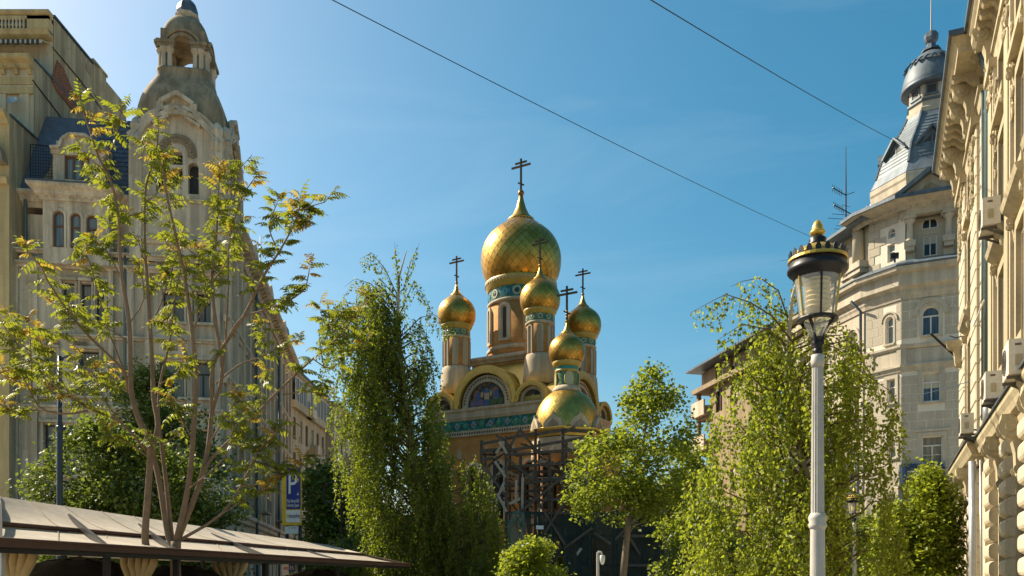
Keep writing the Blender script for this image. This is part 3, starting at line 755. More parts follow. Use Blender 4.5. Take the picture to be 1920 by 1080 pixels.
# side (fire) wall of each stage, in the street direction
Lw = 13.1
FOs.part('side_wall', MB().wall(0, Lw, 0, st[0][1], []), M_['plaster_firewall'])
FOs.part('side_wall', MB().wall(st[1][0], Lw, st[0][1], st[1][1], [], 0), M_['plaster_firewall'])
sw3 = FOs.part('side_wall', MB().wall(st[2][0], Lw, st[1][1], st[2][1]-.1, [], 0), M_['plaster_firewall'])
FO.part('back_wall', MB().wall(-WO, 0, 0, st[2][1], [], Lw), M_['plaster_firewall'])
for i, (y, z) in enumerate(st):
    y2 = st[i+1][0] if i < 2 else Lw
    FO.part('terrace_deck', MB().box(-WO, -.02, y+.05, y2+.02, z-.25, z-.02), M_['zinc_dark'])
# exposed brick patch and plaster edges
zz = lambda py, px: FOs.px(px, py)[1]
xx = lambda px, py: FOs.px(px, py)[0]
pts = [(107,112),(96,150),(106,172),(121,190),(138,212),(142,185),(128,150),(118,128)]
pp = [FOs.px(*p) for p in pts]
bp = FOs.part('exposed_brick_patch', MB().prism(pp, 'y', -.03, .0), M_['brick_patch'])
def inside(p, poly):
    c = False
    for i in range(len(poly)):
        (x1, y1), (x2, y2) = poly[i], poly[i-1]
        if (y1 > p[1]) != (y2 > p[1]) and p[0] < (x2-x1)*(p[1]-y1)/(y2-y1)+x1: c = not c
    return c
bk = MB().box(0, .23, -.03, 0, 0, .07).mesh('brick'); bk.materials.append(M_['brick_patch'])
bx0, bx1 = min(p[0] for p in pp), max(p[0] for p in pp); bz0, bz1 = min(p[1] for p in pp), max(p[1] for p in pp)
nb = 0
for r_ in range(int((bz1-bz0)/.085)):
    for c_ in range(int((bx1-bx0)/.25)+1):
        q = (bx0+c_*.25+(r_ % 2)*.12, bz0+r_*.085)
        if inside((q[0]+.12, q[1]+.03), pp) and nb < 290:
            obj('brick', bk, None, bp, T(q[0], -.03-random.random()*.02, q[1])); nb += 1
for pts in ([(60,250),(75,262),(92,285),(104,318),(98,322),(80,292),(66,272)], [(165,110),(172,130),(170,145),(160,128)]):
    FOs.part('stained_plaster_patch', MB().prism([FOs.px(*p) for p in pts], 'y', -.02, 0), M_['plaster_relief'])
pipe(FOs, 'cable', [(xx(97,88),-.03,zz(88,97)),(xx(150,150),-.06,zz(152,150)),(xx(190,205),-.03,zz(205,190))], .03, 'iron_black')
pipe(FOs, 'cable', [(xx(60,150),-.03,zz(150,60)),(xx(100,200),-.06,zz(203,100)),(xx(140,255),-.03,zz(255,140))], .03, 'iron_black')
# parapets, cornices, chimney
for i, (y, z) in enumerate(st):
    prof = [(0,z-.55),(.12,z-.5),(.2,z-.3),(.42,z-.18),(.5,z-.1),(.5,z+.06),(0,z+.06)]
    path = [(-WO,y),(0,y)]
    FO.part('cornice', MB().sweep(path, prof), M_['plaster_ochre'])
    FOs.part('coping', MB().box(y, Lw-4.2*(i == 2)+.0, -.08, .3, z-.03, z+.07), M_['zinc_dark'])
z = st[1][1]
md2 = console(.22, .36, .36, 'plaster_ochre', 'modillion')
for k in range(8): FO.inst('modillion', md2, -.18-k*.72, st[1][0], z-.48)
FO.part('frieze_band', MB().box(-WO, .02, st[1][0]-.06, st[1][0]+.02, z-1.35, z-.95), M_['plaster_ochre']); FO.part('frieze_band', MB().box(-WO, .04, st[1][0]-.16, st[1][0]+.02, z-1.9, z-1.55), M_['plaster_ochre'])
for x0 in (-.45, -1.7, -3.2): FO.part('pilaster', MB().box(x0-.25, x0+.25, st[1][0]-.12, st[1][0], st[0][1], z-1.9), M_['plaster_pale'])
for x0 in (-.4, -2.05): FO.part('pilaster', MB().box(x0-.32, x0+.32, st[2][0]-.1, st[2][0], st[1][1]+.05, zA), M_['plaster_pale'])
yt = st[2][0]
FO.part('frieze_band', MB().sweep([(-WO,yt),(.0,yt)], [(0,ZP(78,47.9)),(.5,ZP(74,47.9)),(.6,ZP(66,47.9)),(0,ZP(66,47.9))]), M_['plaster_ochre'])
bal = MB().lathe([(.07,0),(.07,.06),(.04,.12),(.085,.25),(.05,.42),(.04,.5),(.07,.54),(.07,.58)], 8).mesh('baluster'); bal.materials.append(M_['plaster_pale'])
zb = ZP(65, 47.9)
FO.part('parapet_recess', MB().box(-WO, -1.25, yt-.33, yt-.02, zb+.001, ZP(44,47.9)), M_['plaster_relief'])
for k in range(12): FO.inst('baluster', bal, -1.4-k*.2, yt-.45, zb)
FO.part('parapet', MB().box(-WO, .0, yt-.5, yt-.35, ZP(46,47.9), st[2][1]-.3), M_['plaster_ochre']); FO.part('parapet', MB().box(-1.2, .0, yt-.5, yt, zb-.1, st[2][1]-.3), M_['plaster_ochre'])
aw = MB()
for k in range(14):
    aw.box(-4+k*.27, -4+k*.27+.135, yt-.85, yt-.82, zA-.05-.05*(k % 2), zA+.2)
FO.part('awning_valance', aw, M_['frame_dark'])
FO.part('awning', MB().prism([(yt,zA+.5),(yt-.82,zA+.2),(yt-.82,zA+.02),(yt-.78,zA+.02),(yt-.78,zA+.17),(yt,zA+.45)], 'x', -4.2, -.2), M_['awning_stripe'])
FOs.part('chimney', MB().box(8.6, 10.2, -.06, 1.4, st[2][1]-1.8, st[2][1]+.3).box(8.5, 10.3, -.12, 1.5, st[2][1]+.1, st[2][1]+.25), M_['plaster_firewall'])
# curved window hood at the very edge
z = st[0][1]
mb = MB(); archring(mb, -1.4, z-2.6, .9, 1.35, -.5, 0, 12); FO.part('window_hood', mb, M_['plaster_relief'])
FO.part('string_course', MB().sweep([(-WO,0),(.0,0)], [(0,z-3.6),(.2,z-3.6),(.3,z-3.3),(0,z-3.3)]), M_['plaster_ochre'])
dsh = FO.inst('satellite_dish', MB().lathe([(.02,0),(.18,.03),(.3,.1)], 14, cap=False).mesh('satellite_dish'), -.9, st[1][0]-.4, st[0][1]+1.7, M_['galv']); dsh.rotation_euler.x = R(60)

# ------------------------------------------------------------------ houses farther down the left side of the street
def row_house(label, x0, y0, L, h, m, dirx, floors, win, top_glazed=False, depth=10, roof='zinc'):
    t = thing('row_house', label, 'building', (x0-3, y0, 0))
    f = Frame(t, x0, y0, dirx, 1)
    o = []; n = int(L/win)
    fh = (h-1.2)/floors
    for k in range(n):
        for q in range(floors):
            if top_glazed and q == floors-1: continue
            a = .7+k*win; o.append((a, a+win*.42, 1.0+q*fh+.5, 1.0+q*fh+fh*.78))
    f.part('street_wall', MB().wall(0, L, 0, h, o, 0, .25), M_[m])
    for w in o: window(f, *w, .2, False, 'frame_brown' if random.random() < .6 else 'frame_white', random.choice(['glass_dark','glass_pale','glass_dark']), .06, 1, .7)
    f.part('near_wall', MB().add([(0,0,0),(0,depth,0),(0,depth,h),(0,0,h)], [(0,1,2,3)]), M_[m])
    f.part('far_wall', MB().add([(L,0,0),(L,depth,0),(L,depth,h),(L,0,h)], [(0,1,2,3)]), M_[m])
    f.part('roof', MB().add([(-.2,-.5,h),(L,-.5,h),(L,-.5,h+.2),(-.2,-.5,h+.2),(L,depth,h+1.4),(-.2,depth,h+1.4)], [(0,1,2,3),(3,2,4,5),(0,3,5)]), M_[roof])
    band(f, 0, L, h-.5, h-.05, .4, m, 'cornice')
    if top_glazed:
        z = h-fh
        for k in range(int(L/1.4)):
            window(f, .3+k*1.4, 1.55+k*1.4, z+.5, h-.6, -.32, False, 'frame_white', 'glass_blue', .07, 1, .0)
        f.part('balcony_parapet', MB().box(0, L, -.45, -.02, z-.2, z+.5), M_[m])
    for k in range(n):
        for q in range(1, floors):
            if (k+q) % 5 == 2: f.part('balcony', MB().box(.4+k*win, .4+k*win+1.7, -.8, 0, 1.0+q*fh, 1.0+q*fh+.9), M_['plaster_street'])
    return t, f
h1, f1 = row_house('sand-coloured house with a glazed top floor past the tower house', XP(546,80), 80, 14, 21.3, 'plaster_far', .012, 6, 2.3, True)
h2, f2 = row_house('grey balconied apartment house at the far left end of the street', XP(546,80)+1.0, 94.5, 20, 21.0, 'plaster_street', .02, 7, 2.6)
h3, f3 = row_house('distant low house closing the street behind the trees', -6, 125, 30, 9, 'plaster_far', -3.0, 2, 2.6, roof='roof_tile')
# ------------------------------------------------------------------ the church
AL = R(30); E1 = Vector((math.cos(AL), -math.sin(AL))); E2 = Vector((math.sin(AL), math.cos(AL)))
CC = Vector((.74, 70.0)); HB = 5.37; CO = 3.8
CH = thing('church', 'brick church with gold onion domes and mosaic gables amid the trees', 'church', (CC.x, CC.y, 0))
FC = Frame(CH, CC.x, CC.y, E1.x, E1.y)             # centred frame, x along the left-hand visible face
pL = CC-E1*HB-E2*HB; FA = Frame(CH, pL.x, pL.y, E1.x, E1.y)       # left-hand face
pF = CC+E1*HB-E2*HB; FB = Frame(CH, pF.x, pF.y, E2.x, E2.y)       # right-hand face
L2 = 2*HB
ONION = [(.80,0),(.90,.17),(.957,.32),(.99,.48),(1.0,.63),(.98,.84),(.905,1.05),(.775,1.25),(.545,1.45),(.40,1.545),(.32,1.634)]
CONE = [(.35,1.62),(.335,1.66),(.22,1.76),(.13,1.945),(.075,2.14),(.05,2.26)]
def prof_at(prof, t):
    """point at arc-length fraction t on a profile"""
    seg = [math.hypot(b[0]-a[0], b[1]-a[1]) for a, b in zip(prof, prof[1:])]; s = t*sum(seg)
    for (a, b), l in zip(zip(prof, prof[1:]), seg):
        if s <= l+1e-9: q = s/l; return (a[0]+(b[0]-a[0])*q, a[1]+(b[1]-a[1])*q)
        s -= l
    return prof[-1]
def smooth_prof(prof, n):
    P = [Vector((p[0], p[1])) for p in prof]; out = []
    for i in range(len(P)-1):
        p0, p1, p2, p3 = P[max(i-1,0)], P[i], P[i+1], P[min(i+2,len(P)-1)]
        for k in range(n):
            t = k/n
            q = .5*((2*p1)+(-p0+p2)*t+(2*p0-5*p1+4*p2-p3)*t*t+(-p0+3*p1-3*p2+p3)*t**3); out.append((q.x, q.y))
    out.append(tuple(P[-1])); return out
def diamond_rows(prof, rows, cols, lift, shrink=.94):
    """one diamond tile mesh per row (as vertex lists about the axis), angle 0"""
    res = []
    for j in range(rows):
        t0, t1, t2 = max(0, (j-1)/rows*1.0), j/rows, min(1, (j+1)/rows)
        half = math.pi/cols*shrink
        def P(t, a):
            r, z = prof_at(prof, t); r2, z2 = prof_at(prof, min(1, t+.01)); r1, z1 = prof_at(prof, max(0, t-.01))
            d = Vector((r2-r1, z2-z1)).normalized(); n = (d.y, -d.x)
            r += n[0]*lift; z += n[1]*lift
            return (r*math.cos(a), r*math.sin(a), z)
        g = .5/rows*(1-shrink)*2
        tb, tt = t0+g, t2-g
        v = [P(tb, 0), P(t1, half), P(tt, 0), P(t1, -half)]
        def Q(t, a):
            r, z = prof_at(prof, t); return (r*math.cos(a)*.996, r*math.sin(a)*.996, z)
        w = [Q(tb, 0), Q(t1, half), Q(tt, 0), Q(t1, -half)]
        c = P(t1, 0)
        c = tuple((c[i]*.55+sum(p[i] for p in v)/4*.45) for i in range(3))
        res.append((v+w+[c], [(0,1,8),(1,2,8),(2,3,8),(3,0,8),(0,4,5,1),(1,5,6,2),(2,6,7,3),(3,7,4,0)]))
    return res
def rnd_attr(me, vals):
    at = me.attributes.new('rnd', 'FLOAT', 'FACE'); at.data.foreach_set('value', np.asarray(vals, dtype=np.float32))
def tilted(v, amt):
    ax = Vector((random.uniform(-1,1), random.uniform(-1,1), random.uniform(-1,1))).normalized()
    c = sum((Vector(p) for p in v), Vector())/len(v); M = Matrix.Rotation(random.gauss(0, amt), 3, ax)
    return [tuple(c+M @ (Vector(p)-c)) for p in v]
def onion(fr, cx, cy, z0, Rr, rows, cols, individual=False, parent=None, gold='gold_tile'):
    prof = [(r*Rr, z*Rr) for r, z in smooth_prof(ONION, 4)]
    d = fr.inst('dome', MB().lathe([(r*.985, z) for r, z in prof], 48).mesh('dome', True), cx, cy, z0, M_['gold_dark'])
    dr = diamond_rows(prof, rows, cols, .02*Rr/3+.006, .955)
    J = MB(); vals = []
    toc = math.atan2(-(CC.y), -CC.x)-math.atan2(E1.y, E1.x)
    for j, (v, f) in enumerate(dr):
        if j == 0: continue
        me = None
        for k in range(cols):
            a = 2*math.pi*(k+.5*(j % 2))/cols
            vis = math.cos(a-toc) > .05
            if individual and vis:
                if me is None or random.random() < .34:
                    me = MB().add(tilted(v, .02), f).mesh('dome_tile'); me.materials.append(M_[gold])
                obj('dome_tile', me, None, d, RZ(a))
            else:
                R3 = Matrix.Rotation(a, 3, 'Z'); J.add([R3 @ Vector(p) for p in tilted(v, .02)], f); vals += [random.random()]*len(f)
    me = J.mesh('dome_tiles'); rnd_attr(me, vals); obj('dome_tiling', me, M_[gold], d, None, kind='stuff')
    fr.part('spire', MB().lathe([(0,z0+1.61*Rr)]+[(r*Rr, z0+z*Rr) for r, z in CONE], 24, (cx, cy)), M_[gold], True)
    rb = .078*Rr; zb = z0+2.335*Rr
    fr.part('ball', MB().lathe([(rb*math.sin(math.pi*i/8)+.004, zb-rb*math.cos(math.pi*i/8)) for i in range(9)], 14, (cx, cy)), M_['gold_dark'], True)
    return d
def cross(fr, cx, cy, z0, h, m='cross_gilt', rz=0.0):
    w = h*.05; mb = MB().box(-w/2, w/2, -w/2, w/2, 0, h)
    mb.box(-h*.2, h*.2, -w*.42, w*.42, h*.88-w/2, h*.88+w/2); mb.box(-h*.33, h*.33, -w*.45, w*.45, h*.77-w*.55, h*.77+w*.55)
    mb.beam((-h*.10,0,h*.28), (h*.10,0,h*.17), w*.8, w*.9)
    c = fr.inst('cross', mb.mesh('cross'), cx, cy, z0, M_[m]); c.rotation_euler.z += rz; return c
# --- main body walls
ZW = 12.7
def face(fr, which):
    ops = [(x-.42, x+.42, 6.2, 10.4, True) for x in (1.6, 4.2, 6.5, 9.1)]+[(x-.5, x+.5, 1.4, 4.2, True) for x in (2.6, 5.4, 8.2)]
    w = fr.part('brick_wall', MB().wall(0, L2, 0, ZW, ops, 0, .4), M_['brick_flat'])
    for o in ops:
        window(fr, o[0], o[1], o[2], o[3], .32, True, 'frame_dark', 'glass_dark', .06, 1, .6)
        mb = MB(); archring(mb, (o[0]+o[1])/2, o[3]-(o[1]-o[0])/2, .42, .72, -.12, .05, 12, z0=o[2]-.2); fr.part('window_surround', mb, M_['church_stone'])
    for x in (.5, 2.9, 5.35, 7.8, 10.2):
        mb = MB().prism([(x-.22,11.0),(x+.22,11.0),(x+.16,11.35),(x,11.85),(x-.16,11.35)], 'y', -.08, .02); fr.part('stone_ornament', mb, M_['church_stone'])
    # white dentil band, majolica frieze, stone ledge
    fr.part('dentil_course', MB().box(-.1, L2+.1, -.14, .1, ZW-.02, ZW+.42), M_['church_stone'])
    dk = MB().prism([(-.07,0),(0,-.1),(.07,0),(0,.1)], 'y', -.03, 0).mesh('dentil_notch'); dk.materials.append(M_['frame_dark'])
    for k in range(48): fr.inst('dentil_notch', dk, .1+k*.225, -.14, ZW+.2)
    fr.part('majolica_frieze', MB().box(-.06, L2+.06, -.08, .1, ZW+.42, ZW+1.22), M_['majolica'])
    for k in range(14):
        x = .45+k*.76
        m2 = MB(); s = .27
        m2.prism([(x-s,ZW+.82),(x,ZW+.82-s*1.1),(x+s,ZW+.82),(x,ZW+.82+s*1.1)], 'y', -.12, -.07); t_ = fr.part('frieze_tile', m2, M_['glaze_blue' if k % 2 else 'glaze_teal'])
        obj('tile_centre', MB().lathe([(.12,-.02),(.12,.0),(.05,.02)], 8).mesh('tile_centre'), M_['mosaic_orange' if k % 2 else 'glaze_green'], t_, T(x,-.13,ZW+.82) @ Matrix.Rotation(R(90), 4, 'X'))
    z = ZW+1.22
    prof = [(0,z),(.12,z),(.16,z+.12),(.22,z+.2),(.22,z+.62),(.34,z+.72),(.36,z+.9),(0,z+.9)]
    fr.part('stone_ledge', MB().sweep([(-.1,0),(L2+.1,0)], prof), M_['church_stone'])
    for k in range(5): fr.part('boss', MB().prism([(1.1+k*2.1+.11*math.cos(q*.785), z+.42+.11*math.sin(q*.785)) for q in range(8)], 'y', -.25, -.2), M_['church_stone'])
    return w
face(FA, 0); face(FB, 1)
ZS = ZW+2.12   # springing of the gables
def kokoshnik(fr, x, r, stilt, depth, big):
    zs = ZS+stilt
    k = fr.part('gable_arch', archring(MB(), x, zs, r*.84, r, -.42, .35, 28, z0=ZS), M_['ochre_gold_plaster'])
    n = 34 if big else 20      # scalloped lower edge of the gold arch
    tooth = MB().prism([(-.13,0),(.13,0),(.09,-.16),(0,-.26),(-.09,-.16)], 'y', -.06, .06).mesh('scallop'); tooth.materials.append(M_['ochre_gold_plaster'])
    for i in range(n):
        a = math.pi*(i+.5)/n
        q = r*.86; M = T(x+q*math.cos(a), -.36, zs+q*math.sin(a)) @ Matrix.Rotation(math.pi/2-a, 4, 'Y') @ Matrix.Diagonal((r/2.75 if big else .75, 1, .9 if big else .7, 1))
        obj('scallop', tooth, None, k, M)
    fr.part('archivolt', archring(MB(), x, zs, r*.58, r*.76, -.10, .3, 24, z0=ZS), M_['church_stone'], parent=None)
    fr.part('arch_shadow_gap', archring(MB(), x, zs, r*.76, r*.845, .12, .3, 24, z0=ZS), M_['frame_dark'])  # dark-coloured ring stands in for the shadow gap inside the gold arch
    if big:
        sq = MB().box(-.055, .055, -.03, 0, -.055, .055).mesh('inlay'); sq.materials.append(M_['frame_dark'])
        for i in range(25):
            a = math.pi*(i+.5)/25; q = r*.68
            fr.root and obj('inlay', sq, None, CH, fr.Ml @ T(x+q*math.cos(a), -.10, zs+q*math.sin(a)) @ Matrix.Rotation(-a, 4, 'Y'))
    # mosaic field with plain coloured patches standing for its figures
    pts = [(x+r*.585, ZS), (x+r*.585, zs)]+[(x+r*.585*math.cos(math.pi*i/20), zs+r*.585*math.sin(math.pi*i/20)) for i in range(1, 20)]+[(x-r*.585, zs), (x-r*.585, ZS)]
    mo = fr.part('mosaic_panel', MB().prism(pts, 'y', .02, .3), M_['mosaic'])
    rr = random.Random(int(x*100))
    spec = [(-.30,.30,.115,.26,'mosaic_orange'),(-.28,.30,.08,.20,'mosaic_blue'),(.28,.34,.11,.25,'mosaic_orange'),(.30,.33,.075,.19,'mosaic_blue'),(0,.30,.08,.25,'mosaic_skin'),
            (0,.1,.10,.13,'mosaic_blue'),(-.42,.10,.12,.11,'mosaic_violet'),(.42,.13,.12,.13,'mosaic_green'),(.2,.12,.12,.1,'mosaic_green'),(-.18,.12,.11,.12,'mosaic_violet'),(0,.47,.12,.06,'mosaic_blue'),
            (-.15,.38,.04,.09,'mosaic_skin'),(.13,.38,.04,.09,'mosaic_skin')] if big else [(0,.22,.1,.24,'mosaic_orange'),(0,.36,.055,.09,'mosaic_skin'),(-.22,.12,.06,.16,'mosaic_skin'),(.24,.12,.10,.14,'mosaic_green')]
    for i, (u, v, a, b, mm) in enumerate(spec):
        e = [(x+r*(u+a*math.cos(q*.524)*rr.uniform(.8,1.15)), ZS+r*.02+r*(v+b*math.sin(q*.524)*rr.uniform(.85,1.1))*.86) for q in range(12)]
        obj('mosaic_patch', MB().prism(e, 'y', .016-.0015*i, .03), M_[mm], mo)
    # gold barrel roof running back
    mb = MB(); n = 20
    for i in range(n):
        a, b = math.pi*i/n, math.pi*(i+1)/n
        p = [(x+(r-.03)*math.cos(t), zs+(r-.03)*math.sin(t)) for t in (a, b)]
        mb.add([(p[0][0],.3,p[0][1]),(p[1][0],.3,p[1][1]),(p[1][0],depth,p[1][1]),(p[0][0],depth,p[0][1])], [(0,1,2,3)])
    v = fr.part('barrel_roof', mb, M_['gold_pale'], True)
    for q in range(int(depth/.8)):
        m2 = MB(); archring(m2, x, zs, r-.03, r+.005, .7+q*.8, .73+q*.8, 16); fr.part('roof_seam', m2, M_['gold_pale'], parent=v)
for fr in (FA, FB):
    kokoshnik(fr, HB, 2.85, .25, 4.5, True)
    kokoshnik(fr, HB-4.05, 1.38, .1, 3.2, False); kokoshnik(fr, HB+4.05, 1.38, .1, 3.2, False)
FC.part('attic_block', MB().box(-HB+.35, HB-.35, -HB+.35, HB-.35, ZW, ZS+.9), M_['church_stone'])
FC.part('attic_roof', MB().add([(-HB+.3,-HB+.3,ZS+.9),(HB-.3,-HB+.3,ZS+.9),(HB-.3,HB-.3,ZS+.9),(-HB+.3,HB-.3,ZS+.9),(-2.9,-2.9,18.6),(2.9,-2.9,18.6),(2.9,2.9,18.6),(-2.9,2.9,18.6)],
        [(0,1,5,4),(1,2,6,5),(2,3,7,6),(3,0,4,7),(4,5,6,7)]), M_['gold_pale'])
FC.part('back_wall', MB().box(-HB, HB, HB-.3, HB, 0, ZW).box(-HB, -HB+.3, -HB+.4, HB-.3, 0, ZW), M_['brick_flat'])
# podium under the main drum
FC.part('podium', MB().box(-2.9, 2.9, -2.9, 2.9, 16.5, 19.0), M_['brick_flat'])
FC.part('podium_cornice', MB().sweep([(-2.9,-2.9),(2.9,-2.9),(2.9,2.9),(-2.9,2.9)], [(0,18.8),(.1,18.8),(.18,18.95),(.35,19.1),(.35,19.25),(0,19.45)], True), M_['church_stone'])
FC.part('podium_band', MB().sweep([(-2.9,-2.9),(2.9,-2.9),(2.9,2.9),(-2.9,2.9)], [(0,17.6),(.08,17.6),(.08,17.75),(0,17.75)], True), M_['church_stone'])
FC.part('podium_roof', MB().add([(-3.2,-3.2,19.27),(3.2,-3.2,19.27),(3.2,3.2,19.27),(-3.2,3.2,19.27),(0,0,20.2)], [(0,1,4),(1,2,4),(2,3,4),(3,0,4)]), M_['gold_pale'])
# main drum and dome
RD = 2.62
FC.inst('drum', MB().lathe([(RD+.12,19.2),(RD+.12,19.9),(RD,20.15),(RD,24.0)], 48).mesh('drum', True), 0, 0, 0, M_['brick_drum'])
FC.part('drum_band', MB().lathe([(RD+.02,19.85),(RD+.2,19.9),(RD+.2,20.15),(RD+.02,20.3)], 48), M_['church_stone'], True)
FC.part('drum_cornice', MB().lathe([(RD+.0,23.7),(RD+.12,23.75),(RD+.16,23.93),(RD+.02,24.02)], 48), M_['church_stone'], True)
FC.part('majolica_frieze', MB().lathe([(RD+.03,24.0),(RD+.03,24.97)], 48, cap=False), M_['majolica'], True)
def roundel(fr, name, cx, cy, z, rad, ang, r, mats, parent=None):
    M = T(cx, cy, z) @ RZ(ang) @ T(rad, 0, 0) @ Matrix.Rotation(R(90), 4, 'Y')
    o = obj(name, MB().lathe([(r*.62,-.02),(r*.62,.035),(r,.035),(r,-.02)], 16, cap=False).mesh(name), M_[mats[0]], CH, fr.Ml @ M)
    obj('roundel_centre', MB().lathe([(r*.42,-.02),(r*.42,.03),(r*.2,.05)], 12).mesh('roundel_centre'), M_[mats[1]], o)
for k in range(16): roundel(FC, 'frieze_roundel', 0, 0, 24.48, RD+.03, 2*math.pi*k/16, .36 if k % 2 else .27, ('glaze_cream','frame_dark') if k % 2 else ('glaze_blue','glaze_teal'))
FC.part('dome_cornice', MB().lathe([(RD,24.92),(RD+.10,24.95),(RD+.12,25.1),(RD+.26,25.22),(RD+.28,25.42),(RD+.34,25.55),(RD+.34,25.72),(RD+.1,25.85)], 48), M_['ochre_gold_plaster'], True)
n = 60
tt = MB().prism([(-.1,0),(.1,0),(0,-.18)], 'y', -.03, .03).mesh('cornice_scallop'); tt.materials.append(M_['church_stone'])
for k in range(n): obj('cornice_scallop', tt, None, CH, FC.Ml @ RZ(2*math.pi*k/n) @ T(RD+.31,0,25.55) @ RZ(R(90)))
onion(FC, 0, 0, 25.65, 3.27, 18, 30, True)
cross(FC, 0, 0, 25.65+2.38*3.27, 36.1-25.65-2.38*3.27)
for k in range(8):
    a = R(22.5+45*k)-R(67.5)
    M = FC.Ml @ RZ(a) @ T(RD-.04, 0, 0) @ RZ(R(90))
    mb = MB(); archring(mb, 0, 23.1, .3, .55, -.16, .1, 12, z0=20.75); mb.box(-.55, .55, -.17, .1, 20.55, 20.77)
    o = obj('drum_window', mb, M_['church_stone'], CH, M)
    obj('pane', MB().prism(arch_pts(-.31, .31, 20.75, 23.4), 'y', -.04, .02), M_['frame_dark'], o)
    mb = MB(); archring(mb, 0, 23.1, .17, .3, -.09, .02, 12, z0=20.77); obj('inner_surround', mb, M_['church_stone'], o)
# corner drums
for i, (sx, sy) in enumerate(((-1,-1),(1,-1),(1,1),(-1,1))):
    cx, cy = sx*CO, sy*CO; rb = 1.03
    FC.part('corner_drum_base', MB().lathe([(1.35,16.3),(1.27,17.2),(1.22,18.0),(1.17,18.4),(1.10,18.55),(1.05,18.6)], 32, (cx,cy)), M_['church_stone'], True)
    FC.inst('corner_drum', MB().lathe([(rb,18.5),(rb,21.05)], 32).mesh('corner_drum', True), cx, cy, 0, M_['brick_small'])
    FC.part('drum_cornice', MB().lathe([(rb,20.8),(rb+.09,20.85),(rb+.11,20.97),(rb+.02,21.05)], 32, (cx,cy)), M_['church_stone'], True)
    FC.part('majolica_frieze', MB().lathe([(rb+.02,21.03),(rb+.02,21.61)], 32, (cx,cy), cap=False), M_['majolica_green'], True)
    for k in range(10): roundel(FC, 'frieze_roundel', cx, cy, 21.32, rb+.02, 2*math.pi*k/10+.2, .2, ('glaze_cream','glaze_green'))
    FC.part('dome_cornice', MB().lathe([(rb,21.55),(rb+.10,21.59),(rb+.12,21.72),(rb+.22,21.82),(rb+.25,21.97),(rb+.05,22.1)], 32, (cx,cy)), M_['ochre_gold_plaster'], True)
    onion(FC, cx, cy, 21.9, 1.52, 16, 26)
    cross(FC, cx, cy, 21.9+2.38*1.52, 27.6-21.9-2.38*1.52)
    for k in range(8):
        a = R(45*k)-R(62)
        M = FC.Ml @ T(cx, cy, 0) @ RZ(a) @ T(rb-.03, 0, 0) @ RZ(R(90))
        mb = MB(); archring(mb, 0, 20.5, .15, .25, -.12, .05, 10, z0=18.65); o = obj('blind_niche', mb, M_['church_stone'], CH, M)
        obj('niche_back', MB().prism(arch_pts(-.16, .16, 18.65, 20.65), 'y', -.035, .02), M_['church_stone'], o)
# --- porch with its own dome
PD = 61.5; PX = XP(1063, PD); zq = lambda py: ZP(py, PD)
FP = Frame(CH, PX, PD, E1.x, E1.y)
FP.part('porch_dome', MB().lathe([(2.36,zq(812)),(2.34,zq(800)),(2.27,zq(785)),(2.08,zq(768)),(1.72,zq(752)),(1.28,zq(741)),(1.0,zq(736))], 48), M_['gold_dark'], True)
pr = smooth_prof([(2.36,zq(812)),(2.34,zq(800)),(2.27,zq(785)),(2.08,zq(768)),(1.72,zq(752)),(1.28,zq(741)),(1.0,zq(736))], 4)
J = MB(); vals = []
for j, (v, f) in enumerate(diamond_rows(pr, 17, 46, .02, .95)):
    if j == 0: continue
    for k in range(46):
        R3 = Matrix.Rotation(2*math.pi*(k+.5*(j % 2))/46, 3, 'Z'); J.add([R3 @ Vector(p) for p in tilted(v, .02)], f); vals += [random.random()]*len(f)
me = J.mesh('dome_tiles'); rnd_attr(me, vals); obj('dome_tiling', me, M_['gold_pale'], CH, FP.Ml, kind='stuff')
FP.part('neck_base', MB().lathe([(1.08,zq(738)),(1.06,zq(732)),(.98,zq(729)),(.9,zq(726))], 32), M_['church_stone'], True)
FP.part('neck', MB().lathe([(.86,zq(729)),(.79,zq(697))], 32, cap=False), M_['majolica_green'], True)
FP.part('neck_band', MB().lathe([(.80,zq(700)),(.88,zq(699)),(.88,zq(696)),(.82,zq(695))], 32), M_['ochre_gold_plaster'], True)
FP.part('neck_frieze', MB().lathe([(.83,zq(696)),(.83,zq(689))], 32, cap=False), M_['glaze_teal'], True)
FP.part('neck_cornice', MB().lathe([(.84,zq(690)),(.98,zq(688)),(1.02,zq(684)),(1.08,zq(681)),(1.0,zq(679))], 32), M_['ochre_gold_plaster'], True)
toc = math.atan2(-PD, -PX)-math.atan2(E1.y, E1.x)
for k in range(4):
    a = toc+R(12+90*k)
    M = FP.Ml @ RZ(a) @ T(.815, 0, zq(714)) @ Matrix.Rotation(R(90), 4, 'Y') @ Matrix.Diagonal((1.35,.85,1,1))
    o = obj('oval_medallion', MB().lathe([(.34,-.03),(.34,.05),(.42,.05),(.44,-.03)], 20, cap=False).mesh('oval_medallion'), M_['ochre_gold_plaster'], CH, M)
    obj('medallion_field', MB().lathe([(.34,-.03),(.34,.04)], 20).mesh('medallion_field'), M_['glaze_cream'], o)
onion(FP, 0, 0, zq(681), 1.30, 14, 24)
cross(FP, 0, 0, zq(681)+2.38*1.30, 22.75-zq(681)-2.38*1.30)
for k in range(3): FP.part('cross_ball', MB().lathe([(.10*math.sin(math.pi*i/6)+.004, zq(681)+(2.55+.16*k)*1.3-.10*math.cos(math.pi*i/6)) for i in range(7)], 10), M_['gold_dark'], True)
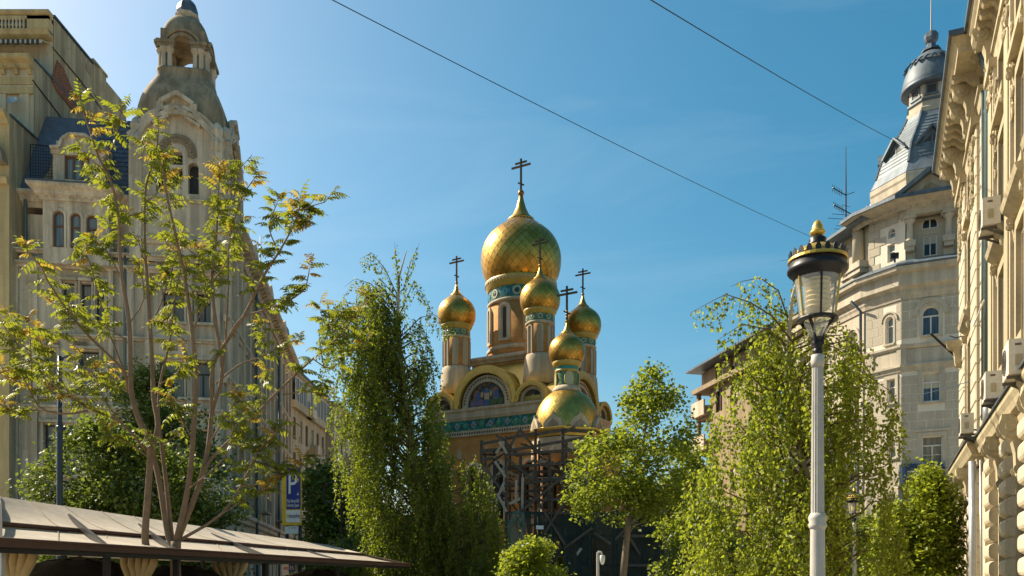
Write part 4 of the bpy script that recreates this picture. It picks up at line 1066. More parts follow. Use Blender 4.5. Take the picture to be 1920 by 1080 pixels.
for k in range(8):   # little ogee gables round the dome foot
    a = toc+R(22+45*k)
    M = FP.Ml @ RZ(a) @ T(2.30, 0, zq(814)) @ RZ(R(90))
    og = [(-.72,0),(.72,0),(.74,.3),(.6,.62),(.3,.86),(.08,1.0),(0,1.22),(-.08,1.0),(-.3,.86),(-.6,.62),(-.74,.3)]
    o = obj('ogee_gable', MB().prism(og, 'y', -.22, .3), M_['church_stone'], CH, M)
    obj('ogee_recess', MB().prism([(p[0]*.62, p[1]*.62+.02) for p in og], 'y', -.25, -.2), M_['plaster_relief'], o)
octo = [(2.5*math.cos(R(22.5+45*k)), 2.5*math.sin(R(22.5+45*k))) for k in range(8)]
FP.part('porch_eaves', MB().sweep(octo[::-1], [(-.1,zq(826)),(.1,zq(826)),(.15,zq(820)),(.4,zq(816)),(.42,zq(812)),(0,zq(808))], True, -1), M_['gold_pale'])
FP.part('porch_frieze', MB().sweep(octo[::-1], [(-.2,zq(852)),(.08,zq(852)),(.1,zq(828)),(-.2,zq(828))], True, -1), M_['church_stone'])
FP.part('porch_soffit', MB().prism([(p[0]*.97, p[1]*.97) for p in octo], 'z', zq(848), zq(815)), M_['church_stone'])
for k in range(8):
    a, b = Vector(octo[k]), Vector(octo[(k+1) % 8])
    mcx = FC.Ml
    wa = FP.Mw @ Vector((b.x,b.y,0)); wb = FP.Mw @ Vector((a.x,a.y,0)); dr_ = wb-wa; LL = dr_.length
    f8 = Frame(CH, wa.x, wa.y, dr_.x, dr_.y)
    f8.part('porch_wall', MB().wall(0, LL, 0, zq(850), [(LL/2-.5, LL/2+.5, 6.5, zq(872), True)], 0, .4), M_['brick_flat'])
    f8.part('porch_opening', MB().prism(arch_pts(LL/2-.52, LL/2+.52, 6.5, zq(872)+.02), 'y', .36, .4), M_['glass_dark'])
    for s in (.12, LL-.12): f8.part('porch_column', MB().lathe([(.2,6.0),(.2,6.3),(.13,6.4),(.13,zq(868)),(.2,zq(862)),(.22,zq(850))], 10, (s,-.1)), M_['church_stone'], True)
    f8.part('porch_sill', MB().box(-.1, LL+.1, -.2, .1, 5.6, 6.0), M_['church_stone'])
    for q in range(3):
        mb = MB(); archring(mb, LL*(q+.5)/3, zq(842), .14, .26, -.2, -.05, 8, z0=zq(850)); f8.part('arcade_arch', mb, M_['church_stone'])
FP.part('porch_link', MB().box(-3.2, 1.8, .6, 6, 0, zq(830)), M_['brick_flat'])

# ------------------------------------------------------------------ timber scaffold round the porch
SF = thing('scaffold', 'weathered timber scaffold wrapped round the church porch', 'scaffold', (XP(1040,57.5), 57.5, 0))
def sbeam(p0, p1, w=.11, m='timber', h=None, name='pole'):
    o = Vector(SF.location); return obj(name, MB().beam(p0-o, p1-o, w, h), M_[m], SF)
def grd(px, D): return Vector((XP(px, D), D, 0))
posts = [(903,826,57.2),(949,818,56.6),(1004,805,57.0),(1055,803,57.0),(1108,806,57.6),(1150,920,58.0),(1205,955,58.6),(1243,955,59.4),(927,842,57.0),(976,850,56.9),(1030,846,57.1),(1082,850,57.4)]
for px, py, D in posts:
    sbeam(W(px,py,D), grd(px,D), .20, 'timber'); sbeam(W(px+7,py+22,D+1.9), grd(px+7,D+1.9), .17, 'timber')
for a, b, D, m in [((903,832),(951,824),56.9,'timber'),((951,822),(1004,812),56.8,'timber'),((1004,815),(1056,806),57.0,'timber'),((1056,806),(1110,810),57.3,'timber'),
        ((949,846),(1110,818),56.8,'timber'),((903,845),(950,842),56.9,'timber'),((945,852),(1000,851),56.7,'timber'),((1000,849),(1110,842),57.0,'timber'),
        ((952,876),(1085,866),56.9,'timber'),((960,885),(1060,884),58.5,'timber'),((950,910),(1085,894),56.9,'timber'),((1055,892),(1110,885),57.2,'timber_pale'),
        ((903,862),(935,858),56.9,'timber'),((905,902),(950,888),56.8,'timber'),((955,942),(1060,935),56.9,'timber'),((950,962),(1120,962),56.8,'timber'),((1000,1005),(1240,1005),57.9,'timber'),((1055,965),(1245,960),58.1,'timber'),((1020,1060),(1240,1060),57.9,'timber'),
        ((905,980),(950,980),56.9,'timber'),((905,935),(950,930),56.9,'timber')]:
    sbeam(W(*a,D-.08), W(*b,D-.08), .18, m, name='ledger')
for a, b, D, m in [((975,806),(1010,850),56.9,'timber'),((975,806),(957,835),56.7,'timber'),((1056,812),(1078,800),57.0,'timber'),((951,860),(1000,900),56.7,'timber'),((978,958),(1090,865),56.6,'timber'),
        ((1056,835),(1100,865),57.1,'timber'),((930,850),(945,828),56.7,'timber_pale'),((937,828),(950,850),56.6,'timber_pale'),((928,865),(948,895),56.7,'timber_pale'),((945,905),(930,940),56.7,'timber_pale'),
        ((932,925),(950,960),56.6,'timber_pale'),((925,955),(940,935),56.7,'timber'),((968,900),(967,945),56.7,'timber_pale'),((980,895),(979,955),56.8,'timber_pale'),((955,945),(975,935),56.6,'timber_pale'),
        ((1005,935),(1060,1022),56.8,'timber'),((1012,1015),(1058,940),56.7,'timber'),((1056,960),(1145,1020),57.2,'timber'),((1145,1020),(1190,975),57.8,'timber'),((1030,1048),(1110,990),57.0,'timber'),((1060,900),(1110,935),57.1,'timber'),
        ((1070,1055),(1090,1028),57.2,'timber_pale'),((1150,960),(1200,1040),58.1,'timber'),((1200,960),(1160,1040),58.2,'timber'),((905,870),(948,930),56.8,'timber'),((912,915),(950,872),56.9,'timber_pale')]:
    sbeam(W(*a,D-.18), W(*b,D-.18), .17, m, name='brace')
rs = random.Random(12)
for k in range(34):
    pa = rs.uniform(905, 1085); pb = pa+rs.uniform(18, 60)*rs.choice((-1, 1)); ya = rs.uniform(850, 955); Dk = rs.choice((57.3, 57.9, 58.6))
    pb = min(max(pb, 903), 1110); yb_ = ya+rs.choice((-38, 38, 0, 0, -20))
    sbeam(W(pa,ya,Dk), W(pb,yb_,Dk+rs.uniform(-.2,.2)), .14, rs.choice(('timber','timber','timber_pale')), name='brace')
for (a, b, py, D) in ((903,950,848,57.4),(950,1108,846,57.2),(950,1108,896,57.2),(950,1108,962,57.2),(1055,1243,1004,58.3)):
    for q in range(5):
        p0 = W(a,py,D+.25*q); p1 = W(b,py,D+.25*q); p1.z = p0.z
        sbeam(p0, p1, .22, 'timber' if q % 2 else 'timber_pale', .05, 'plank')
sbeam(W(925,858,56.7), W(950,846,56.7), .2, 'timber_pale', .05, 'plank'); sbeam(W(928,928,56.6), W(952,915,56.6), .2, 'timber_pale', .05, 'plank')
def netpanel(pts, m, name='debris_net'):
    o = Vector(SF.location); n = 10; mb = MB(); a, b, c, d = pts
    for i in range(n):
        for j in range(n):
            q = []
            for (u, v) in ((i/n,j/n),((i+1)/n,j/n),((i+1)/n,(j+1)/n),(i/n,(j+1)/n)):
                p = a.lerp(b, u).lerp(d.lerp(c, u), v); p = p+Vector((.1*math.sin(9*u+4*v), .14*math.sin(7*u+5*v), .0)); q.append(p-o)
            mb.add(q, [(0,1,2,3)])
    return obj(name, mb, M_[m], SF)
D = 56.3
netpanel([grd(1000,D),grd(1112,57.0),W(1112,965,57.0),W(985,958,D)], 'net_green'); netpanel([grd(1112,57.0),grd(1243,58.9),W(1243,950,58.9),W(1112,965,57.0)], 'net_green')
netpanel([grd(952,56.5),grd(1000,D),W(985,958,D),W(952,975,56.5)], 'net_pale')
netpanel([W(953,962,56.2),W(977,955,56.2),W(976,982,56.2),W(952,990,56.2)], 'net_pale'); netpanel([grd(1243,58.9),grd(1250,61.5),W(1250,945,61.5),W(1243,950,58.9)], 'net_pale')
obj('work_lamp', MB().box(-.25, .25, -.1, .1, -.12, .12), M_['sign_white'], SF, T(*(W(1012,989,56.2)-Vector(SF.location))))
# ------------------------------------------------------------------ grey corner house with the domed turret
P1 = Vector((XP(1690,52.0), 52.0)); dA = Vector((-.6,1)).normalized(); dBv = Vector((2.1625,-1)).normalized(); dS = Vector((-.2125,1)).normalized()
P2 = P1+dA*2.45; P3 = P2+dS*10.0; P4 = P1+dBv*5.2
GH = thing('corner_house', 'grey stone corner house with a zinc-roofed polygonal turret on the right', 'building', (P1.x, P1.y, 0))
GB = Frame(GH, P1.x, P1.y, dBv.x, dBv.y); GA = Frame(GH, P2.x, P2.y, -dA.x, -dA.y); GS = Frame(GH, P3.x, P3.y, -dS.x, -dS.y)
LA, LB, LSs = 2.45, 5.2, 10.0
bz = lambda py: GB.px(1745, py)[1]
bx = lambda px, py=700: GB.px(px, py)[0]
ZK = bz(545)
def ashlar(fr, L, z0, z1, ops, m='stone_grey', h=.56, w=.92):
    r_ = 0; z = z0
    while z < z1-.1:
        hh = min(h, z1-z); x = 0.0; first = True
        while x < L-.05:
            ww = w*(.5 if (r_ % 2 and first) else 1)*(1 if first else 1); first = False
            ww = min(ww, L-x)
            if L-x-ww < .25: ww = L-x
            segs = [(x, x+ww, z, z+hh)]
            for o in ops:
                ns = []
                for (a, b, c, d) in segs:
                    if b <= o[0] or a >= o[1] or d <= o[2] or c >= o[3]: ns.append((a,b,c,d)); continue
                    if a < o[0]-.08: ns.append((a,o[0],c,d))
                    if b > o[1]+.08: ns.append((o[1],b,c,d))
                segs = ns
            for (a, b, c, d) in segs: fr.inst('ashlar_block', block(b-a-.04, d-c-.04, .014, .004, m), a+.02, 0, c+.02)
            x += ww
        z += hh; r_ += 1
# front face B
wB = [(bx(1728),bx(1763),bz(628),bz(573),True),(bx(1729),bx(1764),bz(753),bz(697),False),(bx(1728),bx(1768),bz(870),bz(817),False),(bx(1728),bx(1768),bz(985),bz(925),False)]
GB.part('wall', MB().wall(0, LB, 0, ZK, wB, 0, .28), M_['stone_grey_joint'])
for w, g_, br in zip(wB, ('glass_blue','glass_blue','glass_curtain','glass_curtain'), (0,0,1,1)): window(GB, w[0], w[1], w[2], w[3], .2, w[4], 'frame_white', g_, .085, 1, .66, bars=br)
exB = [(w[0]-.22, w[1]+.22, w[2]-.05, w[3]+.2) for w in wB]+[(-1, 9, bz(692), bz(642))]
ashlar(GB, LB, 0, ZK, exB)
# left face A
ax_ = lambda px, py=650: GA.px(px, py)[0]
azz = lambda py: GA.px(1660, py)[1]
wA = [(ax_(1661),ax_(1675),azz(647),azz(597),True),(ax_(1664),ax_(1679),azz(757),azz(714),False),(ax_(1665),ax_(1680),azz(860),azz(828),False),(ax_(1665),ax_(1680),4,7,False)]
GA.part('wall', MB().wall(0, LA, 0, ZK, wA, 0, .28), M_['stone_grey_joint'])
for w in wA: window(GA, w[0], w[1], w[2], w[3], .2, w[4], 'frame_white', 'glass_pale', .07, 0, .66)
exA = [(w[0]-.18, w[1]+.18, w[2]-.05, w[3]+.2) for w in wA]+[(-1, 9, bz(692), bz(642))]
ashlar(GA, LA, 0, ZK, exA)
for fr, ws in ((GB, wB), (GA, wA)):
    for w in ws:
        cx = (w[0]+w[1])/2; r = (w[1]-w[0])/2
        if w[4]:
            fr.part('arch_moulding', archring(MB(), cx, w[3]-r, r+.01, r+.13, -.05, .02, 12, z0=w[2]), M_['stone_smooth'])
            fr.part('hood_arch', archring(MB(), cx, w[3]-r, r+.22, r+.5 if fr is GB else r+.32, -.10, .0, 12), M_['stone_grey'])
        else:
            mb = MB().box(w[0]-.2, w[0]-.002, -.07, 0, w[2]-.1, w[3]+.2).box(w[1]+.002, w[1]+.2, -.07, 0, w[2]-.1, w[3]+.2).box(w[0]-.2, w[1]+.2, -.072, 0, w[3]+.003, w[3]+.22)
            fr.part('window_surround', mb, M_['stone_smooth'])
            if fr is GB: fr.part('lintel', MB().box(w[0]-.45, w[1]+.45, -.1, 0, w[3]+.25, w[3]+.42), M_['stone_smooth'])
        fr.part('sill', MB().box(w[0]-.12, w[1]+.12, -.14, 0, w[2]-.12, w[2]-.01), M_['stone_smooth'])
# street face S
zs_ = lambda py, px=1600: GS.px(px, py)[1]
sx_ = lambda px, py=650: GS.px(px, py)[0]
wS = [(sx_(1590)-.1, sx_(1607)+.1, zs_(676), zs_(622), True)]
for k in range(1, 9):
    a = wS[0][0]-2.9*k
    if a < .8: break
    wS.append((a, a+wS[0][1]-wS[0][0], wS[0][2], wS[0][3], True))
rows = [(12.0,14.0),(8.0,10.2),(3.6,6.2)]
for w in list(wS):
    for c, d in rows: wS.append((w[0], w[1], c, d, False))
GS.part('wall', MB().wall(0, LSs, 0, ZK, wS, 0, .28), M_['stone_grey'])
for w in wS:
    window(GS, w[0], w[1], w[2], w[3], .2, w[4], 'frame_white', 'glass_curtain' if w[2] > 9 else 'glass_blue', .07, 1, .62)
    cx = (w[0]+w[1])/2; r = (w[1]-w[0])/2
    if w[4]: GS.part('hood_arch', archring(MB(), cx, w[3]-r, r+.12, r+.3, -.1, .0, 12, z0=w[3]-r-.5), M_['stone_smooth'])
    else: GS.part('lintel', MB().box(w[0]-.2, w[1]+.2, -.1, 0, w[3]+.1, w[3]+.28), M_['stone_smooth'])
    GS.part('sill', MB().box(w[0]-.15, w[1]+.15, -.14, 0, w[2]-.14, w[2]-.01), M_['stone_smooth'])
# plan path of the whole front, far end -> near end (outward on the right hand)
rel = lambda p: (p.x-P1.x, p.y-P1.y)
PATH = [rel(P3), rel(P2), rel(P1), rel(P4)]
def gsweep(name, prof, m, path=PATH):
    return obj(name, MB().sweep(path, prof), M_[m], GH)
gsweep('string_course', [(0,bz(692)),(.1,bz(692)),(.14,bz(686)),(.24,bz(684)),(.24,bz(680)),(0,bz(680))], 'stone_smooth')
gsweep('string_course', [(0,bz(650)),(.1,bz(650)),(.2,bz(646)),(.2,bz(642)),(0,bz(641))], 'stone_smooth')
gsweep('apron_panel', [(0,bz(679)),(.05,bz(679)),(.05,bz(651)),(0,bz(651))], 'stone_smooth')
gsweep('cornice', [(0,ZK-.35),(.08,ZK-.35),(.12,ZK-.15),(.2,ZK),(.2,ZK+.18),(.42,ZK+.34),(.5,ZK+.4),(.5,bz(510)),(.85,bz(507)),(.9,bz(500)),(0,bz(500))], 'stone_smooth')
zc = bz(500)
gsweep('zinc_ledge', [(0,zc+.02),(.96,zc+.02),(.96,zc+.10),(-.1,bz(480)),(-.1,zc)], 'zinc')
dn = block(.2, .24, .22, .02, 'stone_smooth')
for fr, L in ((GB,LB),(GA,LA)):
    for k in range(int(L/.36)): fr.inst('dentil', dn, .06+k*.36, -.24, ZK+.36)
for k in range(26): GS.inst('dentil', dn, LSs-.3-k*.36, -.24, ZK+.36)
for px in (1640, 1692):
    pass
GA.part('pilaster', MB().box(LA-.25, LA+.04, -.11, .1, bz(692)+.05, bz(640)), M_['stone_smooth']); GB.part('pilaster', MB().box(-.04, .3, -.11, .1, bz(692)+.05, bz(640)), M_['stone_smooth'])
GA.part('pilaster', MB().box(.25, .6, -.11, .1, bz(692)+.05, bz(640)), M_['stone_smooth']); GB.part('pilaster', MB().box(3.0, 3.35, -.11, .1, bz(692)+.05, bz(640)), M_['stone_smooth'])
pipe(GS, 'drainpipe', [(LSs-.3,-.9,ZK+.3),(LSs-.3,-.2,ZK-.3),(LSs-.3,-.2,bz(660)),(LSs-.5,-.3,bz(668)),(LSs-.5,-.2,0)], .09, 'zinc')
# --- attic storey above the zinc ledge: loggia on B, window on A, dormer range on S
z0, z1 = bz(484), bz(388)
in_ = .25
wl = [(bx(1731,460), bx(1758,460), bz(473), bz(433), False), (bx(1728,410), bx(1760,410), bz(421), bz(398), True)]
lo = (bx(1714,400), bx(1768,400), bz(478), bz(381))
GB.part('attic_wall', MB().wall(-.0, LB, z0-.6, z1+.25, wl, in_+.35, .25), M_['stone_grey'])
for w, mu in zip(wl, (1,1)): window(GB, w[0], w[1], w[2], w[3], in_+.5, w[4], 'frame_white', 'glass_dark', .075, mu, 0)
mb = MB(); LBx = bx(1800, 400)
cxl = (lo[0]+lo[1])/2; rl = (lo[1]-lo[0])/2
mb.wall(0, LB, bz(405), z1+.25, [(lo[0], lo[1], bz(405)-.01, bz(381), False)], in_, .35)
at = GB.part('attic_arch_wall', mb, M_['stone_grey'])
mb = MB()
ar = [(lo[0], bz(405)), (lo[0]+.05, bz(393)), (lo[0]+.25, bz(386)), (lo[0]+.5, bz(383)), (lo[1]-.5, bz(383)), (lo[1]-.25, bz(386)), (lo[1]-.05, bz(393)), (lo[1], bz(405))]
for (xa_, za_), (xb_, zb_) in zip(ar, ar[1:]): mb.beam((xa_,in_-.03,za_), (xb_,in_-.03,zb_), .2, .16)
GB.part('arch_moulding', mb, M_['stone_smooth'])
for px in (1706, 1779):
    x = bx(px, 440)
    GB.part('column', MB().lathe([(.24,bz(447)),(.24,bz(443)),(.19,bz(441)),(.17,bz(414)),(.22,bz(411)),(.3,bz(408)),(.3,bz(404))], 16, (x,in_-.12)), M_['stone_smooth'], True)
    GB.part('column_base', MB().box(x-.32, x+.32, in_-.5, in_+.35, bz(458), bz(447)).box(x-.26, x+.26, in_-.42, in_+.35, bz(466), bz(458)), M_['stone_smooth'])
    GB.part('column_capital', MB().box(x-.34, x+.34, in_-.44, in_+.3, bz(404), bz(399)), M_['stone_smooth'])
    GB.part('pier', MB().box(x-.28, x+.28, in_-.02, in_+.35, z0-.5, bz(466)), M_['stone_grey'])
# attic on A
wAt = [(ax_(1659,460), ax_(1673,460), azz(492), azz(459), False), (ax_(1661,440), ax_(1674,440), azz(447), azz(430), True)]
GA.part('attic_wall', MB().wall(0, LA+.1, z0-.6, z1+.25, wAt, in_, .3), M_['stone_grey_joint'])
for w in wAt: window(GA, w[0], w[1], w[2], w[3], in_+.2, w[4], 'frame_white', 'glass_pale', .06, 0, .6)
r_ = 0; z = z0
while z < z1:
    for c_ in range(3):
        a = c_*.83-(.4 if r_ % 2 else 0); b = a+.81; a = max(a, 0); b = min(b, LA)
        if b-a > .15 and not any(a < w[1]+.1 and b > w[0]-.1 and z < w[3]+.1 and z+.5 > w[2]-.1 for w in wAt): GA.inst('ashlar_block', block(b-a, .5, .03, .012, 'stone_grey'), a, in_, z)
    z += .52; r_ += 1
# eaves of the turret: broad soffit with pediment over B
tp = [rel(P2-dS*-1.2), rel(P2), rel(P1), rel(P4)]
gsweep('turret_eaves', [(0,z1+.05),(.15,z1+.05),(.25,z1+.25),(.55,z1+.35),(1.0,z1+.42),(1.05,z1+.58),(0,z1+.7)], 'stone_smooth', tp)
gsweep('eaves_gutter', [(1.05,z1+.43),(1.13,z1+.43),(1.13,z1+.64),(1.05,z1+.64)], 'zinc_dark', tp)
for k in range(11): GB.inst('dentil', block(.16,.16,.2,.01,'stone_smooth'), bx(1700,390)+k*.28, in_-.32, z1+.08)
for k in range(7): GA.inst('dentil', block(.16,.16,.2,.01,'stone_smooth'), .15+k*.33, -.05, z1+.08)
g0, g1, gz0, gz1 = bx(1690,375)-.1, bx(1785,375)+.5, z1+.55, bz(332)
gm = (g0+g1)/2
pd = GB.part('pediment', MB().prism([(g0,gz0),(g1,gz0),(gm,gz1)], 'y', -.55, 1.2), M_['stone_smooth'])
mb = MB().beam((g0-.2,-.75,gz0+.05), (gm,-.75,gz1+.15), .6, .22).beam((g1+.2,-.75,gz0+.05), (gm,-.75,gz1+.15), .6, .22); GB.part('raking_cornice', mb, M_['zinc'], parent=pd)
GB.part('tympanum_relief', MB().prism([(g0+.8,gz0+.12),(g1-.8,gz0+.12),(gm,gz1-.55)], 'y', -.62, -.5), M_['plaster_relief'], parent=pd)
# turret roof: octagonal, bell-cast, then a drum with square windows, then a ribbed dome
TCx, TD = XP(1746, 54.2), 54.2
FTu = Frame(GH, TCx, TD, dBv.x, dBv.y)
tz = lambda py: ZP(py, 53.0)
def octo_l(prof, n=8): return MB().lathe(prof, n, rot=R(22.5))
rz = lambda px_half: px_half/FOC*53.6*1.04
FTu.part('turret_base', octo_l([(rz(103),tz(420)),(rz(103),tz(352)),(rz(100),tz(350))]), M_['stone_smooth'])
FTu.part('turret_base_cornice', octo_l([(rz(103),tz(372)),(rz(107),tz(368)),(rz(108),tz(356)),(rz(110),tz(352)),(rz(110),tz(343)),(rz(104),tz(339))]), M_['stone_smooth'])
tr = FTu.part('turret_roof', octo_l([(rz(109),tz(341)),(rz(99),tz(320)),(rz(93),tz(299)),(rz(86),tz(279)),(rz(70),tz(254)),(rz(57),tz(234)),(rz(47),tz(214)),(rz(43),tz(204))]), M_['zinc'])
for k in range(8):   # hip rolls
    a = R(22.5+45*k)
    FTu.part('hip_roll', MB().tube([(r*math.cos(a), r*math.sin(a), z) for r, z in ((rz(99),tz(320)),(rz(93),tz(299)),(rz(86),tz(279)),(rz(70),tz(254)),(rz(57),tz(234)),(rz(47),tz(214)),(rz(43),tz(204)))], .09, 6), M_['zinc'], parent=tr)
    for q in range(13):
        py = 312-q*7.6; r = rz(float(np.interp(py, [204,214,234,254,279,299,320], [43,47,57,70,86,93,99])))*math.cos(R(22.5))
        a2 = a+R(45); p0 = Vector((r/math.cos(R(22.5))*math.cos(a), r/math.cos(R(22.5))*math.sin(a), tz(py))); p1 = Vector((r/math.cos(R(22.5))*math.cos(a2), r/math.cos(R(22.5))*math.sin(a2), tz(py)))
        FTu.part('roof_course', MB().beam(p0, p1, .05, .05), M_['zinc'], parent=tr)
FTu.part('turret_drum', octo_l([(rz(44),tz(208)),(rz(44),tz(198)),(rz(40),tz(195)),(rz(39),tz(146))]), M_['stone_smooth'])
FTu.part('drum_band', octo_l([(rz(39),tz(186)),(rz(43),tz(184)),(rz(43),tz(181)),(rz(39),tz(180))]), M_['zinc'])
for k in range(8):
    a = R(45*k); ap = rz(39)*math.cos(R(22.5))
    M = FTu.Ml @ RZ(a) @ T(ap, 0, tz(165)) @ RZ(R(90))
    o = obj('drum_window', MB().box(-.34, -.24, -.06, .05, -.3, .3).box(.24, .34, -.06, .05, -.3, .3).box(-.34, .34, -.062, .05, .24, .34).box(-.4, .4, -.1, .05, -.38, -.26), M_['zinc'], GH, M)
    obj('pane', MB().box(-.25, .25, -.02, .03, -.28, .26), M_['frame_dark'], o)
    # dormer on each roof slope
    r0 = rz(84)*math.cos(R(22.5))
    Mo = FTu.Ml @ RZ(a) @ T(r0, 0, tz(296)) @ RZ(R(90))
    mb = MB().prism([(-.75,0),(.75,0),(.75,.35),(0,1.15),(-.75,.35)], 'y', -.1, 1.1)
    o = obj('roof_dormer', mb, M_['zinc'], GH, Mo)
    obj('dormer_hood', MB().beam((-.95,-.2,.28), (0,-.2,1.28), .4, .12).beam((.95,-.2,.28), (0,-.2,1.28), .4, .12).box(-.85,.85,-.22,-.1,-.1,.02), M_['zinc'], o)
    obj('dormer_pane', MB().prism([(-.5,.08),(.5,.08),(.5,.35),(0,.85),(-.5,.35)], 'y', -.13, -.1), M_['frame_dark'], o)
    obj('dormer_mullion', MB().box(-.04,.04,-.16,-.13,.08,.8), M_['zinc'], o)
dm = FTu.part('turret_dome', MB().lathe([(rz(39),tz(150)),(rz(48),tz(153)),(rz(50),tz(149)),(rz(49),tz(138)),(rz(45),tz(120)),(rz(37),tz(102)),(rz(25),tz(86)),(rz(12),tz(77)),(.2,tz(74))], 32), M_['zinc'], True)
FTu.part('dome_rim', MB().lathe([(rz(49),tz(154)),(rz(51),tz(152)),(rz(51),tz(147)),(rz(49),tz(145))], 32), M_['zinc_dark'], True)
for k in range(24):
    a = 2*math.pi*k/24
    z1_, r1_ = tz(101), rz(38)
    c = obj('dome_scallop', MB().prism([(-.18,0),(.18,0),(0,-.34)], 'y', -.05, .05), M_['zinc_dark'], GH, FTu.Ml @ RZ(a) @ T(r1_+.06,0,z1_) @ RZ(R(90)) @ Matrix.Rotation(R(-38), 4, 'X'))
FTu.part('finial', MB().lathe([(.62,tz(76)),(.55,tz(71)),(.3,tz(68)),(.26,tz(60)),(.36,tz(56)),(.42,tz(50)),(.42,tz(42)),(.3,tz(38)),(.1,tz(36))], 8), M_['zinc_dark'])
FTu.part('lightning_rod', MB().tube([(0,0,tz(38)),(0,0,tz(-10)),(0,0,tz(-50))], [.05,.035,.02], 5), M_['iron_black'])
# roof range behind on S with two attic windows and a small loggia
zr = bz(480)
ws = [(LSs-4.7,LSs-4.0,zr+.5,zr+2.3),(LSs-3.3,LSs-2.6,zr+.7,zr+2.6)]
GS.part('attic_wall', MB().wall(LSs-5.4, LSs, zr-.5, zr+3.2, ws, .5, .25), M_['stone_smooth'])
for w in ws: window(GS, *w, .7, False, 'frame_white', 'glass_dark', .07, 1, .6); GS.part('sill', MB().box(w[0]-.1, w[1]+.1, .36, .5, w[2]-.14, w[2]-.01), M_['stone_smooth'])
GS.part('balcony', MB().box(LSs-1.9, LSs-.3, -.3, .5, zr+.5, zr+.9).box(LSs-1.7, LSs-.4, -.2, .5, zr+.2, zr+.5), M_['stone_smooth'])
GS.part('balcony_pier', MB().lathe([(.38,zr+.9),(.36,zr+2.9),(.42,zr+3.1)], 14, (LSs-1.2,.25)), M_['stone_smooth'], True)
GS.part('attic_roof', MB().prism([(-.7,zr+3.2),(-.7,zr+3.4),(3.0,zr+5.2),(6,zr+5.3),(6,zr+3.2)], 'x', LSs-5.8, LSs+.5), M_['zinc'])
ct = MB().box(-.08,.08,-.05,.05,0,.5).lathe([(.05,.5),(.16,.62),(.12,.78),(.02,.95)], 6).box(-.22,.22,-.04,.04,.3,.38).mesh('roof_cresting'); ct.materials.append(M_['galv'])
for k in range(7): GS.inst('roof_cresting', ct, LSs-3.2+k*.5, 1.9, zr+4.6)
GS.part('roof', MB().prism([(-.6,zc+.1),(-.6,zc+.3),(4,zc+2.4),(9,zc+2.6),(9,zc+.1)], 'x', -.4, LSs-5.8), M_['zinc_dark'])
GS.part('end_wall', MB().box(0, .3, .3, 9, 0, ZK+1), M_['brown_plaster'])
obj('back_wall', MB().add([(*rel(P4),0),(*rel(P4+Vector((4,8))),0),(*rel(P4+Vector((4,8))),ZK+4),(*rel(P4),ZK+4)], [(0,1,2,3)]), M_['stone_smooth'], GH)
GB.part('turret_core', MB().box(.2, LB, .9, 4.5, ZK, z1+.6), M_['stone_smooth'])
GB.inst('floodlight', MB().box(-.22,.22,-.12,.12,0,.3).box(-.05,.05,-.03,.03,-.25,0).mesh('floodlight'), -.35, -.75, zc+.55, M_['iron_black'])
# blue banner hung on the house
bn = Frame(GH, P1.x, P1.y, dBv.x, dBv.y)
q0, q1 = GB.px(1686, 900)[0], GB.px(1772, 900)[0]
BN = thing('banner', 'dark blue cloth banner under the lowest visible windows of the grey house', 'banner', tuple(GB.Mw @ Vector((0,-.35,bz(935)))))
fb = Frame(BN, (GB.Mw @ Vector((0,-.35,0))).x, (GB.Mw @ Vector((0,-.35,0))).y, dBv.x, dBv.y)
mb = MB(); n = 14
for i in range(n):
    a, b = q0+(q1-q0)*i/n, q0+(q1-q0)*(i+1)/n; f_ = lambda x: -.06*math.sin(x*5)-.03*math.sin(x*11)
    mb.add([(a,f_(a),bz(945)),(b,f_(b),bz(945)),(b,f_(b),bz(868)),(a,f_(a),bz(870))], [(0,1,2,3)])
fb.part('cloth', mb, M_['banner_blue'])
rr = random.Random(4)
for r_ in range(3):
    x = fb.px(1701, 880)[0]
    while x < fb.px(1738, 880)[0]:
        w = rr.uniform(.05,.16); fb.part('print_stroke', MB().box(x, x+w, -.125, -.12, bz(884+r_*5)-.05, bz(884+r_*5)+.04), M_['sign_white'], kind='stuff'); x += w+.05
# ------------------------------------------------------------------ brown apartment block with corner balconies, end of the right side
AB0 = P3+dS*-.4
AB = thing('balcony_block', 'brown apartment block with open corner balconies behind the right-hand birch', 'building', (AB0.x, AB0.y, 0))
eD = 78.8; e0 = Vector((XP(1318,eD), eD))
ab = Frame(AB, e0.x, e0.y, .2125/1.022, -1/1.022)
La = 14.4; zt = lambda py: ZP(py, eD)
zr_ = zt(697)
wo = [(a, a+1.3, z, z+2.0) for a in (3.4, 6.2, 9.0, 11.8) for z in (2, 5.6, 9.2, zt(788), zt(725)-.6)]
ab.part('wall', MB().wall(2.2, La, 0, zr_-.3, wo, -.35, .25), M_['brown_plaster'])
for w in wo: window(ab, *w, -.15, False, 'frame_brown', 'glass_dark', .07, 1, .0)
ab.part('end_wall', MB().box(2.2, 2.5, -.33, 6, 0, zr_-.3), M_['brown_plaster'])
ab.part('top_wall', MB().box(.4, 2.2, -.3, 4, zt(735), zr_-.3), M_['brown_plaster'])
ab.part('roof', MB().prism([(-1.5,zr_-.15),(-1.5,zr_+.02),(2,zr_+1.3),(7,zr_+1.4),(7,zr_-.3)], 'x', -.5, La), M_['zinc_dark'])
ab.part('cornice', MB().box(-.3, La, -1.0, 3.8, zt(741), zt(733)), M_['brown_plaster'])
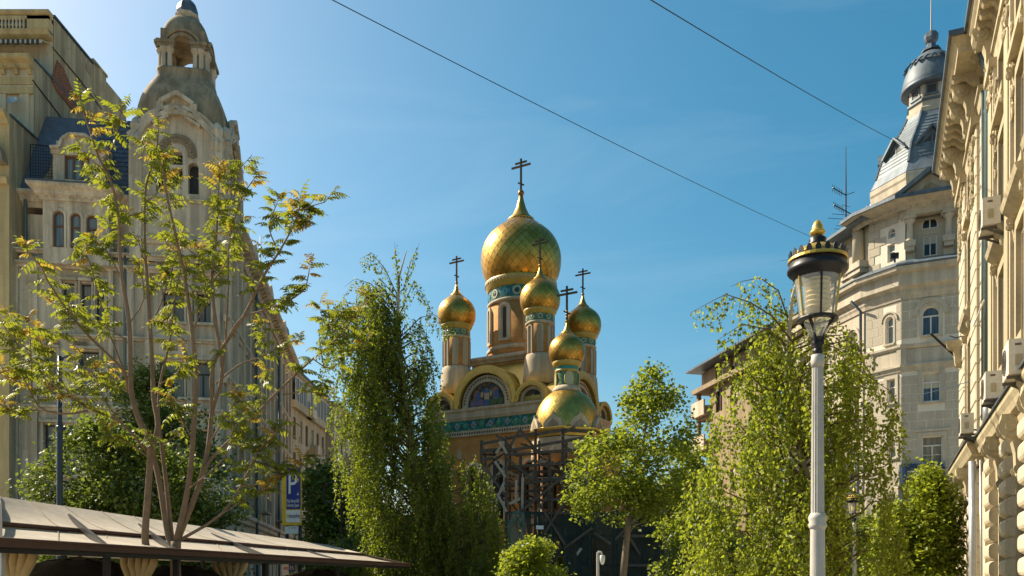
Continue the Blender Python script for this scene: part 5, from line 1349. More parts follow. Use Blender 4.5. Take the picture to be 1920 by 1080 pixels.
for py0, py1 in ((758,786),(822,850),(884,912),(946,974),(1005,1035)):
    mb = MB().box(-.4, 2.3, -1.0, -.85, zt(py1), zt(py0)).box(-.4, -.25, -.85, 3.6, zt(py1), zt(py0)).box(-.39, 2.3, -.86, 3.6, zt(py1)-.02, zt(py1)+.16)
    ab.part('balcony', mb, M_['plaster_street'])
    ab.part('balcony_beam', MB().box(-.1, 2.3, -.6, -.3, zt(py1+6), zt(py1)).box(-.1, .2, -.3, 3.4, zt(py1+6), zt(py1)), M_['brown_plaster'])
ab.part('corner_post', MB().box(-.1, .3, -.6, -.3, 0, zt(735)), M_['brown_plaster']); ab.part('corner_post', MB().box(-.1, .3, 3.0, 3.3, 0, zt(735)), M_['brown_plaster'])
# low pale house under the trees
row_house('low pale house with a tiled roof half hidden behind the small maple', XP(1350,72), 74, 12, 7.2, 'plaster_pale', -2.2, 2, 2.4, roof='roof_tile')
# antenna on the corner house roof
AD = 58.0; AN = thing('antenna_mast', 'black television antenna mast on the roof beside the turret', 'antenna', tuple(W(1586,470,AD)))
aw_ = lambda px, py, dd=0: W(px, py, AD+dd)-Vector(AN.location)
obj('mast', MB().tube([aw_(1586,520), aw_(1586,360), aw_(1586,275)], [.06,.05,.02], 6), M_['iron_black'], AN)
for k, (py, w) in enumerate(((385,8),(402,26),(410,34),(418,14),(424,18),(430,22),(436,20),(442,22),(448,24),(455,22))):
    obj('dipole', MB().tube([aw_(1586-w,py-1,-.6), aw_(1586+w,py+3,.6)], .018, 4), M_['iron_black'], AN)
obj('boom', MB().tube([aw_(1561,352,-.5), aw_(1586,366)], .035, 4), M_['iron_black'], AN); obj('boom', MB().tube([aw_(1586,366), aw_(1602,360,.4)], .025, 4), M_['iron_black'], AN)
obj('boom', MB().tube([aw_(1563,384,-.5), aw_(1586,396), aw_(1608,408,.6)], .035, 4), M_['iron_black'], AN)
for k in range(6):
    t_ = k/6; obj('dipole', MB().tube([aw_(1563+20*t_,378+11*t_,-.5), aw_(1565+20*t_,391+11*t_,-.3)], .02, 4), M_['iron_black'], AN); obj('dipole', MB().tube([aw_(1561+20*t_,346+11*t_,-.5), aw_(1561+20*t_,360+10*t_,-.3)], .018, 4), M_['iron_black'], AN)

# ------------------------------------------------------------------ cream palace front at the right edge
RH0 = Vector((XP(1800,27.8), 27.8)); tR = Vector((.435,1)).normalized()
RH = thing('cream_palace', 'cream stuccoed palace front with pillowed stone piers at the right edge', 'building', (RH0.x, RH0.y, 0))
FR = Frame(RH, RH0.x, RH0.y, -tR.x, -tR.y)
ZE = 15.5; ZG = 5.17; XE = 20.0; MW = .25; XV = 6.2
wx = [(2.45,3.55)]+[(a, a+1.35) for a in (8.7, 11.55, 14.4, 17.2)]
flo = [(6.3,8.6),(9.6,11.7),(12.4,13.6)]
mo = [(a,b,c,d) for a, b in wx[1:] for c, d in flo]+[(a-.1,b+.1,.4,4.3,True) for a, b in wx[1:]]
FR.part('wall', MB().wall(XV, XE, 0, ZE-.3, mo, MW, .3), M_['cream'])
po = [(2.45,3.55,c,d) for c, d in flo]+[(2.35,3.65,.4,4.2,True)]
FR.part('pavilion_wall', MB().wall(0, XV, 0, ZE-.3, po, .12, .3), M_['cream'])
FR.part('pavilion_return', MB().add([(XV,.12,0),(XV,MW,0),(XV,MW,ZE-.3),(XV,.12,ZE-.3)], [(0,1,2,3)]), M_['cream']); FR.part('near_wall', MB().box(XE-.3, XE, MW, 9, 0, ZE-.3), M_['cream']); FR.part('back_wall', MB().box(0, XE, 8.7, 9, 0, ZE-.3), M_['cream']); FR.part('end_wall', MB().add([(0,.12,0),(0,9,0),(0,9,ZE),(0,.12,ZE)], [(0,1,2,3)]), M_['cream'])
for o in mo: window(FR, o[0], o[1], o[2], o[3], MW+.25, len(o) > 4, 'frame_brown', 'glass_dark', .08, 1, .7)
for o in po: window(FR, o[0], o[1], o[2], o[3], .37, len(o) > 4, 'frame_brown', 'glass_dark', .08, 1, .7)
for base, oo in ((MW, mo), (.12, po)):
    for o in oo:
        if len(o) > 4: continue
        mb = MB().box(o[0]-.22, o[0]-.02, base-.10, base, o[2], o[3]+.1).box(o[1]+.02, o[1]+.22, base-.10, base, o[2], o[3]+.1).box(o[0]-.22, o[1]+.22, base-.101, base, o[3]+.1, o[3]+.3)
        FR.part('window_surround', mb, M_['cream_trim'])
        FR.part('sill', MB().box(o[0]-.3, o[1]+.3, base-.22, base, o[2]-.18, o[2]-.01), M_['cream_trim'])
        if o[2] < 9: FR.part('window_hood', MB().sweep([(o[0]-.4,base),(o[1]+.4,base)], [(0,o[3]+.42),(.12,o[3]+.45),(.3,o[3]+.6),(.34,o[3]+.72),(0,o[3]+.8)]), M_['cream_trim'])
        for s in (o[0]-.3, o[1]+.3):
            if o[2] < 12: FR.inst('console', console(.16, .5, .24, 'cream_trim'), s, base, o[3]+.42)
# rusticated pilaster strips above the ground floor
def quoins(x0, x1, z0, z1, y, d, h=.5):
    z = z0; k = 0
    while z < z1-.1:
        hh = min(h, z1-z)
        FR.inst('quoin', block(x1-x0-.0, hh-.03, d, .03, 'cream'), x0, y, z+.015); z += hh; k += 1
quoins(.05, 1.9, ZG+.25, ZE-1.7, .12, .16); quoins(4.05, 5.55, ZG+.25, ZE-1.7, .12, .16)
quoins(5.75, 6.15, ZG+.25, ZE-1.7, .12, .08)
for a, b in ((7.3,8.25),(10.3,11.2),(13.15,14.05),(16.0,16.9)):
    FR.part('pilaster', MB().box(a, b, MW-.16, MW, ZG+.25, ZE-1.6), M_['cream']); FR.part('pilaster_panel', MB().box(a+.14, b-.14, MW-.19, MW-.15, ZG+.9, ZE-2.4), M_['cream_trim'])
    mb = MB(); scrollwork(mb, a+.05, b-.05, ZE-2.3, ZE-1.7, MW-.16, 9, .16, int(a*7)); mb.box(a-.06, b+.06, MW-.26, MW, ZE-1.7, ZE-1.5); FR.part('capital', mb, M_['cream_trim'])
for a, b in ((.05,1.9),(4.05,5.55)):
    mb = MB(); scrollwork(mb, a+.1, b-.1, ZE-2.3, ZE-1.7, -.05, 10, .18, int(a*9)+2); mb.box(a-.06, b+.06, -.16, .12, ZE-1.72, ZE-1.5); FR.part('capital', mb, M_['cream_trim'])
# entablature and bracketed eaves
def entab(x0, x1, y, o, ends, tagn):
    path = [(x0,y),(x1,y)] if not ends else [(x0,y+3),(x0,y),(x1,y),(x1,y+.5)]
    FR.part('architrave', MB().sweep(path, [(0,ZE-1.5),(.08,ZE-1.5),(.12,ZE-1.25),(.18,ZE-1.2),(.18,ZE-1.1),(0,ZE-1.1)]), M_['cream_trim'])
    FR.part('cornice', MB().sweep(path, [(0,ZE-.62),(.14,ZE-.62),(.18,ZE-.46),(o*.8,ZE-.44),(o*.8,ZE-.28),(o*.9,ZE-.2),(o,ZE-.05),(o,ZE),(0,ZE+.05)]), M_['cream_trim'])
    FR.part('eaves_gutter', MB().sweep(path, [(o+.002,ZE-.08),(o+.06,ZE-.08),(o+.06,ZE+.06),(o-.1,ZE+.06)]), M_['zinc_dark'])
entab(XV+.04, XE, MW, .62, False, 0); entab(0, XV, .12, .84, True, 1)
mdR = MB().prism([(.02,.0),(-.44,.0),(-.46,-.06),(-.42,-.13),(-.34,-.12),(-.28,-.08),(-.2,-.12),(-.14,-.22),(-.06,-.3),(.02,-.3)], 'x', -.085, .085).box(-.11, .11, -.47, .02, -.0, .03).mesh('modillion'); mdR.materials.append(M_['cream_trim'])
k = 0
x = .25
while x < XV-.1: FR.inst('modillion', mdR, x, .0, ZE-.48, sc=(1,1.35,1)); x += .46
x = XV+.4
while x < XE: FR.inst('modillion', mdR, x, MW, ZE-.48); x += .46
big = console(.34, 1.0, .5, 'cream_trim', 'eaves_console')
for x in (.35, 1.6, 4.3, 5.3): FR.inst('eaves_console', big, x, .0, ZE-.5, sc=(.8,1.1,1))
for x in (7.75, 10.75, 13.6, 16.4): FR.inst('eaves_console', big, x, MW-.05, ZE-.5)
for x in (.9, 4.8):
    mb = MB(); scrollwork(mb, x-.3, x+.3, ZE-3.6, ZE-2.3, -.06, 26, .17, int(x*5)); FR.part('carved_garland', mb, M_['cream_trim'])
for x in (8.4, 11.2):
    mb = MB(); scrollwork(mb, x-.12, x+.12, ZE-4.4, ZE-1.9, MW-.1, 22, .12, int(x*5)); FR.part('carved_garland', mb, M_['cream_trim'])
FR.part('parapet', MB().box(0, XE, .6, 1.0, ZE, ZE+.55), M_['zinc_dark'])
FR.part('roof', MB().prism([(-.2,ZE+.06),(6,ZE+1.3),(6,ZE-.2),(-.2,ZE-.05)], 'x', .1, XE), M_['zinc_dark'])
# ground-floor cornice with scrolled consoles
def ledge(path, o):
    FR.part('ground_cornice', MB().sweep(path, [(0,ZG-.5),(.06,ZG-.5),(.1,ZG-.32),(.2,ZG-.28),(o*.8,ZG-.16),(o,ZG-.06),(o,ZG+.06),(0,ZG+.22)]), M_['cream_trim'])
    FR.part('ledge_flashing', MB().sweep(path, [(o-.08,ZG+.1),(o+.05,ZG+.065),(o+.05,ZG+.10),(0,ZG+.26)]), M_['zinc_dark'])
ledge([(0,2),(0,0),(XV,0),(XV,.3)], .32); ledge([(XV+.3,MW-.1),(XE,MW-.1)], .30)
vol = console(.36, 1.25, .42, 'cream_trim', 'keystone_console')
for x in (3.0, ): FR.inst('keystone_console', vol, x, .1, ZG-.3)
for a, b in wx[1:]: FR.inst('keystone_console', vol, (a+b)/2, MW-.02, ZG-.3)
vol2 = console(.4, .8, .4, 'cream_trim', 'ledge_console')
for x in (1.0, 4.8): FR.inst('ledge_console', vol2, x, -.05, ZG-.45)
for x in (1.0,): FR.inst('balcony_console', vol2, x, -.05, ZG+4.0)
# pillowed stones
HS = .42
def pillow(w):
    prof = [(.1,HS*.03)]+[(-.03-.12*(1-abs(2*i/8-1)**4.6), HS*.03+HS*.94*i/8) for i in range(9)]+[(.1,HS*.97)]
    me = MB().prism(prof, 'x', 0, w).mesh('pillow_stone', False); me.materials.append(M_['cream']); return me
pil = [(0,1.55,.0),(4.1,5.5,.0),(7.25,8.45,MW-.12),(10.25,11.35,MW-.12),(13.1,14.2,MW-.12),(15.95,17.05,MW-.12)]
for a, b, y in pil:
    me = pillow(b-a)
    FR.part('pier_core', MB().box(a+.03, b-.03, y-.02, y+.25, 0, ZG-.55), M_['cream'])
    for k in range(11): FR.inst('pillow_stone', me, a, y+random.uniform(-.006,.006), .02+k*HS)
for a, b in ((1.55,2.35),(3.65,4.1)):
    me = pillow(b-a)
    for k in range(11):
        if k > 1: FR.inst('pillow_stone', me, a, .15, .02+k*HS)
for (a, b) in wx[1:]:
    FR.part('arch_surround', archring(MB(), (a+b)/2, 4.3-(b-a+.2)/2, (b-a)/2+.1, (b-a)/2+.32, MW-.08, MW+.05, 14, z0=.4), M_['cream_trim'])
# drainpipes and conduits
pipe(FR, 'drainpipe', [(6.75,MW-.35,ZE-.2),(6.75,MW-.12,ZE-1.0),(6.75,MW-.12,ZG+1.1)], .085, 'pipe_green')
pipe(FR, 'drainpipe', [(6.75,MW-.14,ZG+1.2),(6.75,MW-.14,ZG+.3)], .10, 'pipe_zinc'); pipe(FR, 'drainpipe', [(6.75,-.22,ZG-.5),(6.75,-.2,0)], .09, 'pipe_zinc'); pipe(FR, 'conduit', [(6.95,-.05,ZG-.5),(6.95,-.02,0)], .03, 'pipe_zinc')
pipe(FR, 'conduit', [(6.3,.05,ZE-1.2),(6.3,.05,ZG+.6)], .03, 'pipe_green')
pipe(FR, 'cable', [(5.8,-.1,8.5),(6.4,-.16,8.2),(7.2,0,8.6)], .02, 'frame_white')
FR.part('flag_holder', MB().tube([(1.0,-.1,8.6),(1.0,-.9,9.5)], .04, 6).tube([(1.9,-.05,9.1),(1.6,-.25,9.15),(1.5,-.4,9.25)], .02, 5), M_['iron_black'])
# small balcony past the far corner
FR.part('end_balcony', MB().box(-1.6, -.02, .3, 2.4, ZG-.3, ZG-.05).box(-1.5, -.02, .4, 2.3, ZG-.05, ZG+.75).box(-1.7, -.02, .2, 2.5, ZG+.75, ZG+.85), M_['cream'])
FR.inst('balcony_console', vol2, -.7, .4, ZG-.3)
# air conditioners
def ac(label, px, py, s, base):
    x, z = FR.px(px, py, base-.35)
    p = FR.Mw @ Vector((x, base, z)); t = thing('air_conditioner', label, 'air conditioner', tuple(p), math.atan2(-tR.y, -tR.x), 'air conditioners on the cream palace')
    B_ = MB().box(-.42*s, .42*s, -.62*s, -.26*s, 0, .62*s)
    obj('casing', B_, M_['ac_white'], t)
    fan = MB(); 
    for q in range(5): fan.add(*(lambda m_: (m_.v, m_.f))(MB().lathe([(.045*s*(q+1),-.006),(.045*s*(q+1)+.012*s,-.006),(.045*s*(q+1)+.012*s,.006),(.045*s*(q+1),.006)], 16, cap=False)))
    obj('fan_grille', fan, M_['ac_dark'], t, T(-.1*s,-.63*s,.31*s) @ Matrix.Rotation(R(90), 4, 'X'))
    obj('side_panel', MB().box(.421*s, .435*s, -.52*s, -.40*s, .14*s, .34*s), M_['cream_trim'], t); obj('side_vent', MB().box(.421*s, .43*s, -.52*s, -.42*s, .50*s, .54*s), M_['ac_dark'], t)
    for sx in (-.3, .3): obj('bracket', MB().beam((sx*s,0,-.04), (sx*s,-.64*s,-.04), .05).beam((sx*s,0,-.32*s), (sx*s,-.5*s,-.06), .04), M_['ac_dark'], t)
    obj('hose', MB().tube([(.3*s,-.3*s,.1*s),(.5*s,-.12*s,.05*s),(.46*s,-.03,-.2*s),(.6*s,-.02,-.5*s)], .025, 5), M_['ac_dark'], t)
    return t
ac('air conditioner highest up the cream front, on a dark bracket', 1862, 432, .95, MW)
ac('air conditioner just above the cream ledge, beside the grey-green drainpipe', 1866, 752, .92, MW)
ac('air conditioner cut by the right picture edge above the ledge', 1915, 708, .95, MW)
ac('small air conditioner between rusticated strips at the far end of the cream front', 1812, 815, .8, 0.0)
# ------------------------------------------------------------------ street lamps
def make_lamp(label, px, D):
    """fluted white post with a glazed lantern; base on the ground"""
    t = thing('street_lamp', label, 'street lamp', (XP(px, D), D, 0), 0, 'white lantern posts on the square')
    zt = 3.895; k = 1.0
    n = 24; mb = MB(); prof = [(.20,0),(.20,.25),(.16,.3),(.15,.9),(.115,1.0),(.105,2.0),(.10,2.05),(.075,2.2),(.066,zt-.12),(.066,zt-.02)]
    prof = [(.19,0),(.19,.22),(.15,.3),(.14,.8),(.09,.9),(.073,1.6),(.069,2.16),(.068,2.20)]
    vs = []
    obj('post_base', MB().lathe(prof, 24), M_['post_white'], t)
    obj('post_ring', MB().lathe([(.069,2.18),(.084,2.2),(.088,2.225),(.078,2.25),(.090,2.28),(.084,2.31),(.066,2.34)], 24).mesh('post_ring', True), M_['post_white'], t)
    m2 = MB(); n = 32
    vv = []
    for z, r in ((2.3,.064),(zt-.2,.054),(zt-.1,.054)):
        for i in range(n): a = 2*math.pi*i/n; q = r*(1-.10*(i % 2)); vv.append((q*math.cos(a), q*math.sin(a), z))
    m2.add(vv, [(j*n+i, j*n+(i+1) % n, (j+1)*n+(i+1) % n, (j+1)*n+i) for j in range(2) for i in range(n)]); obj('fluted_shaft', m2, M_['post_white'], t)
    obj('post_collar', MB().lathe([(.058,zt-.12),(.064,zt-.08),(.068,zt-.05),(.06,zt-.03),(.062,zt)], 24).mesh('post_collar', True), M_['post_white'], t)
    obj('lantern_stem', MB().lathe([(.045,zt),(.05,zt+.04),(.045,zt+.06),(.055,zt+.12),(.05,zt+.14),(.06,zt+.17)], 16), M_['iron_black'], t)
    for i in range(4):
        a = math.pi/4+i*math.pi/2
        P = [(.05,zt+.1),(.06,zt+.2),(.10,zt+.27),(.15,zt+.31),(.17,zt+.35),(.155,zt+.375),(.14,zt+.36)]
        obj('scroll_arm', MB().tube([(r*math.cos(a), r*math.sin(a), z) for r, z in P], [.016]*5+[.012,.008], 6), M_['iron_black'], t)
    obj('lower_ring', MB().lathe([(.135,zt+.335),(.19,zt+.335),(.197,zt+.35),(.19,zt+.365),(.135,zt+.362)], 24, cap=False), M_['iron_black'], t)
    zg0, zg1 = zt+.362, zt+.79
    obj('lower_glass_bowl', MB().lathe([(.05,zt+.17),(.09,zt+.22),(.125,zt+.3),(.135,zt+.345)], 24, cap=False).mesh('bowl', True), M_['glass_clear'], t)
    g = obj('glass_shade', MB().lathe([(.168,zg0),(.222,zg1)], 24, cap=False).mesh('glass', True), M_['glass_clear'], t)
    for i in range(6):
        a = R(20)+i*math.pi/3
        obj('glazing_bar', MB().beam((.172*math.cos(a),.172*math.sin(a),zg0), (.226*math.cos(a),.226*math.sin(a),zg1), .016), M_['lamp_gold' if i % 2 else 'iron_black'], t)
    # ribbed refractor inside
    pr = []
    for i in range(15): z = zg0+.08+.33*i/14; pr.append((.100+(.022 if i % 2 else 0)+.01*i/14, z))
    obj('ribbed_refractor', MB().lathe(pr, 20).mesh('refractor'), M_['refractor'], t)
    obj('roof_brim', MB().lathe([(.205,zg1-.05),(.235,zg1-.03),(.238,zg1-.005),(.275,zg1+.015),(.288,zg1+.035),(.288,zg1+.055),(.274,zg1+.075),(.268,zg1+.125),(.2,zg1+.14)], 32).mesh('brim', True), M_['iron_black'], t)
    obj('gilt_band', MB().lathe([(.272,zg1+.125),(.284,zg1+.13),(.28,zg1+.155),(.262,zg1+.165)], 32, cap=False), M_['lamp_gold'], t)
    obj('lantern_roof', MB().lathe([(.258,zg1+.155),(.238,zg1+.20),(.195,zg1+.245),(.13,zg1+.275),(.085,zg1+.287)], 32).mesh('roof', True), M_['lamp_gold'], t)
    leaf = MB().prism([(-.026,0),(.026,0),(.027,.045),(.014,.07),(0,.085),(-.014,.07),(-.027,.045)], 'y', -.006, .006).mesh('crest_leaf'); leaf.materials.append(M_['iron_black'])
    fr_ = MB()
    for (xa, za), (xb, zb) in zip([(-.03,0),(-.031,.047),(-.016,.075),(0,.092),(.016,.075),(.031,.047)], [(-.031,.047),(-.016,.075),(0,.092),(.016,.075),(.031,.047),(.03,0)]): fr_.beam((xa,-.007,za), (xb,-.007,zb), .006, .008)
    fm = fr_.mesh('crest_edge'); fm.materials.append(M_['lamp_gold'])
    for i in range(20):
        a = 2*math.pi*i/20
        o = obj('crest_leaf', leaf, None, t, RZ(a) @ T(.266,0,zg1+.15) @ RZ(R(90)))
    zf = zg1+.28
    obj('finial_neck', MB().lathe([(.09,zf),(.10,zf+.02),(.075,zf+.04),(.085,zf+.07),(.07,zf+.085),(.04,zf+.10)], 20).mesh('neck', True), M_['iron_black'], t)
    obj('acorn_finial', MB().lathe([(.035,zf+.095),(.06,zf+.115),(.077,zf+.135),(.07,zf+.15),(.056,zf+.16),(.054,zf+.19),(.035,zf+.235),(.01,zf+.26)], 20).mesh('acorn', True), M_['lamp_gold'], t)
    return t
lamp = make_lamp('tall white lantern post with gilt crown, nearest the camera', 1533, 8.4)
l2 = copy_tree(lamp); l2.location = (XP(1602, 30.5), 30.5, 0); l2['label'] = 'smaller far lantern post half hidden in birch leaves'; l2.scale = (1,1,.945)
# dark pole lamp on the left
D = 25; DL = thing('pole_lamp', 'dark blue pole with a hanging bell lamp before the tower house', 'street lamp', (XP(112,D), D, 0))
zz = ZP(668, D)
obj('pole', MB().lathe([(.12,0),(.12,.8),(.085,1.0),(.082,zz-2),(.065,zz-1.9),(.055,zz)], 12).mesh('pole', True), M_['iron_blue'], DL)
obj('pole_ring', MB().lathe([(.08,ZP(810,D)),(.105,ZP(808,D)),(.105,ZP(800,D)),(.08,ZP(798,D))], 12), M_['iron_blue'], DL)
obj('bracket_arm', MB().tube([(0,0,zz-.3),(.1,0,zz-.05),(.35,0,zz+.05),(.58,0,zz-.05),(.6,0,zz-.25)], .03, 6), M_['iron_blue'], DL)
obj('bell_shade', MB().lathe([(.03,zz-.22),(.08,zz-.26),(.12,zz-.36),(.16,zz-.42),(.3,zz-.5),(.31,zz-.53),(.27,zz-.53)], 18, (.6,0)).mesh('bell', True), M_['iron_blue'], DL)
obj('lamp_bowl', MB().lathe([(.22,zz-.53),(.2,zz-.62),(.12,zz-.7),(.02,zz-.73)], 16, (.6,0)).mesh('bowl', True), M_['glass_clear'], DL)

# ------------------------------------------------------------------ terrace canopy
CN = thing('terrace_canopy', 'long beige canvas terrace canopy with brown edging, pierced by the near tree', 'canopy', (-6.5, 18, 0))
co = Vector(CN.location)
def cw(px, py, z): # point at height z seen in pixel
    D = (z-CZ)*FOC/(HY-py); return W(px, py, D)-co
zE, zM, zR = 2.14, 2.50, 3.0
eave = [cw(px, 1010+px*.0615, zE) for px in (-160, 0, 200, 330, 500, 640, 770)]
mid0 = [cw(px, 978+px*.0875, zM) for px in (-160, 0, 200, 330, 470, 590, 680)]
ridge = [cw(px, 931+px*.148, zR) for px in (-160, 0, 120, 250, 380, 500, 620)]
def strip(a, b, sag, n=6):
    mb = MB(); m = len(a)
    for j in range(n+1):
        for i in range(m):
            p = a[i].lerp(b[i], j/n); p = p+Vector((0,0,-sag*math.sin(math.pi*j/n)-.02*math.sin(i*2.1)*math.sin(math.pi*j/n))); mb.v.append(tuple(p))
    for j in range(n):
        for i in range(m-1): mb.f.append((j*m+i, j*m+i+1, (j+1)*m+i+1, (j+1)*m+i))
    return mb
mid1 = [p+Vector((.0,.0,-.07)) for p in mid0]
obj('lower_canvas', strip(eave, mid1, .05).mesh('c', True), M_['canvas'], CN); obj('upper_canvas', strip(mid0, ridge, .06).mesh('c', True), M_['canvas'], CN)
for A_, B_ in ((eave, mid1), (mid0, ridge)):
    for i in range(1, 6):
        for t_ in (0, .5):
            a_, b_ = A_[i].lerp(A_[i+1], t_), B_[i].lerp(B_[i+1], t_); sg = .05
            obj('seam', MB().tube([a_.lerp(b_, q/6)+Vector((0,0,-sg*math.sin(math.pi*q/6)+.008)) for q in range(7)], .008, 4), M_['canvas_seam'], CN)
back = [p+Vector((-3.2,1.5,-.75)) for p in ridge]
obj('rear_canvas', strip(ridge, back, .05).mesh('c', True), M_['canvas'], CN)
obj('front_valance', MB().add([tuple(p) for p in eave]+[tuple(p+Vector((0,0,-.09))) for p in eave]+[tuple(p+Vector((-.02,.03,-.09))) for p in eave], [(i,i+1,8+i,7+i) for i in range(6)]+[(7+i,8+i,15+i,14+i) for i in range(6)]), M_['canvas_edge'], CN)
obj('middle_edging', MB().tube([p+Vector((0,0,-.03)) for p in mid0], .04, 6), M_['canvas_edge'], CN); obj('eave_piping', MB().tube(eave, .02, 6), M_['canvas_edge'], CN)
obj('end_canvas', MB().add([tuple(eave[-1]),tuple(mid0[-1]),tuple(ridge[-1]),tuple(back[-1])], [(0,1,2,3)]), M_['canvas'], CN)
for i in (1, 2, 3, 4, 5):
    p = eave[i].lerp(mid0[i], .12); obj('post', MB().box(p.x-.04, p.x+.04, p.y-.04, p.y+.04, 0, p.z-.05), M_['galv' if i in (1,) else 'iron_black'], CN)
    q = ridge[i]; obj('post', MB().box(q.x-.04, q.x+.04, q.y-.04, q.y+.04, 0, q.z-.03), M_['iron_black'], CN)
    obj('rafter', MB().beam(p+Vector((0,0,-.06)), q+Vector((0,0,-.12)), .05, .08), M_['iron_black'], CN)
obj('front_beam', MB().tube([p+Vector((-.08,.1,-.12)) for p in eave], .05, 4), M_['iron_black'], CN)
# gathered curtains tied under the eave
def curtain(px0, px1, label):
    D = .44*FOC/(HY-1010-.0615*(px0+px1)/2)+.9; z0 = 2.10; t = thing('tied_curtain', label, 'curtain', (XP((px0+px1)/2, D), D, 0), 0, 'tan curtains gathered under the canopy')
    w = (px1-px0)/FOC*D; n = max(5, int(w/.13))
    for k in range(n):
        x = -w/2+w*(k+.5)/n; f = .35
        pts = [(x,0,z0),(x*.9,-.05,z0-.2),(x*f+.05*math.sin(k),-.08,1.55),(x*(f+.1),-.03,1.3),(x*.6,0,.7),(x*.62,0,.06)]
        obj('curtain_fold', MB().tube(pts, [.055,.06,.045,.05,.055,.05], 7).mesh('fold', True), M_['curtain_tan'], t)
    obj('tie_band', MB().lathe([(w*f*.5,1.5),(w*f*.52,1.55),(w*f*.5,1.6)], 16), M_['curtain_tan'], t)
for a, b, l in ((-15,75,'wide tan curtain gathered under the left end of the canopy'),(225,300,'tan curtain gathered just left of the near tree trunk'),(395,470,'tan curtain gathered to the right of the near tree trunk')): curtain(a, b, l)
# folded dark parasols / covers under the canopy
def parasol(px, py, rpx, D, label):
    t = thing('dark_parasol', label, 'parasol', (XP(px,D), D, 0), 0, 'dark parasols under the canopy')
    r = rpx/FOC*D; zt = ZP(py, D); n = 8; J = MB()
    vs = [(0,0,zt)]
    for ring, (q, dz) in enumerate(((.35,.05),(.7,.17),(1.0,.36))):
        for k in range(32):
            a = 2*math.pi*k/32; s = 1-.05*abs(math.sin(a*4)); vs.append((r*q*s*math.cos(a), r*q*s*math.sin(a), zt-dz*r*(1.0)-.03*abs(math.sin(a*4))*q))
    fs = [(0,1+k,1+(k+1) % 32) for k in range(32)]+[(1+j*32+k,1+j*32+(k+1) % 32,33+j*32+(k+1) % 32,33+j*32+k) for j in range(2) for k in range(32)]
    obj('canopy_cloth', J.add(vs, fs).mesh('cloth', True), M_['cover_black'], t); obj('pole', MB().tube([(0,0,0),(0,0,zt+.03)], .03, 8), M_['iron_black'], t)
    for k in range(8):
        a = 2*math.pi*k/8; obj('rib', MB().tube([(0,0,zt-.02),(.7*r*math.cos(a),.7*r*math.sin(a),zt-.2*r),(r*math.cos(a),r*math.sin(a),zt-.38*r)], .012, 4), M_['iron_black'], t)
    obj('base', MB().lathe([(.3,0),(.3,.06),(.06,.1)], 16), M_['iron_black'], t)
parasol(150, 1043, 165, 14.5, 'dark parasol under the canopy at the left corner'); parasol(335, 1057, 100, 15.5, 'dark parasol behind the near tree trunk'); parasol(600, 1066, 95, 23, 'small dark parasol near the far end of the canopy')

# ------------------------------------------------------------------ parking sign, road signs, camera pole, ring sign
def text(name, body, size, m, parent, M, align='CENTER', ext=.004):
    c = bpy.data.curves.new(name, 'FONT'); c.body = body; c.size = size; c.align_x = align; c.align_y = 'CENTER'; c.extrude = ext; c.resolution_u = 3
    tmp = bpy.data.objects.new(name, c); COL.objects.link(tmp); bpy.context.view_layer.update()
    me = bpy.data.meshes.new_from_object(tmp); bpy.data.objects.remove(tmp); me.materials.clear()
    return obj(name, me, M_[m], parent, M)
D = 34.0; s = D/FOC
PS = thing('parking_sign', 'blue and yellow parking totem reading P above the canopy', 'sign', (XP(548,D), D, 0), R(-6))
b0, b1 = -18*s, 17*s
zt_, zb_ = ZP(878,D), ZP(1002,D)
obj('post', MB().box(b1-.12, b1-.02, .0, .12, 0, zb_+.6), M_['iron_blue'], PS); obj('post', MB().box(b0+.1, b0+.2, .0, .12, 0, zb_+.6), M_['iron_blue'], PS)
obj('yellow_panel', MB().box(b0, b1, -.1, .1, ZP(985,D), zt_), M_['sign_yellow'], PS)
obj('blue_panel', MB().box(b0+9*s, b1+.02, -.14, -.101, ZP(955,D), zt_-.0), M_['sign_blue'], PS)
obj('white_panel', MB().box(b0+8*s, b1+.01, -.135, -.101, ZP(980,D), ZP(957,D)), M_['sign_white'], PS)
obj('white_plate', MB().box(b0+5*s, b1-.1, -.08, .05, ZP(1001,D), ZP(987,D)), M_['sign_white'], PS)
RX = Matrix.Rotation(R(90), 4, 'X')
xc = (b0+9*s+b1)/2
tp_ = text('letter_p', 'P', 1.02, 'sign_white', PS, T(xc-.02,-.16,ZP(910,D)) @ RX @ Matrix.Diagonal((.8,1.15,1,1)), ext=.012)
obj('arrow_mark', MB().prism([(xc+.16,ZP(929,D)),(xc+.24,ZP(929,D)),(xc+.2,ZP(924,D))], 'y', -.15, -.14), M_['sign_white'], PS)
text('lettering', 'Piața Universității', .17, 'sign_white', PS, T(xc,-.15,ZP(940,D)) @ RX @ Matrix.Diagonal((.42,1.2,1,1)), ext=.006); text('lettering', 'University Square', .17, 'sign_white', PS, T(xc,-.15,ZP(948,D)) @ RX @ Matrix.Diagonal((.42,1.2,1,1)), ext=.006)
text('lettering', 'interparking', .2, 'sign_blue', PS, T(xc+.06,-.145,ZP(968,D)) @ RX @ Matrix.Diagonal((.46,1.1,1,1)), ext=.004)
obj('logo_mark', MB().box(b0+9*s+.02, b0+9*s+.10, -.145, -.136, ZP(971,D), ZP(965,D)), M_['sign_yellow'], PS)
text('lettering', '0 - 24 h', .1, 'sign_blue', PS, T(xc-.04,-.085,ZP(990,D)) @ RX)
D = 30.0; NS = thing('number_plates', 'small red and blue numbered road plates just under the canopy edge', 'sign', (XP(541,D), D, 0))
obj('post', MB().tube([(.24,0.05,0),(.24,.05,ZP(1055,D))], .03, 8), M_['galv'], NS)
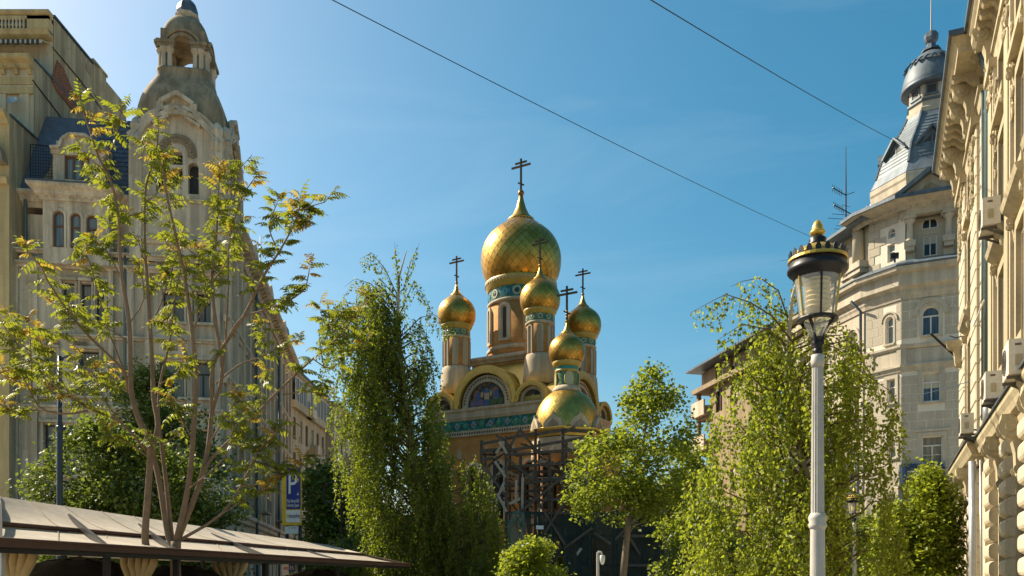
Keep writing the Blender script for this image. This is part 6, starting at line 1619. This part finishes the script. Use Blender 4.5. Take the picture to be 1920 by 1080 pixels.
obj('white_plate', MB().box(-.21, .005, -.02, .0, ZP(1078,D), ZP(1056,D)), M_['sign_white'], NS); obj('blue_plate', MB().box(.008, .21, -.02, .0, ZP(1072,D), ZP(1057,D)), M_['sign_blue'], NS)
text('numerals', '40', .17, 'sign_red', NS, T(-.1,-.03,ZP(1066,D)) @ RX); text('numerals', '25', .17, 'sign_white', NS, T(.11,-.03,ZP(1065,D)) @ RX)
D = 26.0; AS = thing('arrow_sign', 'blue road sign with a white arrow low between the birch and lamp post', 'sign', (XP(1441,D), D, 0))
obj('post', MB().tube([(0,.04,0),(0,.04,ZP(1060,D))], .03, 8), M_['galv'], AS); obj('plate', MB().box(-.1, .1, -.01, .01, ZP(1086,D), ZP(1060,D)), M_['sign_blue'], AS)
obj('arrow', MB().prism([(-.015,ZP(1082,D)),(.015,ZP(1082,D)),(.015,ZP(1072,D)),(.05,ZP(1072,D)),(0,ZP(1064,D)),(-.05,ZP(1072,D)),(-.015,ZP(1072,D))], 'y', -.02, -.011), M_['sign_white'], AS)
D = 24.0; CM = thing('camera_pole', 'white surveillance camera on a short pole before the scaffold', 'camera', (XP(1121,D), D, 0))
obj('pole', MB().tube([(0,0,0),(0,0,ZP(1036,D))], .042, 10), M_['post_white'], CM); obj('bracket', MB().tube([(0,0,ZP(1038,D)),(.02,-.02,ZP(1035,D)),(.09,-.04,ZP(1036,D)),(.11,-.05,ZP(1041,D))], .035, 8), M_['post_white'], CM)
obj('camera_body', MB().lathe([(.05,ZP(1041,D)),(.075,ZP(1042,D)),(.075,ZP(1050,D)),(.055,ZP(1056,D)),(.02,ZP(1059,D))], 14, (.12,-.05)).mesh('b', True), M_['sign_white'], CM)
D = 36.0; RG = thing('ring_sign', 'black iron ring hanging by the left birch, past the parking totem', 'sign', (XP(640,D), D, 0))
obj('post', MB().tube([(0,0,0),(0,0,ZP(902,D))], .05, 8), M_['iron_black'], RG); obj('arm', MB().tube([(0,0,ZP(906,D)),(XP(617,D)-XP(640,D),0,ZP(906,D))], .03, 6), M_['iron_black'], RG)
cx, cz = XP(618,D)-XP(640,D), ZP(925,D)
obj('ring', MB().tube([(cx+.27*math.cos(a*math.pi/12),0,cz+.42*math.sin(a*math.pi/12)) for a in range(25)], .045, 6), M_['iron_black'], RG)
# ------------------------------------------------------------------ overhead cables
def cable(name, label, a, b, sag, r):
    n = 24; t0 = a.lerp(b, .5); mb = MB(); pts = []
    for i in range(n+1): p = a.lerp(b, i/n); p.z -= sag*4*(i/n)*(1-i/n); pts.append(p)
    return tag(obj(name, mb.tube(pts, r, 5), M_['wire']), label, 'cable', 'overhead cables across the sky')
a0, a1 = W(655,0,22), W(1590,474,58); d = a1-a0
cable('overhead_cable', 'long dark cable crossing the sky down to the antenna mast', a0-d*.25, a1, .35, .013)
a0, a1 = W(1245,0,18), W(1765,305,53); d = a1-a0
cable('overhead_cable', 'shorter dark cable running down to the turret roof', a0-d*.2, a1, .3, .0125)
a0, a1 = W(1670,748,53), W(1828,712,23.5)
cable('overhead_cable', 'thin cable between the grey house and the cream palace', a0, a1, .1, .012)
# ------------------------------------------------------------------ trees
def leaf_mesh(name, pos, axis, nrm, length, width, rnd, mats):
    """one folded kite-shaped leaf per row"""
    n = len(pos)
    axis = axis/np.linalg.norm(axis, axis=1, keepdims=True)
    side = np.cross(axis, nrm); side /= np.linalg.norm(side, axis=1, keepdims=True)+1e-9
    up = np.cross(side, axis)
    L = length[:, None]; Wd = width[:, None]
    v = np.empty((n, 4, 3), np.float32)
    v[:, 0] = pos; mid = pos+axis*L*.42
    v[:, 1] = mid+side*Wd*.5+up*Wd*.12; v[:, 2] = pos+axis*L-up*L*.1; v[:, 3] = mid-side*Wd*.5+up*Wd*.12
    me = bpy.data.meshes.new(name)
    me.vertices.add(4*n); me.vertices.foreach_set('co', v.ravel())
    idx = np.arange(4*n, dtype=np.int32).reshape(n, 4); tri = np.concatenate([idx[:, [0,1,2]], idx[:, [0,2,3]]], 1).ravel()
    me.loops.add(6*n); me.loops.foreach_set('vertex_index', tri)
    me.polygons.add(2*n); me.polygons.foreach_set('loop_start', np.arange(0, 6*n, 3, dtype=np.int32))
    me.update(calc_edges=True)
    at = me.attributes.new('rnd', 'FLOAT', 'FACE'); at.data.foreach_set('value', np.repeat(rnd, 2).astype(np.float32))
    me.materials.append(mats); return me
def rand_unit(n): v = RNG.normal(size=(n, 3)); return v/np.linalg.norm(v, axis=1, keepdims=True)
def outline_fn(pts):
    """pts: (py, xmin, xmax) in photo pixels -> interpolator"""
    ys = [p[0] for p in pts]; a = [p[1] for p in pts]; b = [p[2] for p in pts]
    return lambda y: (np.interp(y, ys, a), np.interp(y, ys, b))
def clump(p, s, k=0):
    """cheap smooth 3-D noise in 0..1"""
    q = p*s+k*7.3
    return .5+.25*(np.sin(q[:, 0]*1.9+1.3*np.sin(q[:, 1]*1.3+k))+np.sin(q[:, 2]*2.3+1.1*np.sin(q[:, 0]*1.7-k)))*1.0+.12*np.sin(q[:, 1]*3.1+q[:, 2]*2.7)
def sample_crown(outl, D, n, depth=.8, excl=(), edge=.5, seed=0, thr=.35, cs=1.2):
    f = outline_fn(outl); y0, y1 = outl[0][0], outl[-1][0]
    got = []; tot = 0
    while tot < n:
        m = n*3
        y = RNG.uniform(y0, y1, m); a, b = f(y); w = (b-a)/2; c = (a+b)/2
        keep = RNG.uniform(size=m) < w/ w.max(); y, w, c = y[keep], w[keep], c[keep]; m = len(y)
        ang = RNG.uniform(0, 2*np.pi, m); r = RNG.uniform(0, 1, m)**edge
        dx = r*np.cos(ang)*w; dd = r*np.sin(ang)*w*depth/FOC*D
        Dd = D+dd
        P = np.stack([(c+dx-HX)/FOC*D, Dd, CZ+(HY-y)/FOC*D], 1)
        k = clump(P, cs, seed) > thr
        for (x0, x1, e0, e1) in excl:
            sx = HX+FOC*P[:, 0]/P[:, 1]; sy = HY-FOC*(P[:, 2]-CZ)/P[:, 1]; k &= ~((sx > x0) & (sx < x1) & (sy > e0) & (sy < e1))
        P = P[k]; got.append(P); tot += len(P)
    return np.concatenate(got)[:n]
def limb(mb, p0, p1, r0, r1, bow=.15, n=6, wig=.04, sides=6):
    p0 = Vector(p0); p1 = Vector(p1); L = (p1-p0).length; pts = []
    for i in range(n+1):
        t = i/n; p = p0.lerp(p1, t); p.z += bow*L*math.sin(math.pi*t)
        if 0 < i < n: p += Vector((random.gauss(0,wig), random.gauss(0,wig), random.gauss(0,wig)))*L*.5
        pts.append(p)
    mb.tube(pts, [r0+(r1-r0)*i/n for i in range(n+1)], sides); return pts

def leafy_tree(name, label, base_px, D, outl, n_tw, lp, size, m, bark, trunk_r, trunk_top_py, group=None, spread=.32, depth=.8, thr=.36, up=.15, seed=1, lean=0.0, cs=1.2, cat='tree', nb=46):
    loc = Vector((XP(base_px, D), D, 0))
    t = thing(name, label, cat, tuple(loc), 0, group)
    tw = sample_crown(outl, D, n_tw, depth, seed=seed, thr=thr, cs=cs)
    zt = ZP(trunk_top_py, D); tp = [Vector((0,0,0)), Vector((lean*.3,0.03,zt*.4)), Vector((lean*.8,-.03,zt*.8)), Vector((lean,0,zt))]
    ztop = tw[:, 2].max(); xt = Vector((float(tw[tw[:, 2] > ztop-1.0][:, 0].mean())-loc.x, 0, ztop-.6))
    mb = MB(); mb.tube(tp+[tp[-1].lerp(xt, .5)+Vector((.08,.1,0)), xt], [trunk_r*1.25, trunk_r, trunk_r*.85, trunk_r*.7, trunk_r*.4, .012], 9)
    obj('trunk', mb.mesh('trunk', True), M_[bark], t)
    br = MB(); sel = RNG.choice(len(tw), min(nb, len(tw)), replace=False)
    for i in sel:
        e = Vector(tw[i])-loc; h = max(zt*.75, min(e.z-.5, ztop-1.0)); q = (h-zt)/(max(.1, xt.z-zt)); s = tp[-1].lerp(xt, q) if q > 0 else Vector((lean,0,h))
        limb(br, s, e, trunk_r*.30*(1-.5*max(0,q)), .008, .06, 5, .05, 5)
    obj('branches', br.mesh('branches', True), M_[bark], t, None, kind='stuff')
    N_ = len(tw)*lp; P = np.repeat(tw, lp, 0)+RNG.normal(size=(N_, 3))*np.array([spread, spread, spread*.8])*.55
    ax = rand_unit(N_); ax[:, 2] = ax[:, 2]*.6-.25+up*RNG.uniform(-1, 1, N_); nn = rand_unit(N_); nn[:, 2] = np.abs(nn[:, 2])+.5
    ln = size*RNG.uniform(.65, 1.25, N_)
    me = leaf_mesh('crown', (P-np.array(loc)).astype(np.float32), ax, nn, ln, ln*RNG.uniform(.6, .85, N_), RNG.uniform(0, 1, N_), M_[m])
    obj('crown', me, None, t, None, kind='stuff'); return t

def birch(name, label, base_px, D, trunk, outl, arcs, n_str, step, size, m, hang, depth=.8, thr=.3, seed=3, group=None, cs=1.0, excl=()):
    loc = Vector((XP(base_px, D), D, 0)); t = thing(name, label, 'tree', tuple(loc), 0, group)
    tp = [Vector((XP(px, D), D+dd, ZP(py, D)))-loc for px, py, dd in trunk]; tp = [Vector((0,0,0))]+tp
    rad = [.15-.135*i/(len(tp)-1) for i in range(len(tp))]
    obj('trunk', MB().tube(tp, rad, 10).mesh('trunk', True), M_['bark_birch'], t)
    def on_trunk(z):
        for a, b in zip(tp, tp[1:]):
            if a.z <= z <= b.z: return a.lerp(b, (z-a.z)/(b.z-a.z))
        return tp[-1]
    tops = sample_crown(outl, D, n_str, depth, excl, edge=.6, seed=seed, thr=thr, cs=cs)
    br = MB(); f = outline_fn(outl); P_, A_ = [], []
    order = np.argsort(-tops[:, 2])
    for q, i in enumerate(order):
        e = Vector(tops[i])-loc
        if q % 7 == 0:
            s = on_trunk(max(1.2, e.z-abs(e.x)*.5-.4*RNG.uniform(.3, 1))); limb(br, s, e, .036, .006, .10, 6, .05, 5)
        L = RNG.uniform(*hang); nL = max(4, int(L/step)); drift = Vector((random.gauss(0,.16), random.gauss(0,.16), 0))
        pts = []
        for k in range(nL):
            u = k/nL; p = e+Vector((0,0,-L*u))+drift*u*L*1.2+Vector((.03*math.sin(k*.7+q), .03*math.cos(k*.6+q), 0)); pts.append(p)
        br.tube([pts[0], pts[len(pts)//2], pts[-1]], [.005,.004,.002], 3)
        P_ += [tuple(p) for p in pts]
    for a in arcs:   # bare arching boughs with leafy tassels hanging from them
        pts = [Vector((XP(px, D), D+a[1], ZP(py, D)))-loc for px, py in a[0]]
        r0 = a[2]; br.tube(pts, [r0*(1-.8*i/(len(pts)-1)) for i in range(len(pts))], 6)
        for s0, s1 in zip(pts, pts[1:]):
            m_ = max(1, int((s1-s0).length/.16))
            for k in range(m_):
                if random.random() > a[3]: continue
                p = s0.lerp(s1, k/m_); L = random.uniform(.25, a[4]); n_ = int(L/(step*.8)); pp = [p+Vector((random.gauss(0,.015)+.05*math.sin(j*.5+k), random.gauss(0,.015)+random.gauss(0,.02), -L*j/n_)) for j in range(n_+1)]
                br.tube([pp[0], pp[-1]], [.004,.002], 3); P_ += [tuple(x) for x in pp]
    obj('branches', br.mesh('branches', True), M_['bark_twig'], t, None, kind='stuff')
    P = np.repeat(np.array(P_, np.float32), 2, 0); n = len(P); P = P+RNG.normal(size=(n, 3))*size*.42
    ax = rand_unit(n); ax[:, 2] = -np.abs(ax[:, 2])-.35; nn = rand_unit(n)
    ln = size*RNG.uniform(.65, 1.2, n)
    obj('crown', leaf_mesh('crown', P.astype(np.float32), ax, nn, ln, ln*RNG.uniform(.62, .85, n), RNG.uniform(0, 1, n), M_[m]), None, t, None, kind='stuff')
    return t

birch('weeping_birch', 'tall weeping birch left of the church', 800, 30,
      [(792,1000,0),(775,850,.1),(752,700,.2),(745,600,.1),(748,520,0),(762,470,0)],
      [(530,650,740),(570,605,760),(610,600,800),(660,625,815),(720,625,810),(770,622,835),(820,618,872),(860,622,905),(920,630,940),(980,668,955),(1040,690,965),(1100,690,965)],
      [([(748,560),(720,500),(695,470),(672,482)],.2,.02,.9,.7),([(750,540),(742,480),(741,455)],-.1,.02,.95,.3),([(755,540),(768,490),(785,452)],.2,.02,.95,.35),([(748,600),(700,540),(670,530),(650,545)],-.4,.02,.8,.9),
       ([(750,640),(790,600),(815,595),(840,612),(852,630)],-.3,.02,.9,.9),([(745,620),(690,570),(640,560),(600,590)],.3,.022,.8,.9),([(745,590),(775,520),(800,560),(806,590)],.3,.02,.9,.8),([(745,560),(712,520),(690,560)],.1,.02,.9,.8)],
      1750, .06, .10, 'leaf_birch', (.3, 2.7), depth=.62, thr=.42, seed=3, cs=1.6, excl=((598,640,890,955),))
birch('weeping_birch', 'weeping birch behind the near lantern post on the right', 1560, 19.5,
      [(1530,960,.1),(1505,850,.2),(1490,750,.2),(1480,640,.1),(1485,560,0),(1500,500,0)],
      [(590,1450,1560),(640,1390,1600),(670,1345,1650),(715,1350,1635),(770,1298,1682),(830,1322,1668),(890,1275,1696),(950,1296,1676),(1030,1282,1696),(1100,1300,1690)],
      [([(1480,650),(1440,600),(1400,575),(1355,560),(1330,572),(1288,595)],-.3,.02,.95,.75),([(1485,600),(1465,540),(1430,515),(1395,522),(1374,532)],.2,.018,.95,1.1),([(1487,560),(1500,500),(1490,483),(1464,486)],.1,.016,.8,.45),
       ([(1490,620),(1540,590),(1570,560),(1580,570)],.6,.02,.9,.7),([(1485,680),(1430,630),(1380,620),(1335,650)],-.5,.02,.85,.8),([(1490,690),(1560,640),(1620,660),(1660,720)],.3,.02,.9,.9),([(1490,760),(1600,700),(1660,740),(1688,800)],-.3,.02,.9,.7),([(1480,590),(1440,570),(1410,600)],.1,.015,.9,.6)],
      800, .058, .10, 'leaf_birch_bright', (.3, 2.1), thr=.46, seed=8, cs=2.0, excl=((1585,1622,820,1090),))
leafy_tree('maple_tree', 'young maple with a slim trunk in front of the scaffold', 1163, 30, [(688,1226,1238),(715,1195,1262),(745,1178,1276),(790,1130,1296),(830,1092,1302),(880,1066,1296),(930,1062,1290),(962,1075,1270),(980,1130,1200)],
      560, 22, .155, 'leaf_maple', 'bark_grey', .13, 960, seed=5, thr=.42, lean=.3, spread=.34, cs=1.7)
leafy_tree('maple_tree', 'bright green maple below the blue banner by the palace corner', 1715, 25, [(878,1738,1752),(910,1715,1770),(945,1680,1784),(990,1655,1790),(1040,1640,1790),(1090,1640,1790)],
      900, 26, .12, 'leaf_birch_bright', 'bark_grey', .10, 1010, seed=11, thr=.28, spread=.34, cs=1.6)
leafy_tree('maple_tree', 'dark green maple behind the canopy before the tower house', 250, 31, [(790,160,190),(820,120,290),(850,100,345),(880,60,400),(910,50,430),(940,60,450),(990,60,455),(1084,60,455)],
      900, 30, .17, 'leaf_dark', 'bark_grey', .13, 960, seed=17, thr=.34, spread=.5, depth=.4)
leafy_tree('maple_tree', 'second dark maple behind the near tree trunks', 300, 36, [(690,265,285),(720,215,340),(760,205,380),(810,200,400),(860,220,420),(900,240,430)],
      330, 26, .17, 'leaf_dark', 'bark_grey', .12, 900, seed=19, thr=.38, spread=.5, depth=.6)
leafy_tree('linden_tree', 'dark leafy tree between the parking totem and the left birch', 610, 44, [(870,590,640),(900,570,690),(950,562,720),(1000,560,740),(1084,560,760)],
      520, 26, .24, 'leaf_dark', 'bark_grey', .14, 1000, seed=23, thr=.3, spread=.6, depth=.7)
leafy_tree('linden_tree', 'green tree between the young maple and the right-hand birch', 1290, 40, [(845,1270,1310),(880,1235,1340),(930,1225,1360),(980,1230,1370),(1084,1230,1380)],
      330, 24, .22, 'leaf_maple', 'bark_grey', .12, 1000, seed=29, thr=.42, spread=.55, depth=.7)
leafy_tree('leafy_shrub', 'bright yellow-green shrub at the foot of the scaffold', 1000, 20, [(1012,985,1020),(1030,955,1045),(1055,940,1058),(1095,935,1060)],
      300, 26, .085, 'leaf_birch_bright', 'bark_grey', .04, 1075, seed=31, thr=.2, spread=.19, cat='shrub', nb=20)
leafy_tree('leafy_shrub', 'dark shrub low between the maple trunk and the birch', 1330, 33, [(1000,1290,1330),(1030,1250,1420),(1070,1230,1480),(1100,1230,1480)],
      260, 24, .15, 'leaf_dark', 'bark_grey', .04, 1070, seed=37, thr=.3, spread=.4, cat='shrub', nb=20)
leafy_tree('leafy_shrub', 'dark shrub under the left birch beside the canopy end', 760, 34, [(990,690,800),(1030,620,900),(1070,600,960),(1100,600,960)],
      420, 24, .15, 'leaf_dark', 'bark_grey', .04, 1070, seed=41, thr=.25, spread=.4, cat='shrub', nb=20)
leafy_tree('leafy_shrub', 'green shrub by the far lantern post', 1620, 33, [(960,1560,1660),(1000,1520,1700),(1050,1500,1720),(1100,1500,1720)],
      330, 24, .15, 'leaf_maple', 'bark_grey', .04, 1070, seed=43, thr=.3, spread=.4, cat='shrub', nb=20)
# small spruce at the foot of the scaffold
D = 29; SP = thing('spruce', 'small blue-green spruce beside the yellow-green shrub', 'tree', (XP(1050,D), D, 0))
obj('trunk', MB().tube([(0,0,0),(0,0,ZP(1048,D))], [.05,.01], 6), M_['bark_grey'], SP)
n = 5000; z = RNG.uniform(.25, 1, n)**.7; zt = ZP(1044, D); r = (1-z)*.75*RNG.uniform(.2, 1, n)*(.75+.25*np.sin(z*60)); a = RNG.uniform(0, 6.28, n)
P = np.stack([r*np.cos(a), r*np.sin(a), z*zt], 1); ax = np.stack([np.cos(a), np.sin(a), .1-0*a], 1)
obj('crown', leaf_mesh('crown', P, ax, rand_unit(n), np.full(n, .11), np.full(n, .03), RNG.uniform(0, .8, n), M_['leaf_dark']), None, SP, None, kind='stuff')

# ---- the near tree through the canopy: pinnate leaves on long bare stems
ND = 14.0; NT = thing('tree_of_heaven', 'slender multi-stemmed tree with feathery orange-tipped leaves rising through the canopy', 'tree', (XP(330,ND), ND, 0))
nl = Vector(NT.location)
S = [  # (pixel polyline, depth offset at tip, r0, r1, leafiness start)
 ([(274,1100),(275,1040),(272,1003),(276,946),(281,869),(280,823),(262,791),(247,739),(245,693),(242,607),(230,527),(224,467),(223,410),(208,340),(187,300),(167,240),(150,190)], -.6,.088,.014,.78),
 ([(281,850),(296,800),(288,746),(286,693),(282,623),(277,540),(272,473),(271,407),(274,347),(293,283),(297,240)], .5,.062,.014,.75),
 ([(326,1020),(315,1005),(300,911),(289,860),(281,823)], .2,.06,.055,2),
 ([(328,1020),(322,1006),(313,918),(303,834),(297,780),(300,720),(318,640),(328,560),(340,500)], .8,.06,.012,.7),
 ([(330,1100),(329,1060),(330,1015)], 0,.115,.11,2),
 ([(330,1015),(352,918),(362,823),(368,700),(367,690),(360,623),(348,530),(333,457),(315,377),(306,323),(300,300)], -.7,.066,.014,.72),
 ([(333,1013),(373,911),(391,834),(398,770),(417,700),(405,607),(397,527),(405,457),(408,390),(412,315)], .6,.066,.013,.7),
 ([(415,705),(422,650),(428,540),(430,450),(453,373),(480,330)], 1.0,.03,.01,.55),
 ([(373,905),(398,858),(450,809),(480,777),(520,735),(560,697),(587,673),(640,627),(663,593),(690,560)], .9,.042,.009,.62),
 ([(398,770),(400,683),(453,600),(497,513),(523,473),(550,423),(563,385)], -.9,.04,.010,.62),
 ([(425,640),(453,597),(510,577),(567,547),(580,505)], -.5,.03,.009,.5),
 ([(405,720),(447,685),(487,670),(540,643),(560,640)], 1.3,.022,.008,.6), ([(487,670),(500,640),(490,610)], 1.4,.012,.007,.4),
 ([(338,1012),(412,967),(452,911),(480,853),(500,830),(520,810)], -.8,.036,.009,.6), ([(450,913),(510,903),(540,883),(570,870)], -1.0,.018,.008,.55), ([(480,855),(470,830),(450,815)], -.7,.012,.007,.3),
 ([(277,848),(225,791),(169,767),(134,746),(100,735)], -1.0,.036,.010,.55), ([(165,770),(123,776),(74,763),(44,707),(30,690),(0,700)], -1.3,.022,.008,.5), ([(60,740),(58,660),(55,610)], -1.3,.014,.007,.4),
 ([(240,735),(230,693),(173,637),(130,587),(90,527),(77,500),(50,470)], -1.0,.034,.010,.5), ([(245,690),(240,643),(190,610),(140,590),(100,570)], .6,.022,.008,.5), ([(235,700),(207,630),(192,580),(170,497),(160,475)], .8,.022,.008,.55),
 ([(160,760),(87,700),(50,673),(0,633),(-20,620)], .8,.022,.008,.4), ([(278,617),(300,573),(328,490),(340,460)], 1.0,.018,.008,.55), ([(223,410),(260,400),(272,395)], .2,.02,.016,2), ([(230,527),(200,470),(178,455)], .9,.018,.008,.4),
 ([(242,607),(270,560),(262,500)], .7,.016,.008,.5), ([(360,623),(385,560),(380,500),(370,470)], .9,.018,.008,.55), ([(208,340),(180,330),(165,310)], .4,.012,.007,.4), ([(187,300),(215,270),(212,230)], -.3,.012,.007,.5), ([(272,380),(305,350),(318,300)], .5,.014,.007,.5),
 ([(100,735),(60,700),(20,720)], -.9,.012,.007,.3), ([(134,746),(110,700),(95,650)], -.6,.013,.007,.35), ([(130,587),(110,620),(70,630)], -.9,.012,.007,.3), ([(169,767),(150,720),(140,680)], .6,.014,.007,.35), ([(450,809),(480,760),(500,700)], .8,.014,.007,.4), ([(412,967),(470,930),(505,915)], -.9,.013,.007,.4), ([(225,791),(190,740),(180,700)], -.8,.014,.007,.4), ([(300,720),(330,700),(350,680)], -1.0,.012,.007,.3), ([(247,739),(215,720),(200,690)], .9,.012,.007,.35), ([(74,763),(40,780),(10,760)], -1.2,.012,.007,.3), ([(50,673),(30,640),(15,590)], .8,.012,.007,.4),
 ([(640,627),(610,610),(600,580)], 1.0,.012,.007,.4), ([(587,673),(620,690),(660,660),(690,640)], 1.2,.014,.007,.4), ([(530,740),(580,735),(620,745)], 1.1,.014,.007,.4), ([(362,823),(330,770),(312,740)], -1.2,.016,.008,.4), ([(391,834),(430,770),(445,745)], -1.2,.016,.008,.5),
 ([(352,918),(420,860),(440,800),(470,790)], -1.2,.018,.008,.5), ([(281,860),(240,830),(200,815)], -1.0,.014,.007,.5), ([(350,640),(320,620),(305,600)], -1.0,.014,.007,.4), ([(398,527),(425,490),(432,440)], -.8,.014,.008,.4), ([(563,385),(575,395),(572,430)], -.9,.01,.007,.2), ([(453,373),(440,345),(420,330)], .8,.01,.007,.3), ([(523,473),(505,430),(512,400),(520,380)], -.6,.014,.008,.35)]
LEAFPTS = []
for k, (pl, dd, r0, r1, lf) in enumerate(S):
    n = len(pl); base_d = 0.0
    P = []
    for i, (px, py) in enumerate(pl):
        t = i/(n-1); D = ND+dd*t*1.3 if r0 > .03 else ND+dd*(.55+.45*t)*1.2
        P.append(W(px, py, D)-nl)
    # smooth
    Q = []
    for i in range(n-1):
        p0, p1, p2, p3 = P[max(i-1,0)], P[i], P[i+1], P[min(i+2,n-1)]
        for q in range(3):
            t = q/3; Q.append(.5*((2*p1)+(-p0+p2)*t+(2*p0-5*p1+4*p2-p3)*t*t+(-p0+3*p1-3*p2+p3)*t**3))
    Q.append(P[-1]); m_ = len(Q)
    obj('stem', MB().tube(Q, [(r0+(r1-r0)*i/(m_-1))*.78 for i in range(m_)], 8).mesh('stem', True), M_['bark_smooth'], NT)
    if lf < 1:
        for w_ in range(2 if r0 > .03 else (1 if random.random() < .6 else 0)):   # short leafy side twigs
            b0 = Q[int((lf*.55+(1-lf*.55)*random.random())*(m_-1))]; an = random.uniform(0, 6.28); ln = random.uniform(.3, .75)
            tw_ = [b0, b0+Vector((math.cos(an)*ln*.5, math.sin(an)*ln*.5, ln*.28)), b0+Vector((math.cos(an)*ln*.85, math.sin(an)*ln*.85, ln*.75))]
            obj('twig', MB().tube(tw_, [.009,.007,.005], 5).mesh('twig', True), M_['bark_smooth'], NT)
            for q in range(6): LEAFPTS.append((tw_[1].lerp(tw_[2], q/7), .9 if q < 5 else 1.0))
        seg = [(Q[i+1]-Q[i]).length for i in range(m_-1)]; tot = sum(seg); s = tot*lf*.92; acc = 0; i = 0
        while s < tot:
            while i < m_-1 and acc+seg[i] < s: acc += seg[i]; i += 1
            if i >= m_-1: break
            LEAFPTS.append((Q[i].lerp(Q[i+1], (s-acc)/max(1e-6, seg[i])), s/tot)); s += .05
        for q in range(7): LEAFPTS.append((Q[-1]+Vector((0,0,.02*q)), 1.0))
def pinnate(seed):
    """one drooping compound leaf: stalk and paired leaflets along +x"""
    rr = random.Random(seed); L = rr.uniform(.20,.34); n = rr.randint(5, 7); vs, fs, rn = [], [], []
    def pt(t): return Vector((L*t, 0, .10*L*math.sin(math.pi*t*.8)-.38*L*t*t))
    mb = MB().tube([pt(i/5) for i in range(6)], [.0045,.004,.0035,.003,.0025,.002], 4)
    vs = list(mb.v); fs = list(mb.f); rn = [.3]*len(fs)
    tipc = rr.random() < .30
    for k in range(n):
        t = .18+.82*k/(n-1)
        for sg in ((-1,1) if k < n-1 else (0,)):
            p = pt(t); l = .112*(1-.3*abs(t-.5))*rr.uniform(.8,1.15); w = l*.40
            d = Vector((.35 if sg else 1, sg*.75, -.75+rr.uniform(-.25,.25))).normalized(); nr = Vector((0,0,1)); sd = d.cross(nr).normalized()
            up = sd.cross(d)
            b = len(vs); c1 = p+d*l*.3; c2 = p+d*l*.68
            vs += [tuple(p), tuple(c1+sd*w*.5+up*w*.14), tuple(c2+sd*w*.36+up*w*.08), tuple(p+d*l-Vector((0,0,l*.10))), tuple(c2-sd*w*.36+up*w*.08), tuple(c1-sd*w*.5+up*w*.14), tuple(c1), tuple(c2)]
            fs += [(b,b+1,b+6),(b,b+6,b+5),(b+6,b+1,b+2,b+7),(b+5,b+6,b+7,b+4),(b+7,b+2,b+3),(b+4,b+7,b+3)]; v = rr.uniform(.86,1) if tipc else rr.uniform(.1,.78); rn += [v]*6
    mb = MB(); mb.v = vs; mb.f = fs; me = mb.mesh('leaf'); rnd_attr(me, rn); me.materials.append(M_['leaf_ailanthus']); return me, tipc
PIN = [pinnate(i) for i in range(14)]
tipm = [p[0] for p in PIN if p[1]]; grn = [p[0] for p in PIN if not p[1]]
EXTRA = []
random.shuffle(LEAFPTS)
for i, (p, t) in enumerate(LEAFPTS):
    a = random.uniform(0, 2*math.pi); el_ = random.uniform(-.15, .75) if t < .97 else random.uniform(.1, 1.2)
    me = random.choice(tipm) if (t > .9 and random.random() < .45) else random.choice(grn); s = random.uniform(.65, 1.15)*(1 if t < .97 else .72)
    M = T(*p) @ RZ(a) @ Matrix.Rotation(-el_, 4, 'Y') @ Matrix.Rotation(random.gauss(0,.3), 4, 'X') @ Matrix.Diagonal((s,s,s,1))
    if i < 300: obj('leaf', me, None, NT, M)
    else: EXTRA.append((me, M))
cv, cf, cr = [], [], []
for me, M in EXTRA:
    o = len(cv); cv += [tuple(M @ v.co) for v in me.vertices]; cf += [tuple(i+o for i in p.vertices) for p in me.polygons]; cr += [d.value for d in me.attributes['rnd'].data]
mb = MB(); mb.v = cv; mb.f = cf; me = mb.mesh('foliage'); rnd_attr(me, cr); obj('foliage', me, M_['leaf_ailanthus'], NT, None, kind='stuff')
print('LEAVES', len(LEAFPTS))
